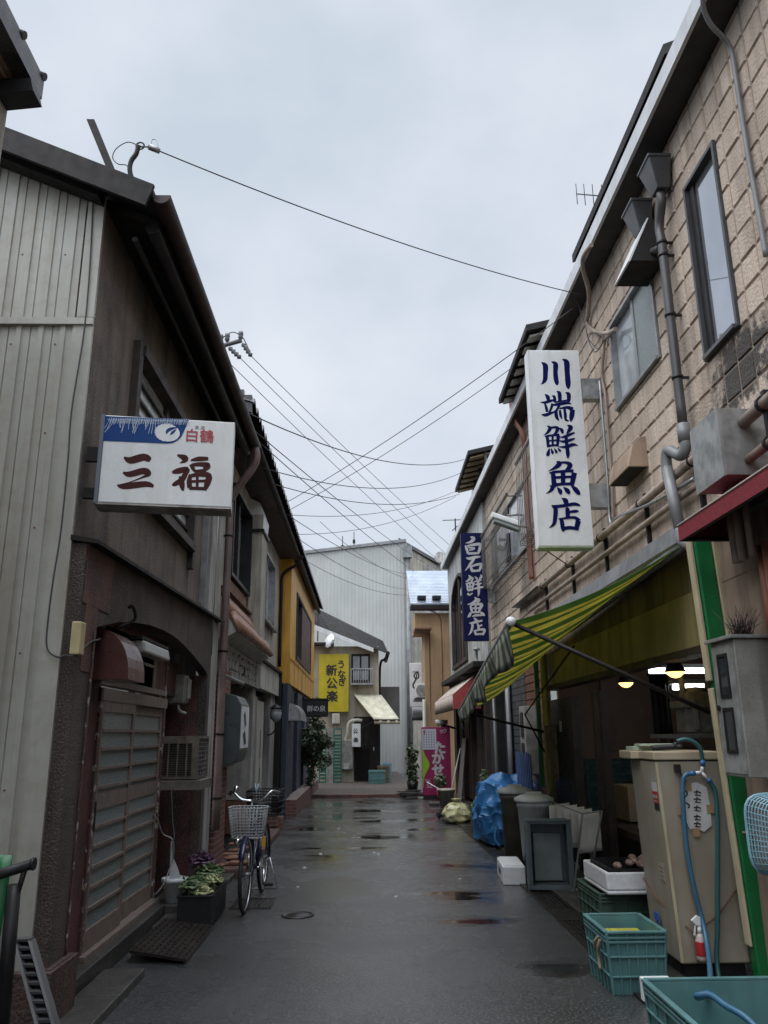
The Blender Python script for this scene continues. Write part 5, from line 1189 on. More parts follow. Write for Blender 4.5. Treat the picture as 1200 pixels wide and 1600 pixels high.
for k in range(90):
    a, r = rnd.random()*6.28, rnd.uniform(.02,.14); q = Vector((2.46+rnd.gauss(0,.03), my0+.14+rnd.gauss(0,.03), mz1+.024)); tip = q+Vector((math.cos(a)*r, math.sin(a)*r, rnd.uniform(.06,.19)))
    g.tube([q, q.lerp(tip,.5)+Vector((0,0,.02)), tip], [.0025,.002,.001], 3)
tag(g.build('dry_weeds', m_soil), 'tuft of dry weeds growing on top of the meter cabinet', 'weeds')
# blue basket hung at the right edge
t = thing('blue_basket', 'light blue plastic basket hanging under the meter cabinet', 'basket', (2.4, 4.7, .8))
b0, b1 = P(1183,1243,Y=4.75), P(1170,1372,Y=4.75)
xb0 = P(1166,1330,Y=4.75).x; zt_, zb_ = P(1186,1243,Y=4.75).z, P(1186,1372,Y=4.75).z
g = MB(); hh = zt_-zb_; cx = xb0+.30
def bsk(a, k, off=0):
    hx, hy = .235-.05*k, .10; c_, s_ = math.cos(a), math.sin(a); q = (abs(c_)**5+abs(s_)**5)**-.2
    return Vector((cx+hx*c_*q, 4.75+.10-.2*k, (zt_+zb_)/2+(hh/2-.03*k)*s_*q))
for k in range(9): g.tube([bsk(2*math.pi*q/48, k/8) for q in range(49)], .011 if k in (0,8) else .005, 5, cap=False)
for q in range(48): g.tube([bsk(2*math.pi*q/48, 0), bsk(2*math.pi*q/48, 1)], .004, 4)
for q in range(-9,10):
    x = cx+q*.019; g.tube([(x,4.655,zb_+.03),(x,4.655,zt_-.03)], .004, 4)
for q in range(14): z = zb_+.03+q*(hh-.06)/13; g.tube([(cx-.18,4.655,z),(cx+.18,4.655,z)], .004, 4)
g.build('basket_mesh', m_basket, t)
tube(smoothpath([(cx,4.76,zt_-.01),(cx+.01,4.80,zt_+.03),(cx+.02,max(4.85,my0+.05),mz0+.002)],4),.006,6).build('hanging_cord', m_rope, t)
# ------------------------------------------------------------------ signs on the right
KAWABATA = [[(305,262,6),(350,290,60),(374,335,86),(372,430,76),(368,520,72),(340,575,45),(300,608,4)], [(462,250,6),(510,272,56),(532,310,80),(528,430,72),(540,530,75),(552,590,60),(556,620,18)], [(632,213,6),(680,235,60),(705,280,90),(712,420,80),(722,540,85),(728,630,72),(732,682,14)],
 [(362,760,8),(405,800,62),(422,862,48)], [(292,882,8),(360,890,42),(440,868,44),(505,850,26)], [(362,900,26),(388,980,46),(400,1040,40)], [(485,905,46),(462,980,40),(430,1055,32)], [(305,1075,8),(370,1086,52),(450,1060,42),(545,1022,14)],
 [(545,715,8),(590,745,60),(598,870,56)], [(470,785,8),(510,802,48),(520,885,46)], [(680,735,8),(730,757,62),(738,830,62),(728,880,48)], [(510,886,26),(600,872,24),(735,852,30)],
 [(455,935,14),(560,920,48),(700,898,46),(776,912,14)], [(590,925,40),(560,990,40),(530,1025,30)], [(535,1010,50),(545,1110,56),(580,1172,18)], [(590,985,24),(720,968,50),(795,1002,76)], [(795,1000,74),(780,1110,76),(765,1188,26)], [(595,1010,36),(610,1095,42),(630,1146,14)], [(670,990,38),(682,1085,48),(690,1160,36),(735,1175,22)],
 [(395,1255,8),(442,1288,58),(410,1352,46),(342,1407,5)], [(440,1290,34),(525,1276,38),(562,1302,58),(530,1370,46),(500,1392,26)], [(362,1412,14),(398,1440,48),(408,1500,48),(418,1590,46)], [(385,1418,36),(480,1402,34),(590,1398,46)], [(575,1402,60),(566,1480,52),(560,1580,40)], [(400,1570,36),(580,1552,32)], [(484,1405,34),(484,1570,34)], [(408,1492,28),(568,1478,28)],
 [(436,1608,14),(415,1680,56),(405,1724,42)], [(458,1608,12),(480,1665,44),(486,1697,16)], [(510,1606,12),(540,1658,44),(546,1686,16)], [(560,1602,12),(598,1642,38),(602,1662,12)],
 [(580,1285,8),(625,1320,54),(642,1376,32)], [(710,1243,8),(765,1277,72),(735,1335,54),(700,1382,14)], [(598,1430,8),(655,1430,40),(740,1396,46),(828,1360,24)], [(574,1482,8),(660,1502,44),(760,1476,46),(832,1450,22)], [(572,1584,8),(700,1582,50),(800,1548,50),(878,1562,8)], [(690,1400,48),(700,1500,56),(714,1620,60),(722,1700,60),(722,1764,18)],
 [(540,1812,8),(590,1842,78),(530,1905,56),(415,1964,5)], [(590,1832,32),(690,1828,42),(758,1870,78),(712,1938,58),(690,1962,46)], [(430,1985,8),(484,2005,68),(498,2090,74),(512,2180,76),(540,2205,18)], [(478,1982,44),(620,1966,42),(810,1958,48)], [(822,1986,86),(802,2090,78),(782,2184,66)], [(512,2176,54),(650,2164,44),(782,2160,52)], [(512,2062,42),(792,2050,42)], [(645,1970,74),(648,2172,70)],
 [(440,2185,8),(482,2220,66),(440,2280,38),(376,2313,4)], [(552,2215,8),(597,2270,68),(612,2326,32)], [(650,2210,8),(712,2266,72),(747,2318,36)], [(770,2180,18),(840,2250,74),(890,2308,58),(906,2332,18)],
 [(622,2385,8),(682,2422,78),(702,2490,60)], [(464,2500,14),(560,2512,48),(700,2496,50),(830,2476,54),(912,2502,26)], [(480,2510,38),(528,2545,68),(524,2680,68),(500,2790,52),(424,2850,5)], [(690,2535,28),(716,2572,72),(720,2700,64)], [(738,2602,28),(830,2590,48),(890,2588,22)], [(573,2705,8),(620,2732,58),(640,2840,64),(652,2906,36)], [(598,2712,30),(720,2692,36),(830,2688,46),(902,2740,58)], [(884,2740,86),(856,2848,72)], [(640,2862,54),(760,2846,54),(892,2870,42)]]
YS = 8.0
t = thing('white_shop_sign', 'tall white lightbox sign lettered 川端鮮魚店 in blue brush characters', 'sign', (2.2, YS, 4.6))
tl, tr, br, bl = P(826,548,Y=YS), P(903,546,Y=YS), P(929,852,Y=YS), P(842,854,Y=YS)
x0, x1, z0, z1 = (tl.x+bl.x)/2, (tr.x+br.x)/2, (bl.z+br.z)/2, (tl.z+tr.z)/2
box(x0, x1, YS, YS+.17, z0, z1).build('lightbox', m_signwhite, t, bevel=.005)
g = MB(); g.box(x0-.006, x0-.001, YS-.004, YS+.175, z0, z1); g.build('side_trim', m_white, t)
g = MB(); g.box(x0-.004, x1+.004, YS-.004, YS+.175, z0-.018, z0-.002); g.build('bottom_trim', M('greenish bottom trim', (.30,.37,.25), (.2,.25,.17), 9, .4), t)
def f_kw(x, y): return P(815+x/10, 540+y/10, Y=YS)
strokes(MB(), KAWABATA, f_kw, (0,-1,0)).build('lettering', m_blueink, t)
for (u, v, h) in ((922,610,.24),(938,776,.26)):
    c = P(u, v, Y=YS+.08); box(x1+.002, XR-.002, YS+.03, YS+.14, c.z-h/2, c.z+h/2).build('wall_bracket', m_steel, t)
tag(tube([P(850,858,Y=YS+.1), P(898,890,X=XR-.01)], .007, 5).build('stay_wire', m_wire), 'short stay wire from the white shop sign foot to the wall', 'wire')
YB2 = 15.6
t = thing('navy_shop_sign', 'tall navy blue sign lettered 白石鮮魚店 in white brush characters', 'sign', (2.2, YB2, 4.4))
tl, tr, br, bl = P(719,832,Y=YB2), P(757,833,Y=YB2), P(765,1000,Y=YB2), P(726,1002,Y=YB2)
x0, x1, z0, z1 = (tl.x+bl.x)/2, (tr.x+br.x)/2, (bl.z+br.z)/2, (tl.z+tr.z)/2
box(x0, x1, YB2, YB2+.14, z0, z1).build('panel', m_navy, t, bevel=.005)
SHIRA = [[(215,118,10),(258,140,48),(225,185,34),(150,205,5)], [(145,235,14),(165,280,34),(185,350,26)], [(165,245,16),(250,228,34),(340,218,36),(350,250,36),(330,320,34),(318,352,14)], [(185,265,10),(240,270,26),(272,275,20),(250,292,14),(200,300,20)], [(185,345,30),(250,342,30),(320,340,26)],
 [(158,400,10),(200,412,36),(280,395,34),(352,388,18)], [(270,405,30),(215,490,34),(145,578,6)], [(205,510,10),(228,545,34),(240,590,26)], [(225,520,20),(300,495,32),(372,490,34),(350,540,34),(335,590,16)], [(240,580,30),(340,575,28)],
 [(188,640,8),(215,665,34),(190,705,28),(150,725,6)], [(210,670,22),(248,680,28),(225,725,22)], [(155,745,10),(172,775,26),(182,845,22)], [(170,750,24),(255,740,30),(245,800,26),(240,850,18)], [(180,845,22),(245,835,22)], [(178,795,20),(245,788,20)], [(210,745,18),(212,850,18)], [(180,880,30),(200,905,20),(245,880,16)],
 [(275,655,10),(300,680,26),(308,700,14)], [(355,625,8),(362,660,32),(330,700,18)], [(265,725,10),(320,715,28),(368,700,14)], [(275,765,10),(330,755,28),(370,745,14)], [(250,825,12),(330,805,30),(398,795,18)], [(315,700,26),(328,800,34),(328,880,26),(318,925,5)],
 [(270,935,8),(298,965,36),(250,1010,30),(175,1035,6)], [(290,965,24),(335,970,32),(305,1015,26)], [(215,1040,12),(225,1080,30),(240,1140,24)], [(225,1040,22),(300,1030,28),(368,1035,40),(345,1090,34),(330,1140,24)], [(235,1085,22),(340,1080,22)], [(285,1035,24),(288,1140,24)], [(235,1140,24),(335,1135,26)], [(220,1140,22),(205,1180,36),(178,1205,12)], [(240,1195,12),(290,1180,30),(370,1178,22)], [(350,1135,18),(385,1165,40),(412,1185,10)],
 [(260,1212,8),(290,1240,38),(300,1270,24)], [(200,1285,10),(250,1280,30),(320,1262,30),(378,1250,20)], [(228,1290,20),(245,1320,32),(225,1400,26),(188,1450,5)], [(310,1285,18),(325,1330,32),(325,1385,28)], [(330,1325,16),(375,1312,26)], [(262,1380,10),(280,1410,30),(290,1448,20)], [(275,1390,20),(350,1372,26),(405,1375,34),(395,1415,30),(385,1450,14)], [(290,1435,26),(390,1430,26)]]
def f_sh(x, y): return P(710+x/8.643, 825+y/8.643, Y=YB2)
strokes(MB(), SHIRA, f_sh, (0,-1,0), 1.05).build('lettering', m_paper, t)
c = P(770,930,Y=YB2+.06); g = MB(); g.box(x1+.002, XR-.02, YB2+.03, YB2+.1, c.z-.15, c.z+.15); g.build('wall_bracket', m_steel, t); box(x1+.002, XR-.02, YB2+.04, YB2+.08, z1-.16, z1-.1).build('wall_bracket', m_steel, t)

# ------------------------------------------------------------------ striped awning
t = thing('striped_awning', 'drooping yellow and green striped awning over the fish shop', 'awning', (1.9, 9, 2.6))
A0, A1 = Vector((2.50, 6.15, P(1058,857,X=2.5).z)), Vector((2.50, 11.75, 2.72))
B0 = P(797, 972, Y=6.2); B1 = P(718, 1112, Y=11.75)
NS = 27
def awn(u_, v_):     # u along the bar, v wall -> front
    a = A0.lerp(A1, u_); b = B0.lerp(B1, u_); p = a.lerp(b, v_)
    s_ = 4*v_*(1-v_)
    p.z -= s_*(.06 + .10*u_) + .012*math.sin(u_*40)*s_
    return p
g = MB(); g.grid(awn, NS*2, 12, True, lambda i, j: 1 if (i//2) % 2 == 0 else 0); g.build('canvas', [m_yel, m_grn], t, solid=.004)
def val(u_, v_):
    b = B0.lerp(B1, u_); return b + Vector((-.02+.035*math.sin(u_*33)*v_ + .03*v_, .0, -.02-.22*v_*(1+.25*math.sin(u_*19)) ))
g = MB(); g.grid(val, NS*4, 4, True, lambda i, j: 1 if (i//2) % 2 == 0 else 0); g.build('valance', [m_valw, m_valg], t, solid=.003)
g = MB(); g.tube([B0, B1], .03, 10); g.build('front_bar', m_pvc, t)
g = MB(); g.lathe([(0,-.04),(.035,-.035),(.04,0),(.035,.035),(0,.04)], B0+Vector((0,-.02,0)), 12, True, Matrix.Rotation(R(90),3,'X')); g.build('bar_cap', m_white, t)
e0 = P(1110,1113,X=2.5); 
g = MB(); g.tube([B0+Vector((.03,.03,-.01)), Vector((2.53, 6.0, e0.z))], .017, 8); g.build('arm', m_dark, t); g = MB(); g.tube([B1+Vector((.03,-.05,0)), (2.47, 11.4, 1.62)], .017, 8); g.build('arm', m_dark, t)
tube([Vector((2.5,9.6,2.6)), (2.2,11.3,1.85), (2.47,11.42,1.35)], .012, 6).build('brace', m_dark, t)
tube([A0+Vector((.03,-.1,.02)), A1+Vector((.03,.1,.02))], .045, 12).build('roller', m_cfas, t)
t2 = P(875, 830, X=XR)
# wall boxes and lamps on the right
def wbox(name, label, cat, u0, v0, u1, v1, dx, mat, bevel=.01):
    a, b = P(u0, v0, X=XR-dx), P(u1, v1, X=XR-dx); return tag(box(XR-dx, XR-.002, a.y, b.y, b.z, a.z).build(name, mat, bevel=bevel), label, cat)
wbox('wall_cabinet', 'pale grey weathered steel box on block wall above the striped awning', 'cabinet', 838, 915, 799, 950, .14, M('weathered grey green steel', (.26,.28,.25), (.18,.19,.17), 5, .6, streak=(.1,.1,.08)))
t = thing('street_lamp', 'white fluorescent street lamp arm by the window grille', 'lamp', P(800,818,Y=11.9))
a, b = P(768, 812, Y=12.0), P(812, 822, Y=11.9)
g = MB(); g.prism([a+Vector((0,-.09,.02)), a+Vector((0,.09,.02)), b+Vector((0,.09,-.03)), b+Vector((0,-.09,-.03))], (0,0,.09)); g.build('lamp_head', m_white, t, bevel=.02)
g = MB(); g.prism([a+Vector((.03,-.07,-.05)), a+Vector((.03,.07,-.05)), b+Vector((0,.07,-.10)), b+Vector((0,-.07,-.10))], (0,0,.06)); g.build('diffuser', m_frost, t, bevel=.015)
tube([b+Vector((-.02,0,.0)), Vector((XR,12.0,b.z))], .02).build('arm', m_alu, t)
g = MB()
for k in range(3):
    q = P(783+3*k,640,X=2.42); g.tube(smoothpath([P(803+2*k,572+8*k,X=2.42), P(797+2*k,600,X=2.42), P(800+2*k,650,X=2.42), P(815+2*k,680,X=2.52), P(818+2*k,720,X=2.55), P(825+2*k,850,X=2.55), P(829+2*k,905,X=2.55)],5), .022, 8)
tag(g.build('rusty_pipes', m_rustpipe), 'bundle of rust brown pipes beside the white shop sign', 'pipe')
# bar grilles at the first floor windows
def grille(name, label, y0, y1, z0, z1, dx, n):
    g = MB()
    for k in range(n+1):
        y = y0 + (y1-y0)*k/n; g.tube(smoothpath([(XR-dx,y,z1),(XR-dx,y,z0+.15),(XR-dx*.75,y,z0+.03),(XR,y,z0)],4), .0065, 5)
    for z in (z1, (z0+z1)/2+.2): g.tube([(XR-dx,y0,z),(XR-dx,y1,z)], .014, 6); g.tube([(XR-dx,y0,z),(XR,y0,z)], .014, 6)
    g.box(XR-dx-.02, XR-dx+.02, y0-.02, y1+.02, z1+.015, z1+.05)
    for k in range(3): g.tube([(XR-dx*(.9-.3*k),y0,z0+.10-.04*k),(XR-dx*(.9-.3*k),y1,z0+.10-.04*k)], .009, 5)
    return tag(g.build(name, M('aged steel bars '+label[:9], (.21,.19,.17), (.15,.13,.115), 6, .45, metal=.4)), label, 'grille', 'bar grilles on the first floor')
grille('window_grille', 'curved steel bar grille hanging behind the navy shop sign', 12.6, 16.3, 4.32, 5.38, .26, 30)
grille('window_grille', 'narrow steel bar grille hidden partly behind the white shop sign', 10.2, 11.7, 4.3, 5.6, .26, 12)
# rooftop shelters
def shelter(label, pa, pb, X, dep, posts, inner):
    t = thing('roof_shelter', label, 'roof shelter', (X+.6, (pa.y+pb.y)/2, zS), 'shelters on the shop roof')
    g = MB(); g.prism([(X,pa.y,pa.z),(X,pa.y,pa.z-.09),(X+dep,pa.y,pa.z+.30),(X+dep,pa.y,pa.z+.39)], (0,pb.y-pa.y,pb.z-pa.z)); g.build('canopy', m_dark, t)
    g = MB(); n = 7
    for k in range(n): 
        q = pa.lerp(pb, (k+.3)/n); g.prism([(X+.06,q.y,q.z-.10),(X+.06,q.y,q.z-.13),(X+dep,q.y,q.z+.26),(X+dep,q.y,q.z+.29)], (0,(pb.y-pa.y)/n*.55,0))
    g.build('ceiling_boards', inner, t)
    g = MB()
    for k in range(posts):
        q = pa.lerp(pb, (k+.1)/posts if posts > 1 else .5); g.box(X+.35,X+.40,q.y-.025,q.y+.025,zS,q.z+.02); 
    g.box(X+.35,X+.40,pa.y,pb.y,zS+.35,zS+.40); q = pa.lerp(pb,.5); g.box(X+.45,X+.52,pa.y,pb.y,q.z-.12,q.z-.04); g.build('posts', m_wooddk, t)
    g = MB(); g.box(X+.39,X+.395,pa.y+.05,pb.y,zS+.4,q.z-.1); g.build('glazing', m_glasslt, t)
XSH = 2.15
m_ply = M('plywood underside', (.42,.31,.17), (.3,.22,.12), 5, .7)
shelter('brown roofed rooftop shelter with glazed side just left of the white shop sign', P(822,507,X=XSH), P(779,623,X=XSH), XSH, 1.6, 4, m_creamsm)
shelter('smaller rooftop shelter with plywood underside above the navy shop sign', P(731,704,X=XSH), P(711,764,X=XSH), XSH, 1.6, 3, m_ply)
# ------------------------------------------------------------------ dark shop beyond (ground floor)
t = thing('dark_shopfront', 'dark shuttered shopfront with orange slatted wall behind the bins', 'shopfront', (2.7, 14, 0))
g = MB(); g.box(XR+.02, XR+.12, 11.95, 13.2, .05, 2.7)
for k in range(20): g.box(XR+.0, XR+.02, 12.0, 13.2, .12+k*.125, .12+k*.125+.105)
g.build('slat_wall', M('red orange slats', (.20,.085,.045), (.13,.055,.03), 3, .6, streak=(.06,.03,.02), streak_amt=.7), t)
g = MB()
for k in range(22): g.box(XR+.01, XR+.03, 13.3, 14.5, .06+k*.115, .06+k*.115+.105)
g.build('roller_shutter', M('dark shutter', (.05,.055,.065), (.035,.04,.05), 3, .45), t)
g = MB(); g.box(XR+.1, XR+.2, 13.2, 16.7, 0, 3.0); g.build('back', m_void, t)
tube([(XR-.05,14.6,0),(XR-.05,14.6,2.6)], .045, 10).build('pipe', m_pvc, t); tube([(XR-.05,16.2,0),(XR-.05,16.2,2.6)], .03, 8).build('pipe', m_pvc, t)
g = MB(); g.box(XR-.06, XR+.1, 14.66, 14.8, .05, 2.7); g.box(XR-.06, XR+.1, 15.9, 16.05, .05, 2.7); g.box(XR-.02, XR+.1, 11.9, 16.7, 2.72, 2.95); g.build('frame', m_black, t)
wc = thing('old_meter_cabinet', 'narrow pale meter cabinet on the orange slatted wall beyond the awning', 'cabinet', (2.5, 12.5, 1.3))
box(XR-.2, XR-.002, 12.35, 12.8, 1.02, 2.0).build('case', m_mach, wc, bevel=.008)
for z in (1.1, 1.55): box(XR-.212, XR-.2015, 12.47, 12.68, z, z+.36).build('slot_window', m_black, wc, bevel=.003)
# ------------------------------------------------------------------ white house with arched window and red white awning
t = thing('white_house', 'stained white house with tall arched window beyond the navy sign', 'house', (4, 20, 0))
g = MB(); ar = []
ay0, ay1, azb, azs = 19.9, 23.2, 3.45, 5.05
ym, rr = (ay0+ay1)/2, (ay1-ay0)/2
for k in range(13): a = math.pi*k/12; ar.append((ym - rr*math.cos(a), azs + .75*math.sin(a)))
g.prism([(XR-.05,y,z) for y,z in [(16.72,3.0),(16.72,6.49),(24.2,6.49),(24.2,3.0),(ay1,3.0),(ay1,azs)]+ar[::-1][1:-1]+[(ay0,azs),(ay0,3.0)]], (.2,0,0)); g.box(XR-.05,XR+.15,ay0,ay1,3.0,azb)
g.box(3.1, 6, 24.1, 24.2, 0, 6.4); g.build('wall', m_whitewall, t)
g = MB()
for k in range(12):
    (ya, za), (yb, zb) = ar[k], ar[k+1]; g.prism([(XR-.09,ya,za),(XR-.09,yb,zb),(XR-.09,ym+(yb-ym)*.9,azs+(zb-azs)*.9),(XR-.09,ym+(ya-ym)*.9,azs+(za-azs)*.9)], (.1,0,0))
g.box(XR-.09,XR+.01,ay0,ay0+.13,azb,azs); g.box(XR-.09,XR+.01,ay1-.13,ay1,azb,azs); g.box(XR-.1,XR+.01,ay0,ay1,azb-.1,azb); g.box(XR-.05,XR,ym-.06,ym+.06,azb,azs+.7); f = g.build('arched_window', m_wooddk, t)
g = MB(); g.prism([(XR+.02,y,z) for y,z in [(ay0,azb)]+[(ay0,azs)]+ar[1:-1]+[(ay1,azs),(ay1,azb)]], (.01,0,0)); g.build('pane', m_glass, f)
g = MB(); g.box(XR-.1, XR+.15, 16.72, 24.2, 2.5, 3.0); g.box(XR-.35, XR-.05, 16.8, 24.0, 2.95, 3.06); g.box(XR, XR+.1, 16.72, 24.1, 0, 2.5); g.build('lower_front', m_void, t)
for y in (17.2, 18.4, 19.6, 21.3, 22.7): box(XR-.09, XR-.001, y, y+.1, 0, 2.5).build('front_post', m_wooddk, t)
box(XR-.06, XR-.001, 20.2, 21.1, .1, 2.1).build('door', m_wooddk, t)
t = thing('red_white_awning', 'faded awning with pale top and red side over the far shop', 'awning', (2.2, 20, 2.4))
yA, yBb = 17.6, 22.9
pr0, pr1 = P(668,1108,Y=yBb), P(741,1047,X=XR-.1)
zlo = P(718,1100,Y=18.2).z
g = MB()
def aw2(u_, v_):
    y = 18.0 + 4.6*u_; x = 2.55 - .62*v_; return Vector((x, y, 2.95 - .52*v_ - .22*max(0,(v_-.7)/.3)*0 + .02*math.sin(u_*60)*(1-v_)))
g.grid(aw2, 24, 6, True); g.grid(lambda u_, v_: Vector((1.93, 18.0+4.6*u_, 2.43-.30*v_)), 24, 2, True); g.build('canvas', m_palecv, t, solid=.005)
g = MB(); g.prism([(2.55,18.0,2.93),(1.94,18.0,2.42),(1.94,18.0,2.13),(2.55,18.0,2.13)], (0,.006,0)); g.build('side', m_redcv, t)
g = MB(); g.tube([(2.55,18.0,2.12),(1.94,18.0,2.12),(1.94,22.6,2.12)], .015); g.tube([(2.5,18.6,2.98),(2.3,19.2,2.86),(2.45,20,2.95)], .05, 6); g.build('awning_frame', m_dark, t)
# small clutter on the ledge
t = MB(); t.lathe([(0,.10),(.07,.10),(.075,.05),(.03,.03),(.03,-.2),(.05,-.22)], (XR-.2,17.3,3.28), 12); tag(t.build('mushroom_vent', m_steel), 'small mushroom vent cap on the ledge below navy sign', 'vent')
# ------------------------------------------------------------------ peach house and its metal roof
YP = 24.4
t = thing('peach_house', 'peach coloured house with ribbed blue grey metal roof at the lane end', 'house', (3, 27, 0))
p = lambda u, v, y=YP: P(u, v, Y=y)
xl = p(649,1000).x
xl2 = p(667,1100).x; zj2 = p(670,986).z
g = MB(); g.box(xl, 4.5, YP, YP+1.6, zj2, p(670,958).z); g.box(xl2, 4.5, YP+.002, YP+1.6, 0, zj2-.002); g.box(xl2-.03, xl2+.1, YP-.03, YP, 0, zj2-.07); g.build('wall', m_peach, t)
g = MB(); a = p(643,948); b = p(643,895, YP+2.0)
for k in range(22):
    v0, v1 = k/22, (k+.72)/22
    q0, q1 = Vector((a.x-.06,YP-.35,a.z+.06)).lerp(Vector((a.x-.06,YP+1.6,b.z)), v0), Vector((a.x-.06,YP-.35,a.z+.06)).lerp(Vector((a.x-.06,YP+1.6,b.z)), v1)
    g.prism([q0, q1, q1+Vector((0,.0,-.05)), q0+Vector((0,0,-.05))], (3.2,0,0))
q0, q1 = Vector((a.x-.06,YP-.35,a.z+.02)), Vector((a.x-.06,YP+1.6,b.z-.04)); g.prism([q0,q1,q1+Vector((0,0,-.06)),q0+Vector((0,0,-.06))],(3.2,0,0)); g.build('roof', m_metalroof, t)
g = MB(); g.box(a.x-.05, 4.5, YP-.38, YP-.002, a.z-.13, a.z+.0); g.build('gutter', m_dark, t)
g = MB()
for u in (658, 681): q = p(u,938); g.box(q.x-.13,q.x+.13,YP-.34,YP-.1,q.z-.0,q.z+.09)
g.build('snow_guard', m_black, t)
g = MB(); c0 = p(646,990); c1 = p(672,990); g.prism([(c0.x-.05,YP-.7,c0.z-.05),(c1.x,YP-.02,c0.z-.05),(c1.x,YP-.02,c0.z+.02),(c0.x-.05,YP-.7,c0.z+.02)],(0,0,.0001)); g.bm.clear()
g.box(xl-.06, p(671,990).x, YP-.85, YP-.002, zj2-.05, zj2); g.box(xl-.05, p(670,990).x, YP-.8, YP-.03, zj2-.08, zj2-.051); g.build('hood_roof', m_rust, t)
g = MB(); g.tube(smoothpath([p(652,950),p(684,960),p(690,990),p(692,1100)],5),.015,6); g.tube([p(671,988),p(672,1110)],.02,6); g.build('wall_pipe', m_rustpipe, t)
g = MB(); g.tube([(xl2-.09,YP-.1,0),(xl2-.09,YP-.1,2.6)],.05,10); g.build('pale_pipe', m_creamsm, t)
t = thing('outdoor_unit', 'white outdoor air conditioner unit mounted beside the peach house', 'air conditioner', (1.1, 25, 2.6))
u0, u1 = P(650,1068,Y=25.2), P(667,1090,Y=25.2)
box(u0.x, u1.x, 25.2, 25.9, u1.z, u0.z).build('case', m_white, t, bevel=.02); g = MB(); g.lathe([(.17,0),(.17,.01),(.15,.01)], ((u0.x+u1.x)/2,25.19,(u0.z+u1.z)/2), 16, False, Matrix.Rotation(R(90),3,'X')); g.build('fan_guard', m_steel, t); box(u0.x-.05,u1.x+.25,25.15,25.9,u1.z-.1,u1.z-.02).build('shelf', m_pvcdk, t)
t = thing('grey_script_sign', 'pale grey upright sign with black script letter beside the peach house', 'sign', (1.0, 27, 3))
u0, u1 = P(640,1036,Y=27), P(660,1104,Y=27); box(u0.x,u1.x,27,27.15,u1.z,u0.z).build('panel', m_white, t, bevel=.01)
g = MB(); cxx = (u0.x+u1.x)/2
def f_l(x, y): return Vector((cxx + x, 27, P(650,1066,Y=27).z - y))
strokes(g, [[(.1,-.3,.02),(.02,-.32,.035),(-.06,-.2,.05),(.02,-.1,.03),(.1,-.2,.05),(.06,-.34,.03),(.0,-.1,.05),(-.1,.1,.05),(-.02,.2,.04),(.1,.1,.02)]], f_l, (0,-1,0), 1, .01)
g.build('lettering', m_blackink, t)
g = MB(); text_mesh(g, 'snack', .1, (cxx, 26.996, P(650,1055,Y=27).z+.12), (1,0,0), (0,0,1), .001); g.build('small_lettering', m_pvcdk, t)
g = MB(); g.grid(lambda u_, v_: Vector((P(643,1110,Y=27.6).x+(P(664,1110,Y=27.6).x-P(643,1110,Y=27.6).x)*u_, 27.8-.4*math.sin(v_*1.57), P(650,1102,Y=27.6).z-.5*(1-math.cos(v_*1.57)))), 12, 6); tag(g.build('barrel_awning', m_pvcdk, solid=.02), 'small dark barrel awning over the far door', 'awning')
# ------------------------------------------------------------------ big grey building, beige house behind
YG = 36
t = thing('grey_building', 'tall pale grey corrugated building closing the end of the lane', 'building', (-2, 38, 0))
L0, R0 = P(440,870,Y=YG), P(629,848,Y=YG); xr = P(640,1205,Y=YG).x
g = MB(); x = -9.0; prof = []
while x < xr-.1: prof += [(x,0),(x+.02,-.009),(x+.075,-.009),(x+.095,0)]; x += .16
prof.append((xr, 0))
zl = lambda xx: R0.z + (xx-R0.x)*(R0.z-L0.z)/(R0.x-L0.x)
for (xa, da), (xb, db) in zip(prof, prof[1:]): g.poly([(xa,YG+da,0),(xb,YG+db,0),(xb,YG+db,zl(xb)),(xa,YG+da,zl(xa))])
g.prism([(xr,YG+.05,0),(xr,YG+8,0),(xr,YG+8,8.3),(xr,YG+.05,zl(xr))],(.05,0,0)); g.prism([(-9,YG+.05,0),(xr,YG+.05,0),(xr,YG+.05,zl(xr)-.02),(-9,YG+.05,zl(-9)-.02)],(0,.2,0)); g.build('corrugated_wall', m_greyblg, t)
g = MB(); g.prism([(-9,YG-.12,zl(-9)),(xr,YG-.12,zl(xr)),(xr,YG-.12,zl(xr)+.14),(-9,YG-.12,zl(-9)+.14)],(0,8,0)); g.build('roof_edge', m_pvc, t)
g = MB(); q = P(635,872,Y=YG-.2); g.tube([(q.x+.05,YG-.2,0),(q.x+.05,YG-.2,q.z)],.13,10); g.box(q.x-.15,q.x+.25,YG-.4,YG-.04,q.z,q.z+.55); g.build('downpipe', m_cfas, t)
g = MB(); q = P(553,845,Y=YG); g.tube([(q.x,YG+.3,q.z-.3),(q.x,YG+.3,q.z+.5)],.02,5); g.box(q.x-.06,q.x+.06,YG+.25,YG+.35,q.z-.05,q.z+.12); g.build('roof_aerial', m_dark, t); g = MB(); q = P(535,850,Y=YG); g.tube([(q.x,YG+.3,q.z-.3),(q.x,YG+.3,q.z+.45)],.02,5); g.box(q.x-.08,q.x+.08,YG+.25,YG+.35,q.z-.15,q.z); g.build('roof_aerial', m_dark, t)
g = MB(); q0, q1 = P(534,1072,Y=YG-1.2), P(625,1215,Y=YG-1.2); 
g.box(P(593,1072,Y=31).x, P(624,1072,Y=31).x, 31, 34, 2.1, P(610,1073,Y=31).z)
tag(g.build('dark_annex', M('dark brown cladding', (.10,.095,.09), (.075,.07,.068), 2, .6)), 'dark clad box annex beside the cream awning', 'building')
t = thing('beige_tower', 'plain beige building top peeking out behind the ribbed blue grey roof', 'building', (4.5, 40, 0))
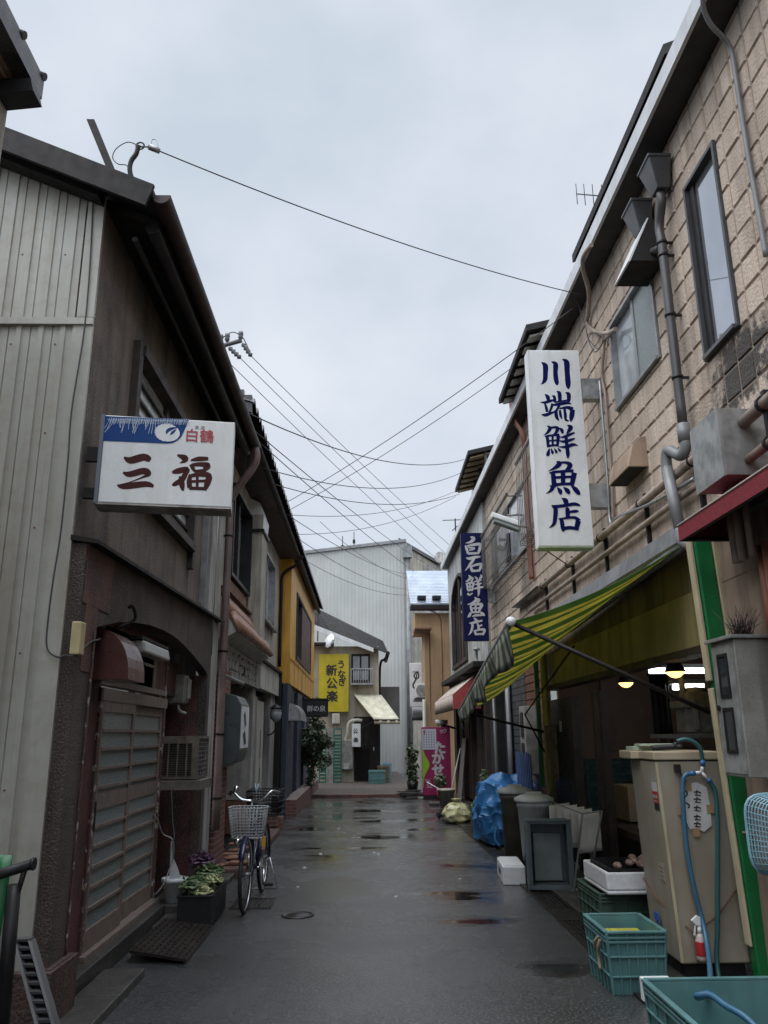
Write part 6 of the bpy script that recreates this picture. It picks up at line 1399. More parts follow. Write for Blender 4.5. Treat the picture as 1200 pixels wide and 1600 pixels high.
a, b = P(632,850,Y=39), P(688,886,Y=39); g = MB(); g.prism([(a.x-.3,39,0),(6,39,0),(6,39,b.z-1.2),(b.x,39,b.z),(a.x-.3,39,a.z+.1)],(0,4,0)); g.build('wall', m_cream, t); g = MB(); g.prism([(a.x-.3,38.8,a.z+.1),(b.x+.1,38.8,b.z),(b.x+.1,38.8,b.z+.16),(a.x-.3,38.8,a.z+.28)],(0,4,0)); g.build('roof_edge', m_pvcdk, t); g = MB(); c = P(676,870,Y=38.97); g.box(P(661,870,Y=38.97).x, 6.2, 38.95, 38.995, 0, c.z-.4); g.build('dark_panel', m_greystucco, t)
g = MB(); c = P(688,872,Y=38); g.lathe([(0,0),(.22,.04),(.3,.10)], c, 16, True, Matrix.Rotation(R(75),3,'X')); g.tube([c, c-Vector((0,-.1,.6))], .03)
tag(g.build('roof_dish', m_greystucco), 'small satellite dish on the roof behind the white house', 'dish')
# ------------------------------------------------------------------ eel restaurant
YH = 28.5
t = thing('eel_restaurant', 'beige two storey house with dark tiled roof at the lane end', 'house', (-1.2, 31, 0))
hx0, hx1 = -3.2, P(592,1100,Y=YH).x
g = MB(); g.box(hx0, hx1, YH, YH+6, 0, P(520,1010,Y=YH).z); 
for k in range(30): g.box(hx0+k*.05, hx0+k*.05+.025, YH-.02, YH, 2.4, P(520,1010,Y=YH).z) if hx0+k*.05 < P(497,1000,Y=YH).x else None
g.build('wall', m_housewall, t)
g = MB(); ga, gb = P(470,966,Y=YH-.4), P(606,1020,Y=YH-.4); ha, hb = P(470,938,Y=YH+2.6), P(598,1002,Y=YH+2.6)
n = 14
for k in range(n):
    f0, f1 = k/n, (k+1)/n
    a0, a1 = ga.lerp(ha, f0), ga.lerp(ha, f1); b0, b1 = gb.lerp(hb, f0), gb.lerp(hb, f1)
    g.prism([a0+Vector((0,0,.04)), b0+Vector((0,0,.04)), b1, a1], (0,0,-.07))
g.build('roof', m_tileroof, t)
g = MB(); g.prism([ga+Vector((0,-.02,-.04)), gb+Vector((-.5,-.02,.16)), gb+Vector((-.5,-.02,.02)), ga+Vector((0,-.02,-.22))], (0,-.05,0)); g.build('barge_board', m_fascia, t)
g = MB(); g.tube([gb+Vector((.0,-.1,-.02)), gb+Vector((.0,3,-.02))], .07, 8); g.tube(smoothpath([gb+Vector((0,.1,-.08)), gb+Vector((-.1,.2,-.2)), Vector((hx1+.05,YH+.3,gb.z-.45)), Vector((hx1+.05,YH+.3,2))],4), .045, 8); g.build('gutter', m_dark, t)
g = MB(); q0, q1 = P(487,1008,Y=YH-.3), P(545,1015,Y=YH-.3); g.box(q0.x, P(522,1000,Y=YH).x, YH-.5, YH, P(500,1010,Y=YH).z, P(500,1006,Y=YH).z); g.build('flat_hood', m_dark, t)
w0, w1 = P(549,1022,Y=YH), P(578,1066,Y=YH)
f = MB(); f.box(w0.x, w1.x, YH-.06, YH-.002, w1.z, w1.z+.08); f.box(w0.x, w1.x, YH-.06, YH-.002, w0.z-.08, w0.z); f.box(w0.x, w0.x+.06, YH-.06, YH-.002, w1.z+.08, w0.z-.08); f.box(w1.x-.06, w1.x, YH-.06, YH-.002, w1.z+.08, w0.z-.08); f.box((w0.x+w1.x)/2-.03,(w0.x+w1.x)/2+.03,YH-.05,YH-.003,w1.z+.08,w0.z-.08); f = f.build('window', m_dark, t)
box(w0.x+.061,w1.x-.061,YH-.03,YH-.025,w1.z+.081,w0.z-.081).build('pane', m_glass, f)
g = MB()
for k in range(10): x = w0.x + (w1.x-w0.x+.1)*k/9; g.box(x-.012,x+.012,YH-.30,YH-.28,w1.z-.05,w1.z+.42)
g.box(w0.x,w1.x+.12,YH-.31,YH-.27,w1.z+.42,w1.z+.46); g.box(w0.x,w1.x+.12,YH-.31,YH-.002,w1.z-.10,w1.z-.05); g.build('balcony_rail', m_alu, t)
g = MB(); g.box(P(553,1125,Y=YH).x, hx1-.1, YH-.03, YH-.002, .1, 2.2); g.build('dark_front', m_void, t)
g = MB(); g.box(P(578,1140,Y=YH).x, P(594,1140,Y=YH).x, YH-.06, YH-.031, .1, 2.0); d = g.build('door', m_dark, t)
g = MB(); q = P(584,1170,Y=YH-.07); g.box(q.x-.02,q.x+.02,YH-.09,YH-.061,q.z-.06,q.z+.06); g.build('handle', m_alu, d)
g = MB()
for k in range(16): g.box(P(556,1190,Y=YH).x, P(577,1190,Y=YH).x, YH-.08, YH-.04, .2+k*.06, .23+k*.06)
g.build('louvre', m_dark, t)
t = thing('eel_sign', 'big yellow sheet metal sign lettered うなぎ 新公楽 in black', 'sign', (-1.1, YH-.25, 3.3))
YE = YH-.25; a, b = P(498.5,1022,Y=YE), P(544.5,1112,Y=YE)
g = MB(); g.box(a.x,b.x,YE,YE+.12,b.z,a.z)
for fz in (.32,.62): g.box(a.x+.002,b.x-.002,YE-.004,YE-.0005,b.z+(a.z-b.z)*fz,b.z+(a.z-b.z)*fz+.012)
for fx in (.42,.7): g.box(a.x+(b.x-a.x)*fx,a.x+(b.x-a.x)*fx+.008,YE-.003,YE-.0005,b.z+.01,a.z-.01)
g.build('panel', m_yelsign, t)
def place(body, uvs, size, off, mat, name, Y, par):
    g = MB()
    for ch, (u, v) in zip(body, uvs): text_mesh(g, ch, size, P(u,v,Y=Y)-Vector((0,.006,0)), (1,0,0), (0,0,1), off*1.6, .002)
    return g.build(name, mat, par)
place('うなぎ', ((533,1038),(533.5,1053),(534.5,1065)), .30, .006, m_blackink, 'small_lettering', YE, t)
place('新公楽', ((518,1047),(518.5,1067.5),(519,1088)), .40, .008, m_blackink, 'lettering', YE, t)
t = thing('satellite_dish', 'white satellite dish above the yellow eel sign', 'dish', P(515,1003,Y=YH-.5))
c = P(514,1001,Y=YH-.5); g = MB(); g.lathe([(0,.07),(.15,.05),(.25,.0),(.255,-.01)], c, 22, True, Matrix.Rotation(R(-48),3,'Z') @ Matrix.Rotation(R(75),3,'X')); g.build('dish', m_white, t); g = MB(); g.tube([c+Vector((0,.06,0)), c+Vector((.05,.4,-.2))],.025); g.tube([c+Vector((0,0,-.2)), c+Vector((.15,-.35,-.05))],.012); g.box(c.x+.12,c.x+.2,c.y-.4,c.y-.33,c.z-.08,c.z-.02); g.build('mount', m_alu, t)
t = thing('roof_antenna', 'thin tangled roof antenna by the orange house corner', 'antenna', P(500,960,Y=YH-.4)); c = P(497,962,Y=YH-.4)
g = MB(); g.tube([c+Vector((0,0,-.9)),c+Vector((0,0,.1))],.02,5); g.tube(smoothpath([c,c+Vector((-.2,0,.15)),c+Vector((-.25,0,-.15)),c+Vector((-.05,0,-.25)),c+Vector((-.3,0,-.3))],4),.012,5); g.tube([c+Vector((0,0,.1)),c+Vector((.5,0,-.7))],.01,5); g.build('mast', m_dark, t)
t = thing('cream_awning', 'cream sloping awning over the eel restaurant door', 'awning', (.3, YH-.8, 2.5))
a0, a1 = P(551,1083,Y=YH-.01), P(596,1086,Y=YH-.01); b0, b1 = P(585,1125,Y=YH-1.4), P(625,1125,Y=YH-1.4)
g = MB(); g.grid(lambda u_, v_: a0.lerp(a1,u_).lerp(b0.lerp(b1,u_),v_), 6, 8); g.grid(lambda u_, v_: b0.lerp(b1,u_)+Vector((0,.02*math.sin(u_*20),-.13*v_)), 16, 2); g.build('canvas', m_creamawn, t, solid=.01)
g = MB(); g.tube([b0,b1],.025); g.tube([b0+Vector((.05,.05,-.02)), Vector((a0.x+.1,YH,b0.z-.35))],.018); g.build('awning_frame', m_dark, t)
t = thing('white_panel_sign', 'small white lightbox with black brush letters under the yellow sign', 'sign', (-.5, YH-.4, 1.7))
a, b = P(550,1131,Y=YH-.4), P(563.5,1167,Y=YH-.4); box(a.x,b.x,YH-.4,YH-.2,b.z,a.z).build('panel', m_signwhite, t, bevel=.01)
place('公楽', ((555.5,1142),(556,1156)), .17, .003, m_blackink, 'lettering', YH-.4, t)
g = MB()
for k, (u0,u1) in enumerate(((499,510),(521,534))):
    a, b = P(u0,1138,Y=YH-.5), P(u1,1222,Y=YH-.5); g = MB()
    g.box(a.x,a.x+.04,YH-.5,YH-.45,.07,a.z); g.box(b.x-.04,b.x,YH-.5,YH-.45,.07,a.z); g.box(a.x+.04,b.x-.04,YH-.5,YH-.45,a.z-.05,a.z); g.box(a.x+.04,b.x-.04,YH-.5,YH-.45,.07,.12)
    for j in range(14): g.box(a.x+.04,b.x-.04,YH-.48,YH-.465,.18+j*.105,.25+j*.105)
    tag(g.build('green_lattice', M('green painted frame %d' % k, (.03,.16,.12), (.025,.12,.09), 5, .5)), ('green painted lattice panel half hidden behind the evergreen shrub' if k==0 else 'green painted lattice panel standing clear under the yellow sign'), 'lattice')
a, b = P(510.5,1138,Y=YH-.7), P(520,1222,Y=YH-.7); g = MB(); g.box(a.x,b.x,YH-.7,YH-.66,.07,a.z); g.box(a.x+.05,b.x-.05,YH-.71,YH-.701,1.3,1.75); tag(g.build('grey_board', m_mach), 'tall grey notice board between the green lattice panels', 'notice board')
wbx = P(541,1185,Y=YH-.3); g = MB(); g.box(wbx.x-.22,wbx.x+.22,YH-.3,YH-.01,wbx.z-.35,wbx.z+.6); tag(g.build('meter_box', m_mach, bevel=.02), 'grey gas meter box beside the green lattice', 'meter')
g = MB(); q = P(541,1197,Y=YH-.32); g.box(q.x-.09,q.x+.09,YH-.32,YH-.31,q.z-.1,q.z+.1); tag(g.build('notice', m_paper), 'white paper notice on the grey meter box', 'notice')
g = MB(); g.tube(smoothpath([P(536,1165,Y=YH-.2),P(542,1150,Y=YH-.2),P(545,1130,Y=YH-.2),P(556,1125,Y=YH-.2),P(566,1126,Y=YH-.2)],5),.05,8); tag(g.build('bent_duct', m_creamsm), 'bent pale duct pipe beside the white panel sign', 'duct')
g = MB(); a, b = P(519,1115,Y=YH-.3), P(531,1131,Y=YH-.3); g.box(a.x,b.x,YH-.3,YH-.02,b.z,a.z); tag(g.build('fuse_box', m_creamsm, bevel=.02), 'cream fuse box under the yellow sign', 'fuse box')
for (u0,v0,u1,v1,y,mm,lb) in ((576,1204,602,1218,27.2,m_teal,'teal crate standing by the eel restaurant door'),(590,1197,608,1216,27.9,m_boardbr,'brown crate between the teal and the blue crate'),(598,1192,612,1213,28.1,m_basket,'blue crate standing behind the brown crate by the eel restaurant')):
    a, b = P(u0,v0,Y=y), P(u1,v1,Y=y); h = a.z-.07
    g = MB(); g.box(a.x,b.x,y,y+.5,.07,.1); g.box(a.x,b.x,y,y+.03,.1,a.z); g.box(a.x,b.x,y+.47,y+.5,.1,a.z); g.box(a.x,a.x+.03,y+.03,y+.47,.1,a.z); g.box(b.x-.03,b.x,y+.03,y+.47,.1,a.z); g.box(a.x-.015,b.x+.015,y-.015,y+.03,a.z-.06,a.z-.03); g.box(a.x-.015,b.x+.015,y-.01,y+.02,.2,.22)
    tag(g.build('far_crate', mm, bevel=.006), lb, 'crate', 'crates by the eel restaurant')
# utility pole behind the left roofs
t = thing('utility_pole', 'utility pole top with insulators showing above the left roofs', 'utility pole', (-2.6, 16, 0))
YPp = 16.0; c0, c1 = P(330,545,Y=YPp), P(378,532,Y=YPp)
tube([(c0.x-.15,YPp,0),(c0.x-.15,YPp,c0.z+.2)], .14, 12).build('pole', m_greystucco, t)
g = MB(); g.tube([c0,c1],.05,8); g.tube([c0.lerp(c1,.5),c0+Vector((-.12,0,-.7))],.025,6); g.build('crossarm', m_pvcdk, t)
g = MB()
for (u,v) in ((345,532),(355,530),(376,527)): q = P(u,v,Y=YPp); g.lathe([(0,.14),(.05,.13),(.06,.06),(.04,.03),(.06,.0),(.03,-.06)], q, 10)
for (u0,v0,u1,v1) in ((358,543,376,560),(379,537,393,557)): 
    p0, p1 = P(u0,v0,Y=YPp), P(u1,v1,Y=YPp); g.tube([p0.lerp(p1,k/8) for k in range(9)], [.03,.06,.03,.065,.03,.065,.03,.06,.02], 8)
g.build('insulator', m_pvcdk, t)
g = MB(); g.tube(smoothpath([P(u,v,Y=YPp) for u,v in ((338,533),(352,525),(364,519),(378,526),(386,540),(392,555))],4),.012,5); g.build('jumper_wire', m_wire, t)
# ------------------------------------------------------------------ overhead wires
W = [((249,236,'Y',5.1),(906,460,'X',2.42),.10,.0075,'long black cable crossing the lane from tavern roof to block wall'),
 ((384,644,'X',-1.4),(725,718,'X',2.4),.35,.011,'thick sagging cable below the long roof cable'),
 ((393,557,'Y',16),(712,860,'Y',34),.1,.012,'power line from the right end of the crossarm'),
 ((376,560,'Y',16),(700,868,'Y',34),.1,.012,'power line from the middle of the crossarm'),
 ((354,563,'Y',16),(690,880,'Y',35),.1,.012,'power line from the left end of the crossarm'),
 ((895,482,'X',2.42),(446,786,'X',-1.4),.1,.008,'upper of two wires crossing from the white shop sign to left roof'),
 ((820,560,'X',2.42),(450,798,'X',-1.4),.1,.008,'lower of two wires crossing from the white shop sign to left roof'),
 ((414,732,'X',-1.4),(722,738,'X',2.4),.35,.010,'sagging wire crossing above the grey building'),
 ((426,756,'X',-1.4),(718,772,'X',2.4),.3,.010,'lowest sagging wire crossing to the navy sign side'),
 ((448,804,'X',-1.4),(715,766,'X',2.3),.25,.008,'thin wire rising to the small rooftop shelter'),
 ((460,835,'X',-1.4),(712,776,'X',2.3),.25,.008,'thin wire above the grey building roof rising rightward'),
 ((396,672,'X',-1.4),(690,893,'Y',35),.2,.010,'wire descending from left roof to grey building downpipe'),
 ((404,690,'X',-1.4),(686,915,'Y',35),.2,.010,'second wire descending from left roof to grey building downpipe'),
 ((447,803,'X',-1.4),(640,897,'Y',35.6),.25,.010,'wire descending from the tiled roof to grey building corner'),
 ((466,842,'X',-1.4),(634,920,'Y',35.6),.25,.010,'lower wire descending from the tiled roof to grey building corner'),
 ((500,815,'Y',26),(640,905,'Y',35.5),.3,.012,'wire across the face of the grey building'),
 ((476,875,'Y',26),(640,930,'Y',35.5),.3,.012,'lowest wire across the face of the grey building'),
 ((690,895,'Y',38),(790,800,'X',2.5),.1,.008,'thin wire from the beige tower up to the street lamp')]
for (u0,v0,k0,c0),(u1,v1,k1,c1),d,r,lb in W:
    a, b = P(u0,v0,**{k0:c0}), P(u1,v1,**{k1:c1})
    tag(tube(sag(a,b,d,20), r*.72, 5).build('overhead_wire', m_wire), lb, 'wire', 'overhead wires')
# TV antenna over the right roof
t = thing('tv_antenna', 'television antenna rising above the right roof edge', 'antenna', P(925,305,X=3.2))
g = MB(); a, b = P(901,303,X=3.2), P(960,308,X=3.2); g.tube([a,b],.010,6)
for k in range(5): q = a.lerp(b,k/4.2); g.tube([q+Vector((0,0,.18)),q-Vector((0,0,.18))],.006,5)
q = a.lerp(b,.8); g.tube([q, Vector((q.x,q.y,zS))],.014,6); c = P(930,348,X=3.2); g.tube([c-Vector((0,.15,0)),c+Vector((0,.15,0))],.01,5); g.build('elements', m_dark, t)
t = thing('far_antenna', 'small antenna above the navy shop sign', 'antenna', P(715,835,X=2.6)); a = P(712,835,X=2.5)
g = MB(); g.tube([a-Vector((0,0,.3)),a+Vector((0,0,.45))],.02,5); g.tube([a+Vector((-.35,0,.4)),a+Vector((.3,0,.42))],.012,5); g.tube(smoothpath([a+Vector((-.1,0,.1)),a+Vector((.1,0,.25)),a+Vector((.2,0,.05)),a+Vector((0,0,0))],4),.012,5); g.build('elements', m_dark, t)
# ------------------------------------------------------------------ things standing on the right side
def crate(name, label, x0, x1, y0, y1, z0, h, mat, rot=0, ribs=6, solidwall=True, group=None, taper=.02):
    t = thing(name, label, 'crate', ((x0+x1)/2, (y0+y1)/2, z0), group, rot)
    g = MB(); rim = MB(); tk = .012
    def wall(a, b, n):      # a,b bottom corners (x,y); outward normal n
        a0, b0 = Vector((*a, z0)), Vector((*b, z0)); nn = Vector((*n, 0)); up = Vector((0,0,h))
        a1, b1 = a0+up+nn*taper, b0+up+nn*taper; d = (b0-a0).normalized()
        a1 -= d*taper; b1 += d*taper
        g.prism([a0,b0,b1,a1], -nn*tk)
        for k in range(ribs+1):
            f = k/ribs; p, q = a0.lerp(b0,f), a1.lerp(b1,f); g.prism([p-d*.006+nn*.001, p+d*.006+nn*.001, q+d*.006+nn*.001, q-d*.006+nn*.001], nn*.011)
        for f, w_ in ((.30,.006),(.62,.006),(.86,.007),(.93,.007)):
            p, q = a0.lerp(a1,f), b0.lerp(b1,f); g.prism([p+nn*.001-Vector((0,0,w_)), q+nn*.001-Vector((0,0,w_)), q+nn*.001+Vector((0,0,w_)), p+nn*.001+Vector((0,0,w_))], nn*.014)
        rim.prism([a1-nn*tk, b1-nn*tk, b1+nn*.018, a1+nn*.018], (0,0,.014))
    wall((x0,y0),(x1,y0),(0,-1)); wall((x1,y0),(x1,y1),(1,0)); wall((x1,y1),(x0,y1),(0,1)); wall((x0,y1),(x0,y0),(-1,0))
    g.box(x0+.01,x1-.01,y0+.01,y1-.01,z0+.006,z0+.02); g.build('crate_body', mat, t, bevel=.003); rim.build('rim', mat, t, bevel=.003)
    return t
crate('plastic_crate', 'open teal plastic crate with the blue hose end lying inside', 1.50, 2.22, 4.00, 4.70, 0, .33, m_teal, R(0), 5)
t = crate('plastic_crate', 'teal plastic crate holding yellow trays in front of the ivory freezer', 1.575, 1.90, 5.66, 6.14, 0, .36, m_teal, R(0), 6, taper=.025)
g = MB(); g.box(1.66,1.885,5.72,6.08,.27,.295); g.box(1.68,1.87,5.74,6.06,.296,.30); o = g.build('yellow_tray', M('yellow green tray', (.42,.40,.05), (.33,.32,.05), 6, .5), None); tag(o, 'flat yellow tray lying inside the teal crate', 'tray')
g = MB(); g.tube(smoothpath([(1.535,5.75,.30),(1.525,5.76,.26),(1.53,5.80,.2),(1.53,5.78,.12)],4),.012,6); g.tube(smoothpath([(1.54,5.80,.31),(1.52,5.83,.27),(1.53,5.86,.22)],4),.01,6)
tag(g.build('rope_knot', m_rope), 'dirty rope knotted on the side of the teal crate', 'rope')
t = crate('plastic_crate', 'dull green plastic crate carrying the white fish tray', 1.86, 2.38, 6.85, 7.5, .03, .34, m_tealgr, R(0), 5, taper=.01)
t = thing('foam_tray', 'white polystyrene tray with black liner standing on the green crate', 'tray', (2.1, 7.1, .385))
def foambox(mb, x0,x1,y0,y1,z0,h,tk=.03):
    mb.box(x0,x1,y0,y1,z0,z0+tk); mb.box(x0,x1,y0,y0+tk,z0+tk,z0+h); mb.box(x0,x1,y1-tk,y1,z0+tk,z0+h); mb.box(x0,x0+tk,y0+tk,y1-tk,z0+tk,z0+h); mb.box(x1-tk,x1,y0+tk,y1-tk,z0+tk,z0+h)
g = MB(); foambox(g, 1.88,2.50,6.72,7.42,.39,.16); g.build('tray_walls', m_foam, t, bevel=.012)
g = MB(); foambox(g, 1.93,2.44,6.765,7.37,.47,.10,.012); g.build('black_liner', m_black, t)
g = MB(); rnd = random.Random(2)
for k in range(9):
    x, y = rnd.uniform(2.0,2.38), rnd.uniform(6.85,7.3); g.lathe([(0,.0),(.03,.01),(.035,.03),(.02,.05),(0,.055)], (x,y,.55), 8, True, None, 1, 2)
tag(g.build('shellfish', M('pinkish fish pieces', (.33,.22,.19), (.18,.12,.11), 20, .3)), kind='stuff')
g = MB(); g.box(1.70,1.88,5.47,5.52,.0,.145); g.box(1.715,1.865,5.46,5.47,.015,.13)
o = g.build('polystyrene_piece', m_foam, bevel=.015); tag(o, 'small white polystyrene lid leaning between the two teal crates', 'lid')
# chest freezer
FX0, FX1, FY0, FY1 = 2.10, 2.57, 5.86, 6.42
t = thing('freezer', 'tall ivory freezer cabinet with tan lid beside the green post', 'freezer', (2.3, 6.1, .03))
g = MB(); lean = -.055
def fz(x, y, z): return Vector((x + lean*(z/1.4) , y, z))
def fbox(mb, x0,x1,y0,y1,z0,z1):
    v = [mb.bm.verts.new(fz(*p)) for p in ((x0,y0,z0),(x1,y0,z0),(x1,y1,z0),(x0,y1,z0),(x0,y0,z1),(x1,y0,z1),(x1,y1,z1),(x0,y1,z1))]
    for q in ((3,2,1,0),(4,5,6,7),(0,1,5,4),(1,2,6,5),(2,3,7,6),(3,0,4,7)): mb.face([v[i] for i in q])
fbox(g, FX0,FX1,FY0,FY1,.12,1.405); g.build('cabinet', m_fridge, t, bevel=.012)
g = MB(); fbox(g, FX0+.03,FX1-.03,FY0+.04,FY1-.03,.03,.119); g.build('plinth', m_black, t)
g = MB(); fbox(g, FX0-.012,FX1+.01,FY0-.012,FY0+.30,1.412,1.47); fbox(g, FX0-.07,FX1,FY0+.305,FY1+.03,1.412,1.47); g.build('lid', m_fridgelid, t, bevel=.008)
g = MB(); fbox(g, FX0-.004,FX0+.016,FY0-.006,FY0-.001,.13,1.40); g.build('corner_trim', m_creampost, t)
g = MB(); fbox(g, FX0-.004,FX0-.001,FY0+.03,FY0+.13,1.20,1.26); g.build('white_sticker', m_paper, t)
g = MB(); fbox(g, FX0-.004,FX0-.001,FY0+.03,FY0+.13,1.12,1.20); s_ = g.build('red_sticker', m_redink, t)
g = MB(); text_mesh(g, '大型注意', .026, fz(FX0-.0045,FY0+.08,1.165), (0,-1,0), (0,0,1), .0005, .001); text_mesh(g, '冷凍庫使用', .015, fz(FX0-.0045,FY0+.08,1.135), (0,-1,0), (0,0,1), 0, .001); g.build('sticker_lettering', m_paper, t)
g = MB(); fbox(g, FX0-.004,FX0-.001,FY0+.03,FY0+.12,1.075,1.118); g.build('black_sticker', m_blackink, t)
g = MB(); fbox(g, FX0-.004,FX0-.001,FY0+.10,FY0+.20,.60,.72)
for k in range(4): fbox(g, FX0-.007,FX0-.0045,FY0+.105,FY0+.195,.61+k*.028,.622+k*.028)
g.build('small_vent', m_pvctan, t)
def fp(u, v, d=0.0): q = P(u, v, Y=FY0-.012-d); return q
g = MB(); c = [fp(1066,1228),fp(1088,1222),fp(1104,1230),fp(1110,1260),fp(1112,1290),fp(1100,1300),fp(1090,1294),fp(1078,1296),fp(1066,1270),fp(1068,1250)]; g.prism(c, (0,.004,0)); o = g.build('taped_note', m_paper, t)
g = MB(); st = [[(1070,1234,3),(1074,1240,2),(1070,1246,2)],[(1071,1254,2),(1077,1258,2),(1075,1263,2)]]
def f_note(x, y): return fp(x, y, .001)
for k, v in enumerate((1238,1249,1262,1276,1287)): 
    st += [[(1084,v,2),(1090,v-1,2),(1095,v+1,2)],[(1089,v-4,1.6),(1088,v+5,1.6)],[(1085,v+4,1.5),(1095,v+5,1.5)]]
strokes(g, st, lambda x,y: fp(x,y,.002), (0,-1,0), 1, 1); g.build('note_lettering', m_blackink, o)
g = MB()
for (u,v) in ((1075,1229),(1064,1267),(1110,1264),(1088,1301)): q = fp(u,v,.003); g.box(q.x-.025,q.x+.025,q.y-.001,q.y+.001,q.z-.028,q.z+.028)
g.build('brown_tape', m_tape, o)
# chain across, ribbon, spray bottle, plug
g = MB(); A = [P(u,v,X=FX0-.02) for u,v in ((1010,1411),(1022,1425),(1036,1437))] ; pts = [Vector((FX0+lean*.35-.012,FY1,.56)), Vector((FX0+lean*.33-.014,(FY0+FY1)/2,.47)), fp(1076,1451,.01), fp(1088,1451,.012), fp(1110,1440,.012), fp(1130,1420,.012), fp(1148,1394,.012), fp(1156,1388,.012)]
pts = smoothpath(pts, 8); 
ln = 0; rings = []
for i in range(len(pts)-1):
    a, b = pts[i], pts[i+1]; m_ = max(1, int((b-a).length/.02))
    for k in range(m_): rings.append((a.lerp(b,(k+.5)/m_), (b-a).normalized()))
for k, (p, d) in enumerate(rings):
    s_ = d.cross(Vector((0,1,0))).normalized() if k%2 else Vector((0,1,0)).cross(Vector((0,0,0))) 
    s_ = (d.cross(Vector((0,1,0))) if k%2 else d.cross(Vector((0,0,1)).cross(d) if False else Vector((0,0,1)).cross(d).cross(d))).normalized()
    g.tube([p + d*.014*math.cos(q)+s_*.006*math.sin(q) for q in [z*6.283/8 for z in range(9)]], .0022, 4, cap=False)
tag(g.build('iron_chain', m_rustpipe), 'rusty chain slung across the ivory freezer', 'chain')
g = MB(); q = P(1027,1430,X=FX0+lean*.33-.02); g.prism([q+Vector((0,-.03,.01)),q+Vector((0,.02,.02)),q+Vector((0,.015,-.12)),q+Vector((0,-.005,-.28)),q+Vector((0,-.03,-.27)),q+Vector((0,-.015,-.14))],(-.004,0,0)); g.box(q.x-.012,q.x,q.y-.02,q.y+.03,q.z-.03,q.z+.02)
tag(g.build('blue_ribbon', m_bluepl), 'bright blue plastic ribbon tied to the chain on the freezer', 'ribbon')
t = thing('spray_bottle', 'spray bottle with red label hanging from the freezer chain', 'bottle', fp(1100,1502,.05))
c = fp(1098,1502,.045)
g = MB(); g.lathe([(.0,0),(.034,.0),(.038,.02),(.036,.12),(.028,.15),(.013,.17)], c, 16); g.build('bottle_body', M('clear plastic', (.5,.42,.40), (.4,.33,.32), 9, .2), t); g = MB(); g.lathe([(.0385,.035),(.0388,.04),(.0375,.115),(.037,.12)], c, 16); g.build('label', m_redink, t)
g = MB(); g.lathe([(.016,.165),(.016,.20),(.010,.205),(.010,.22)], c, 12); g.prism([c+Vector((-.05,-.012,.245)),c+Vector((-.02,-.012,.215)),c+Vector((.03,-.012,.215)),c+Vector((.022,-.012,.26)),c+Vector((-.01,-.012,.275))],(0,.024,0)); g.prism([c+Vector((-.03,-.006,.215)),c+Vector((-.022,-.006,.215)),c+Vector((-.034,-.006,.15)),c+Vector((-.042,-.006,.155))],(0,.012,0)); g.build('trigger_head', m_white, t)
# hoses
hp = [fp(u,v,d) for u,v,d in ((1058,1158,.02),(1072,1155,.03),(1085,1160,.04),(1095,1172,.04),(1098,1190,.03),(1098,1198,.03))]
t = thing('hose_splitter', 'white tee hose connector with blue collars on the freezer front', 'hose connector', fp(1096,1207,.03))
a, b, c2, d2 = fp(1096,1207,.03), fp(1098,1196,.03), fp(1086,1208,.03), fp(1106,1217,.03)
g = MB(); g.tube([a,b],.012,8); g.tube([a,c2],.012,8); g.tube([a,d2],.012,8); g.build('tee', m_white, t)
g = MB(); g.tube([b,fp(1098,1188,.03)],.017,10); g.tube([c2,fp(1078,1209,.03)],.017,10); g.tube([d2,fp(1110,1222,.03)],.017,10); g.build('collar', M('blue collar', (.03,.12,.32), None, 8, .4), t)
tag(tube(smoothpath(hp,6),.014,8).build('water_hose', m_hose2), 'short teal hose running over the freezer lid to the tee', 'hose')
pts = [fp(1078,1209,.03), fp(1070,1212,.03), fp(1067,1225,.03), fp(1068,1270,.03), fp(1074,1330,.035), fp(1085,1390,.04), fp(1100,1450,.07), P(1108,1500,Y=5.55), P(1110,1535,Y=5.0), P(1106,1552,Y=4.7), P(1092,1558,Y=4.5), P(1090,1556,Y=4.45), P(1110,1555,Y=4.4), P(1135,1572,Y=4.3), P(1165,1590,Y=4.2), P(1200,1625,Y=4.1)]
tag(tube(smoothpath(pts,6),.016,10).build('water_hose', m_hose), 'blue rubber hose hanging down the freezer into the front teal crate', 'hose')
pts = [fp(1110,1222,.03), fp(1118,1240,.03), fp(1121,1290,.03), fp(1121,1380,.03), fp(1121,1450,.03), fp(1120,1500,.04), Vector((fp(1121,1540,.05).x,5.75,.03))]
tag(tube(smoothpath(pts,6),.015,10).build('water_hose', m_hose2), 'teal rubber hose hanging straight down the freezer front', 'hose')
g = MB(); q = fp(1058,1200,.01); g.box(q.x-.022,q.x+.02,q.y-.02,q.y+.01,q.z-.03,q.z+.025); g.tube(smoothpath([q, fp(1066,1212,.03), fp(1072,1222,.03)],4),.006,6); tag(g.build('black_plug', m_black, bevel=.004), 'black plug with short strap on the freezer front', 'plug')
q = fz(FX0+.02,FY0+.42,1.47); g = MB(); g.box(q.x-.06,q.x+.2,q.y-.08,q.y+.08,q.z+.001,q.z+.03); g.box(q.x-.02,q.x+.24,q.y-.14,q.y-.0,q.z+.031,q.z+.05); tag(g.build('pale_packets', M('pale green packet', (.40,.47,.35), (.33,.38,.3), 9, .5), bevel=.004), 'pale green packets lying on the freezer lid', 'packets')
q = fz(FX0+.25,FY0+.12,1.47); g = MB(); g.tube(smoothpath([q+Vector((-.2,.06,.02)),q+Vector((-.1,.02,.03)),q+Vector((0,-.02,.03))],4),.018,8); g.tube([q+Vector((-.05,.0,.02)),q+Vector((-.04,.0,.06))],.02,8); tag(g.build('hose_nozzle', m_black), 'black hose nozzle lying on the freezer lid', 'nozzle')
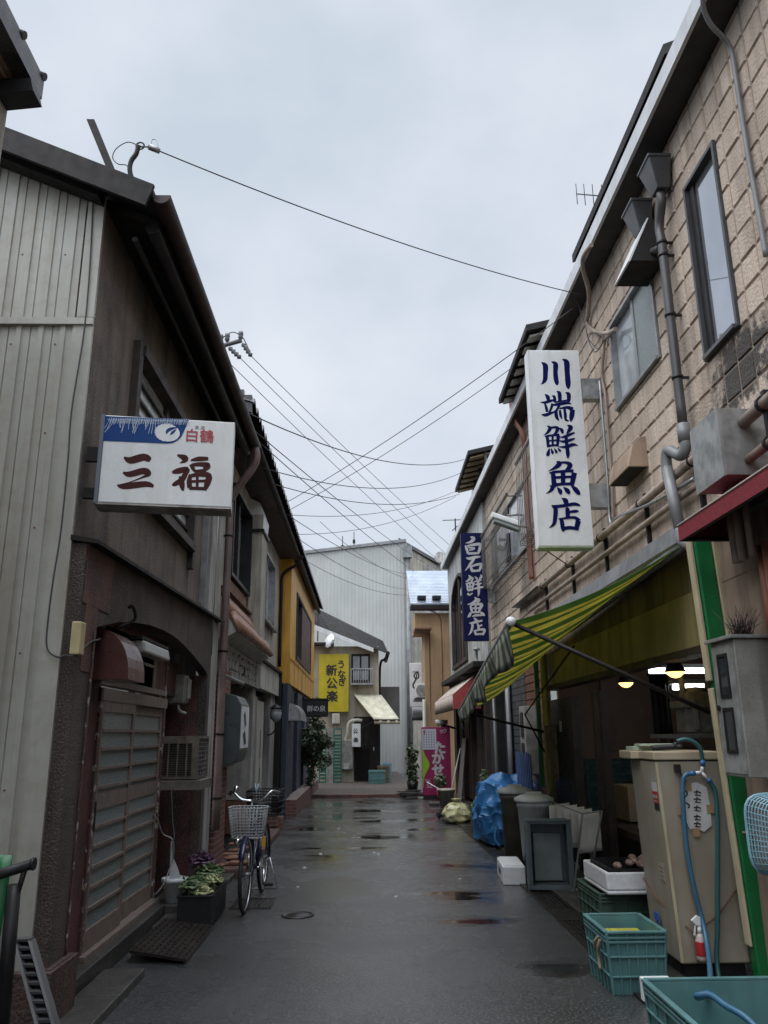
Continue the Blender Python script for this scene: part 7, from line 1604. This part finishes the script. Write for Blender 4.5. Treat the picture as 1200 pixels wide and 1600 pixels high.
# inside the shop
t = thing('fish_counter', 'dark fish display counter inside the shop with wares on its sloping top', 'counter', (3.2, 8.6, .05))
g = MB(); g.box(2.75,3.7,7.3,10.2,.05,.55); g.build('counter_body', m_dark, t); g = MB(); g.box(2.72,3.74,7.26,10.24,.551,.62); g.build('rim', m_wooddk, t)
g = MB(); rnd = random.Random(9)
for k in range(26):
    x, y = rnd.uniform(2.8,3.6), rnd.uniform(7.4,10.0); g.box(x,x+.18,y,y+.12,.621,.65+.02*rnd.random())
tag(g.build('fish_packs', M('orange and pale packets', (.42,.2,.11), (.5,.45,.38), 4, .3, contrast=(.45,.55)), bevel=.004), kind='stuff')
c = P(966,1292,Y=9.9); tag(box(2.95,3.45,9.45,9.95,.64,1.02).build('cardboard_box', m_card, bevel=.01), 'cardboard box on the far end of the fish counter', 'box')
q = P(955,1235,Y=11.0); g = MB(); g.lathe([(.15,0),(.17,.1),(.16,.22),(.08,.25),(0,.25)], (4.0,11.2,.98), 14); g.box(3.6,4.6,11.0,11.6,.90,.97); tag(g.build('scale_shelf', m_tealgr), 'shelf with a round pot against the teal tiles inside the shop', 'shelf')
t = thing('compressor', 'grey cast machine with pipes glowing under the shop fluorescent lamps', 'machine', (3.3, 7.6, 1.5))
c = P(1090,1110,Y=7.4); g = MB(); g.box(c.x-.2,c.x+.2,c.y-.14,c.y+.14,c.z+.02,c.z+.08); g.box(c.x-.16,c.x+.16,c.y-.12,c.y+.12,c.z-.19,c.z+.02); g.box(c.x-.12,c.x+.12,c.y-.1,c.y+.1,c.z+.08,c.z+.16); g.lathe([(.0,.16),(.09,.16),(.09,.20),(0,.21)], c, 14)
for k in range(6): a = k*1.05; g.box(c.x+.15*math.cos(a)-.02,c.x+.15*math.cos(a)+.02,c.y+.15*math.sin(a)-.02,c.y+.15*math.sin(a)+.02,c.z-.17,c.z+.1)
g.build('housing', m_mach, t, bevel=.006); tube([c+Vector((-.12,0,.08)),c+Vector((-.12,0,.36))],.03,8).build('pipe', m_mach, t); tube(smoothpath([c+Vector((.12,0,.08)),c+Vector((.12,0,.24)),c+Vector((.2,0,.28)),c+Vector((.5,0,.28))],4),.03,8).build('pipe', m_mach, t); g = MB(); g.box(c.x-.35,c.x+.5,c.y-.2,c.y+.3,c.z-.24,c.z-.205); g.box(c.x+.3,c.x+.34,c.y+.2,c.y+.24,.05,c.z-.24); g.box(c.x-.3,c.x-.26,c.y+.2,c.y+.24,.05,c.z-.24); g.build('shelf', m_alu, t)
a, b = P(1014,1056,Y=8.0), P(1052,1148,Y=8.0); g = MB(); g.grid(lambda u_,v_: Vector((a.x+(b.x-a.x)*u_, 8.0+.02*math.sin(u_*22), a.z+(b.z-a.z)*v_)), 24, 6); g.tube([(a.x-.02,8.0,a.z+.01),(b.x+.02,8.0,a.z+.01)],.01,6)
tag(g.build('dark_strip', m_black, solid=.006), 'dark hanging strip curtain in front of the fluorescent lamps', 'curtain')
# towel rack
t = thing('towel_rack', 'folding steel rack hung with white towels at the shop front', 'rack', (2.4, 9.6, .03))
g = MB(); yR0, yR1 = 9.0, 9.75; 
g.tube(smoothpath([(2.30,8.95,.78),(2.16,8.95,.06),(2.16,8.98,.04),(2.30,9.0,.04),(2.32,9.0,.06),(2.52,9.0,.80)],4),.010,6); g.tube([(2.30,8.95,.78),(2.10,9.9,.86)],.006,5); g.tube([(2.10,9.9,.86),(2.10,9.92,.04)],.010,6); g.tube([(2.52,9.0,.8),(2.30,8.95,.78)],.008,6); g.build('rack_frame', m_alu, t)
for k in range(5):
    f = k/5; p0 = Vector((2.46,9.02,.80)).lerp(Vector((2.06,9.85,.85)), f); w_ = .40 - .02*k
    g = MB(); d_ = Vector((.22,.05,0)).normalized()
    base = P(912-8*k, 1290-3*k, Y=9.05+.13*k)
    g.grid(lambda u_,v_: Vector((2.27+.24*u_-.045*k, 9.06+.14*k+.012*math.sin(u_*9+k), .80+.01*k-.03*(1-u_)-(.40-.03*(k%2))*v_)), 10, 6); tag(g.build('white_towel', m_cloth, solid=.006), 'white towel hanging in a row on the steel rack at the shop front', 'towel', 'towels on the rack')
# bins
def bin_(label, x, y, r0, r1, h, mat, lidmat, lift, name='dustbin'):
    t = thing(name, label, 'dustbin', (x, y, .03))
    g = MB(); g.lathe([(0,0),(r0,0),(r1,h-.06),(r1+.012,h-.06),(r1+.012,h),(r1-.012,h),(r0-.01,.02)], (x,y,.03), 28); g.build('bin_body', mat, t)
    g = MB(); g.lathe([(r1+.035,0),(r1+.04,.015),(r1+.03,.04),(r1*.8,.07),(r1*.4,.085),(0,.09)], (x,y,.03+h+.002), 28); g.box(x-.09,x+.09,y-.02,y+.02,.03+h+.085,.03+h+.11); g.build('lid', lidmat, t)
    return t
bin_('grey plastic dustbin with pale domed lid beside the tilted crate', 1.99, 9.95, .15, .195, .80, m_bin, M('pale lid', (.62,.64,.65), (.5,.52,.53), 3, .35), 0)
bin_('grimy brownish dustbin with lid between grey bin and blue tarp', 1.90, 10.7, .155, .185, .84, m_binbr, m_bin, 0)
t = thing('tilted_crate', 'grey blue plastic crate tipped on its side showing its inside', 'crate', (1.98, 9.2, .035), None, R(-8))
g = MB(); x0,x1,z0,z1,y0,y1 = 1.75,2.18,.04,.70,9.02,9.36
g.box(x0,x1,y1-.02,y1,z0,z1); g.box(x0,x0+.025,y0,y1-.02,z0,z1); g.box(x1-.025,x1,y0,y1-.02,z0,z1); g.box(x0+.025,x1-.025,y0,y1-.02,z0,z0+.025); g.box(x0+.025,x1-.025,y0,y1-.02,z1-.025,z1)
for k in range(5): z = z0+.04+k*.14; g.box(x0-.02,x0-.001,y0+.02,y1,z,z+.015)
for k in range(3): y = y0+.05+k*.12; g.box(x0-.02,x0-.001,y,y+.015,z0,z1)
g.box(x0-.025,x1+.025,y0-.02,y0+.015,z1+.001,z1+.02); g.box(x0-.025,x1+.025,y0-.02,y0+.015,z0-.005+.0,z0-.001); g.box(x0-.025,x0-.001,y0-.02,y0+.015,z0,z1); g.box(x1+.001,x1+.025,y0-.02,y0+.015,z0,z1); g.build('crate_walls', m_greyblue, t, bevel=.004)
tag(box(1.82,2.12,9.26,9.33,.08,.56).build('insulation_sheet', M('dull foam sheet', (.24,.27,.27), (.18,.21,.21), 4, .6), bevel=.01), 'dull foam sheet leaning inside the tipped grey blue crate', 'panel')
t = thing('foam_box', 'white polystyrene box lying on the wet road beside the drain covers', 'box', (1.66, 9.85, 0), None, R(-4))
g = MB(); g.box(1.54,1.79,9.50,10.22,.0,.19); g.build('box_body', m_foam, t, bevel=.012)
g = MB(); g.box(1.56,1.77,9.53,10.19,.191,.20); g.build('box_lid', M('polystyrene lid', (.66,.67,.68), None, 9, .7), t, bevel=.004)
g = MB(); text_mesh(g, '山◆小', .09, (1.538,9.86,.10), (0,-1,0), (0,0,1), .002, .001); g.build('lettering', m_blackink, t)
# blue tarp heap
t = thing('blue_tarp', 'crumpled blue tarpaulin draped over a heap by the dustbins', 'tarpaulin', (2.2, 13.0, .03))
g = MB(); rnd = random.Random(6)
def tp(u_, v_):
    a = 2*math.pi*u_; z = v_
    hx, hy = .45, .85
    rr = (1 - .30*z**2.2 + .12*math.sin(z*3.1)) * (1 + .06*math.sin(a*7+z*5) + .03*math.sin(a*13-z*9))
    h = .94*(z**.9)
    if z > .86: rr *= max(0, (1-(z-.86)/.14))**.6 + .001
    p = Vector((2.24 + hx*rr*math.cos(a), 13.0 + hy*rr*math.sin(a), .03 + h*(.88+.12*math.sin(a*2+1))))
    pw = Vector((p.x*1.0, p.y*.8, p.z*.45)); n3 = (1-abs(mnoise.noise(pw*4.2)))**3; n4 = (1-abs(mnoise.noise(pw*9+Vector((3,1,2)))))**3
    q = Vector((p.x-2.20, (p.y-13.0)*.5, .2)).normalized()
    return p + q*(n3*.085 + n4*.035 + .03*math.sin(a*11)*(1-z))
g.grid(tp, 84, 34, False); g.build('sheet', m_tarp, t)
g = MB(); g.tube(smoothpath([(1.9,12.3,.3),(1.86,12.25,.15),(1.92,12.2,.05)],4),.02,6); g.build('loose_corner', m_tarp, t)
a = P(812,1196,X=2.5); g = MB()
for k in range(9): g.box(2.30,2.32,11.62+k*.125,11.62+k*.125+.07,.03,1.32+.01*(k%3)); g.box(2.325,2.335,11.68+k*.125,11.68+k*.125+.08,.03,1.31)
tag(g.build('corrugated_panel', M('faded blue sheet', (.07,.125,.27), (.055,.10,.22), 4, .5)), 'faded blue corrugated sheet leaning by the yellow post', 'sheet')
# plants, bag, snack sign
t = thing('potted_conifer', 'small pointed conifer in a brown square pot beside the blue tarp', 'potted plant', (2.12, 14.9, 0))
g = MB(); g.box(1.98,2.26,14.76,15.04,.03,.28); g.build('pot', m_rust, t, bevel=.01)
g = MB()
for k in range(26):
    f = k/26; r = .22*(1-f)**.8+.02; leafball(g, (2.12,14.9,.36+.62*f), r*.8, 46, .07, 1, k, .8)
leafball(g, (2.0,14.7,.36), .2, 160, .08, .7, 77)
g.build('crown', M('conifer needles', (.06,.10,.045), (.09,.13,.05), 20, .6), t); tube([(2.12,14.9,.28),(2.12,14.9,.7)],.02).build('stem', m_wooddk, t)
t = thing('refuse_bag', 'tied yellowish translucent refuse bag on the road edge', 'bag', (1.72, 15.9, 0))
def bagf(u_, v_):
    a = 2*math.pi*u_; prof = [(0.02,0),(.19,.01),(.25,.08),(.25,.18),(.20,.28),(.12,.35),(.05,.38),(.10,.43)]
    k = v_*(len(prof)-1); i = min(int(k), len(prof)-2); f = k-i; r = prof[i][0]*(1-f)+prof[i+1][0]*f; z = prof[i][1]*(1-f)+prof[i+1][1]*f
    p = Vector((1.72+r*math.cos(a), 15.9+r*math.sin(a), z)); return p + Vector((math.cos(a),math.sin(a),0))*((1-abs(mnoise.noise(p*7)))**2*.07-.03)*min(1,r*8)
g = MB(); g.grid(bagf, 40, 22, False); g.build('bag_skin', M('yellowish film', (.44,.42,.22), (.34,.33,.2), 12, .25, bump=.3, bscale=25), t)
g = MB(); leafball(g, (1.56,16.5,.10), .16, 60, .13, .5, 5); tag(g.build('black_bag_scrap', m_black, solid=.003), 'crumpled black plastic scrap behind the refuse bag', 'plastic scrap')
YK = 21.5
t = thing('snack_banner', 'upright magenta and lime banner sign lettered たかせ in white', 'sign', (1.8, YK, .05))
x0, x1, zt = P(659,1140,Y=YK).x, P(703,1140,Y=YK).x, P(680,1136,Y=YK).z
box(x0, x1, YK, YK+.12, .10, zt).build('panel', m_magenta, t, bevel=.008); box(x0+.02,x1-.02,YK-.06,YK+.25,.0,.095).build('base', m_black, t)
g = MB(); pl = [(x0+.004, .78)] ; n = 14
for k in range(n+1): z = .30+.92*k/n; pl.append((x0+.02+.16*math.exp(-((z-.85)/.22)**2)*1.0, z))
g.prism([(x0+.004,YK-.003,.30)]+[(x,YK-.003,z) for x,z in pl[1:]]+[(x0+.004,YK-.003,1.22)], (0,.002,0)); g.build('lime_wave', m_lime, t)
place('たかせ', ((687,1168),(684,1184),(684.5,1203)), .33, .010, m_paper, 'lettering', YK, t)
place('ック', ((690,1143),(695,1142)), .13, .003, m_paper, 'small_lettering', YK, t)
g = MB(); text_mesh(g, 'Tel', .10, P(668,1220,Y=YK)-Vector((0,.006,0)), (1,0,0),(0,0,1), .001, .002); text_mesh(g, '52', .15, P(671,1227.5,Y=YK)-Vector((0,.006,0)), (1,0,0),(0,0,1), .002, .002); g.build('phone_lettering', m_paper, t)
a, b = P(659.5,1139,Y=YK-.01), P(682,1171,Y=YK-.01); n_ = box(a.x,b.x,YK-.012,YK-.006,b.z,a.z).build('pasted_notice', M('pale lilac paper', (.48,.48,.55), None, 5, .6), t)
g = MB()
for k in range(5):
    for j in range(7): x = b.x-.06-k*.065; z = a.z-.08-j*.062; g.box(x-.012,x+.012,YK-.0145,YK-.0125,z-.018,z+.012)
g.build('notice_lettering', m_pvcdk, n_)
g = MB(); c = P(663,1143,Y=YK-.014); g.prism([c+Vector((-.04,0,0)),c+Vector((0,0,.05)),c+Vector((.04,0,0)),c+Vector((.015,0,0)),c+Vector((.015,0,-.08)),c+Vector((-.015,0,-.08)),c+Vector((-.015,0,0))],(0,.001,0)); g.build('red_arrow', m_redink, n_)
t = thing('round_planter', 'pale round planter with a leafy plant in front of the magenta banner', 'potted plant', (1.9, 19.2, 0))
c = Vector((P(697,1238,Y=19.4).x, 19.4, .05)); g = MB(); g.lathe([(0,0),(.14,0),(.2,.30),(.215,.30),(.215,.34),(.19,.34),(.18,.28)], c, 20); g.build('pot', m_cream, t); g = MB(); g.lathe([(0,.28),(.17,.29)], c, 12); g.build('soil', m_soil, t)
t = thing('small_potted_plant', 'small dark leafy plant in pot against the magenta banner', 'potted plant', (1.9, 20.8, 0)); c = Vector((P(689,1225,Y=20.8).x,20.8,.05)); g = MB(); leafball(g, c+Vector((0,0,.42)), .19, 200, .08, .9, 3); g.build('crown', m_leaf, t); g = MB(); g.lathe([(0,0),(.09,0),(.12,.22),(.0,.22)], c, 14); g.build('pot', m_redcv, t)
g = MB(); g.tube([P(667,1222,Y=20.5), P(692,1236,Y=20.3)],.012,6); tag(g.build('white_pole', m_white), 'thin white stick leaning in front of the magenta banner', 'stick')
g = MB(); q = Vector((2.15,20.9,0)); g.tube([(2.05,20.7,0.04),(2.42,21.1,1.25)],.014,6); tag(g.build('pale_broom', m_white), 'thin pale broom stick leaning right of the magenta banner', 'broom')
g = MB(); rnd = random.Random(8)
for k in range(22):
    x, y = rnd.uniform(1.05,1.5), rnd.uniform(21.6,22.3); a = rnd.uniform(-.5,.5); l = rnd.uniform(.25,.6); z = .03+.02*(k%6)
    d_ = Vector((math.cos(a),math.sin(a)*.6,rnd.uniform(-.1,.1)))*l/2; s_ = Vector((-d_.y,d_.x,0)).normalized()*rnd.uniform(.02,.07)
    c = Vector((x,y,z+.05)); g.prism([c-d_-s_,c+d_-s_,c+d_+s_,c-d_+s_],(0,0,.02))
tag(g.build('scrap_boards', m_conc), 'loose heap of scrap boards left of the magenta banner', 'boards')
g = MB(); g.box(1.5,2.3,19.7,20.2,.0,.06); tag(g.build('paving_slab', m_conc, bevel=.01), 'loose paving slab under the round planter', 'slab')
t = thing('leafy_plant', 'tall dark leafy plant at the corner of the stone square', 'plant', (1.35, 24, .07)); g = MB()
for k in range(9): leafball(g, (1.35+.05*math.sin(k*2), 23.9, .3+k*.11), .16, 40, .12, 1, 200+k)
g.build('crown', m_leaf, t); g = MB(); g.lathe([(0,0),(.13,0),(.17,.25),(0,.25)], (1.35,23.9,.07), 14); g.build('pot', m_black, t)
t = thing('standing_board', 'pale grey board leaning on the dark front right of the banner', 'board', (2.4, 20.5, 0)); g = MB(); g.prism([(2.30,20.4,.03),(2.48,20.4,1.5),(2.49,20.4,1.5),(2.32,20.4,.03)],(0,.75,0)); g.build('board', m_mach, t)
t = thing('white_lamp_cap', 'white cylindrical lamp cap above the magenta banner', 'lamp', P(691,1133,Y=22.3)); c = P(690,1132,Y=22.4); g = MB(); g.lathe([(0,.12),(.16,.12),(.17,.1),(.17,.03),(.15,.0)], c, 16); g.build('cap', m_white, t); g = MB(); g.lathe([(.13,-.02),(.12,-.22),(0,-.24)], c, 14); g.tube([c,c+Vector((.4,.3,-.1))],.03,6); g.build('globe', m_glass, t)
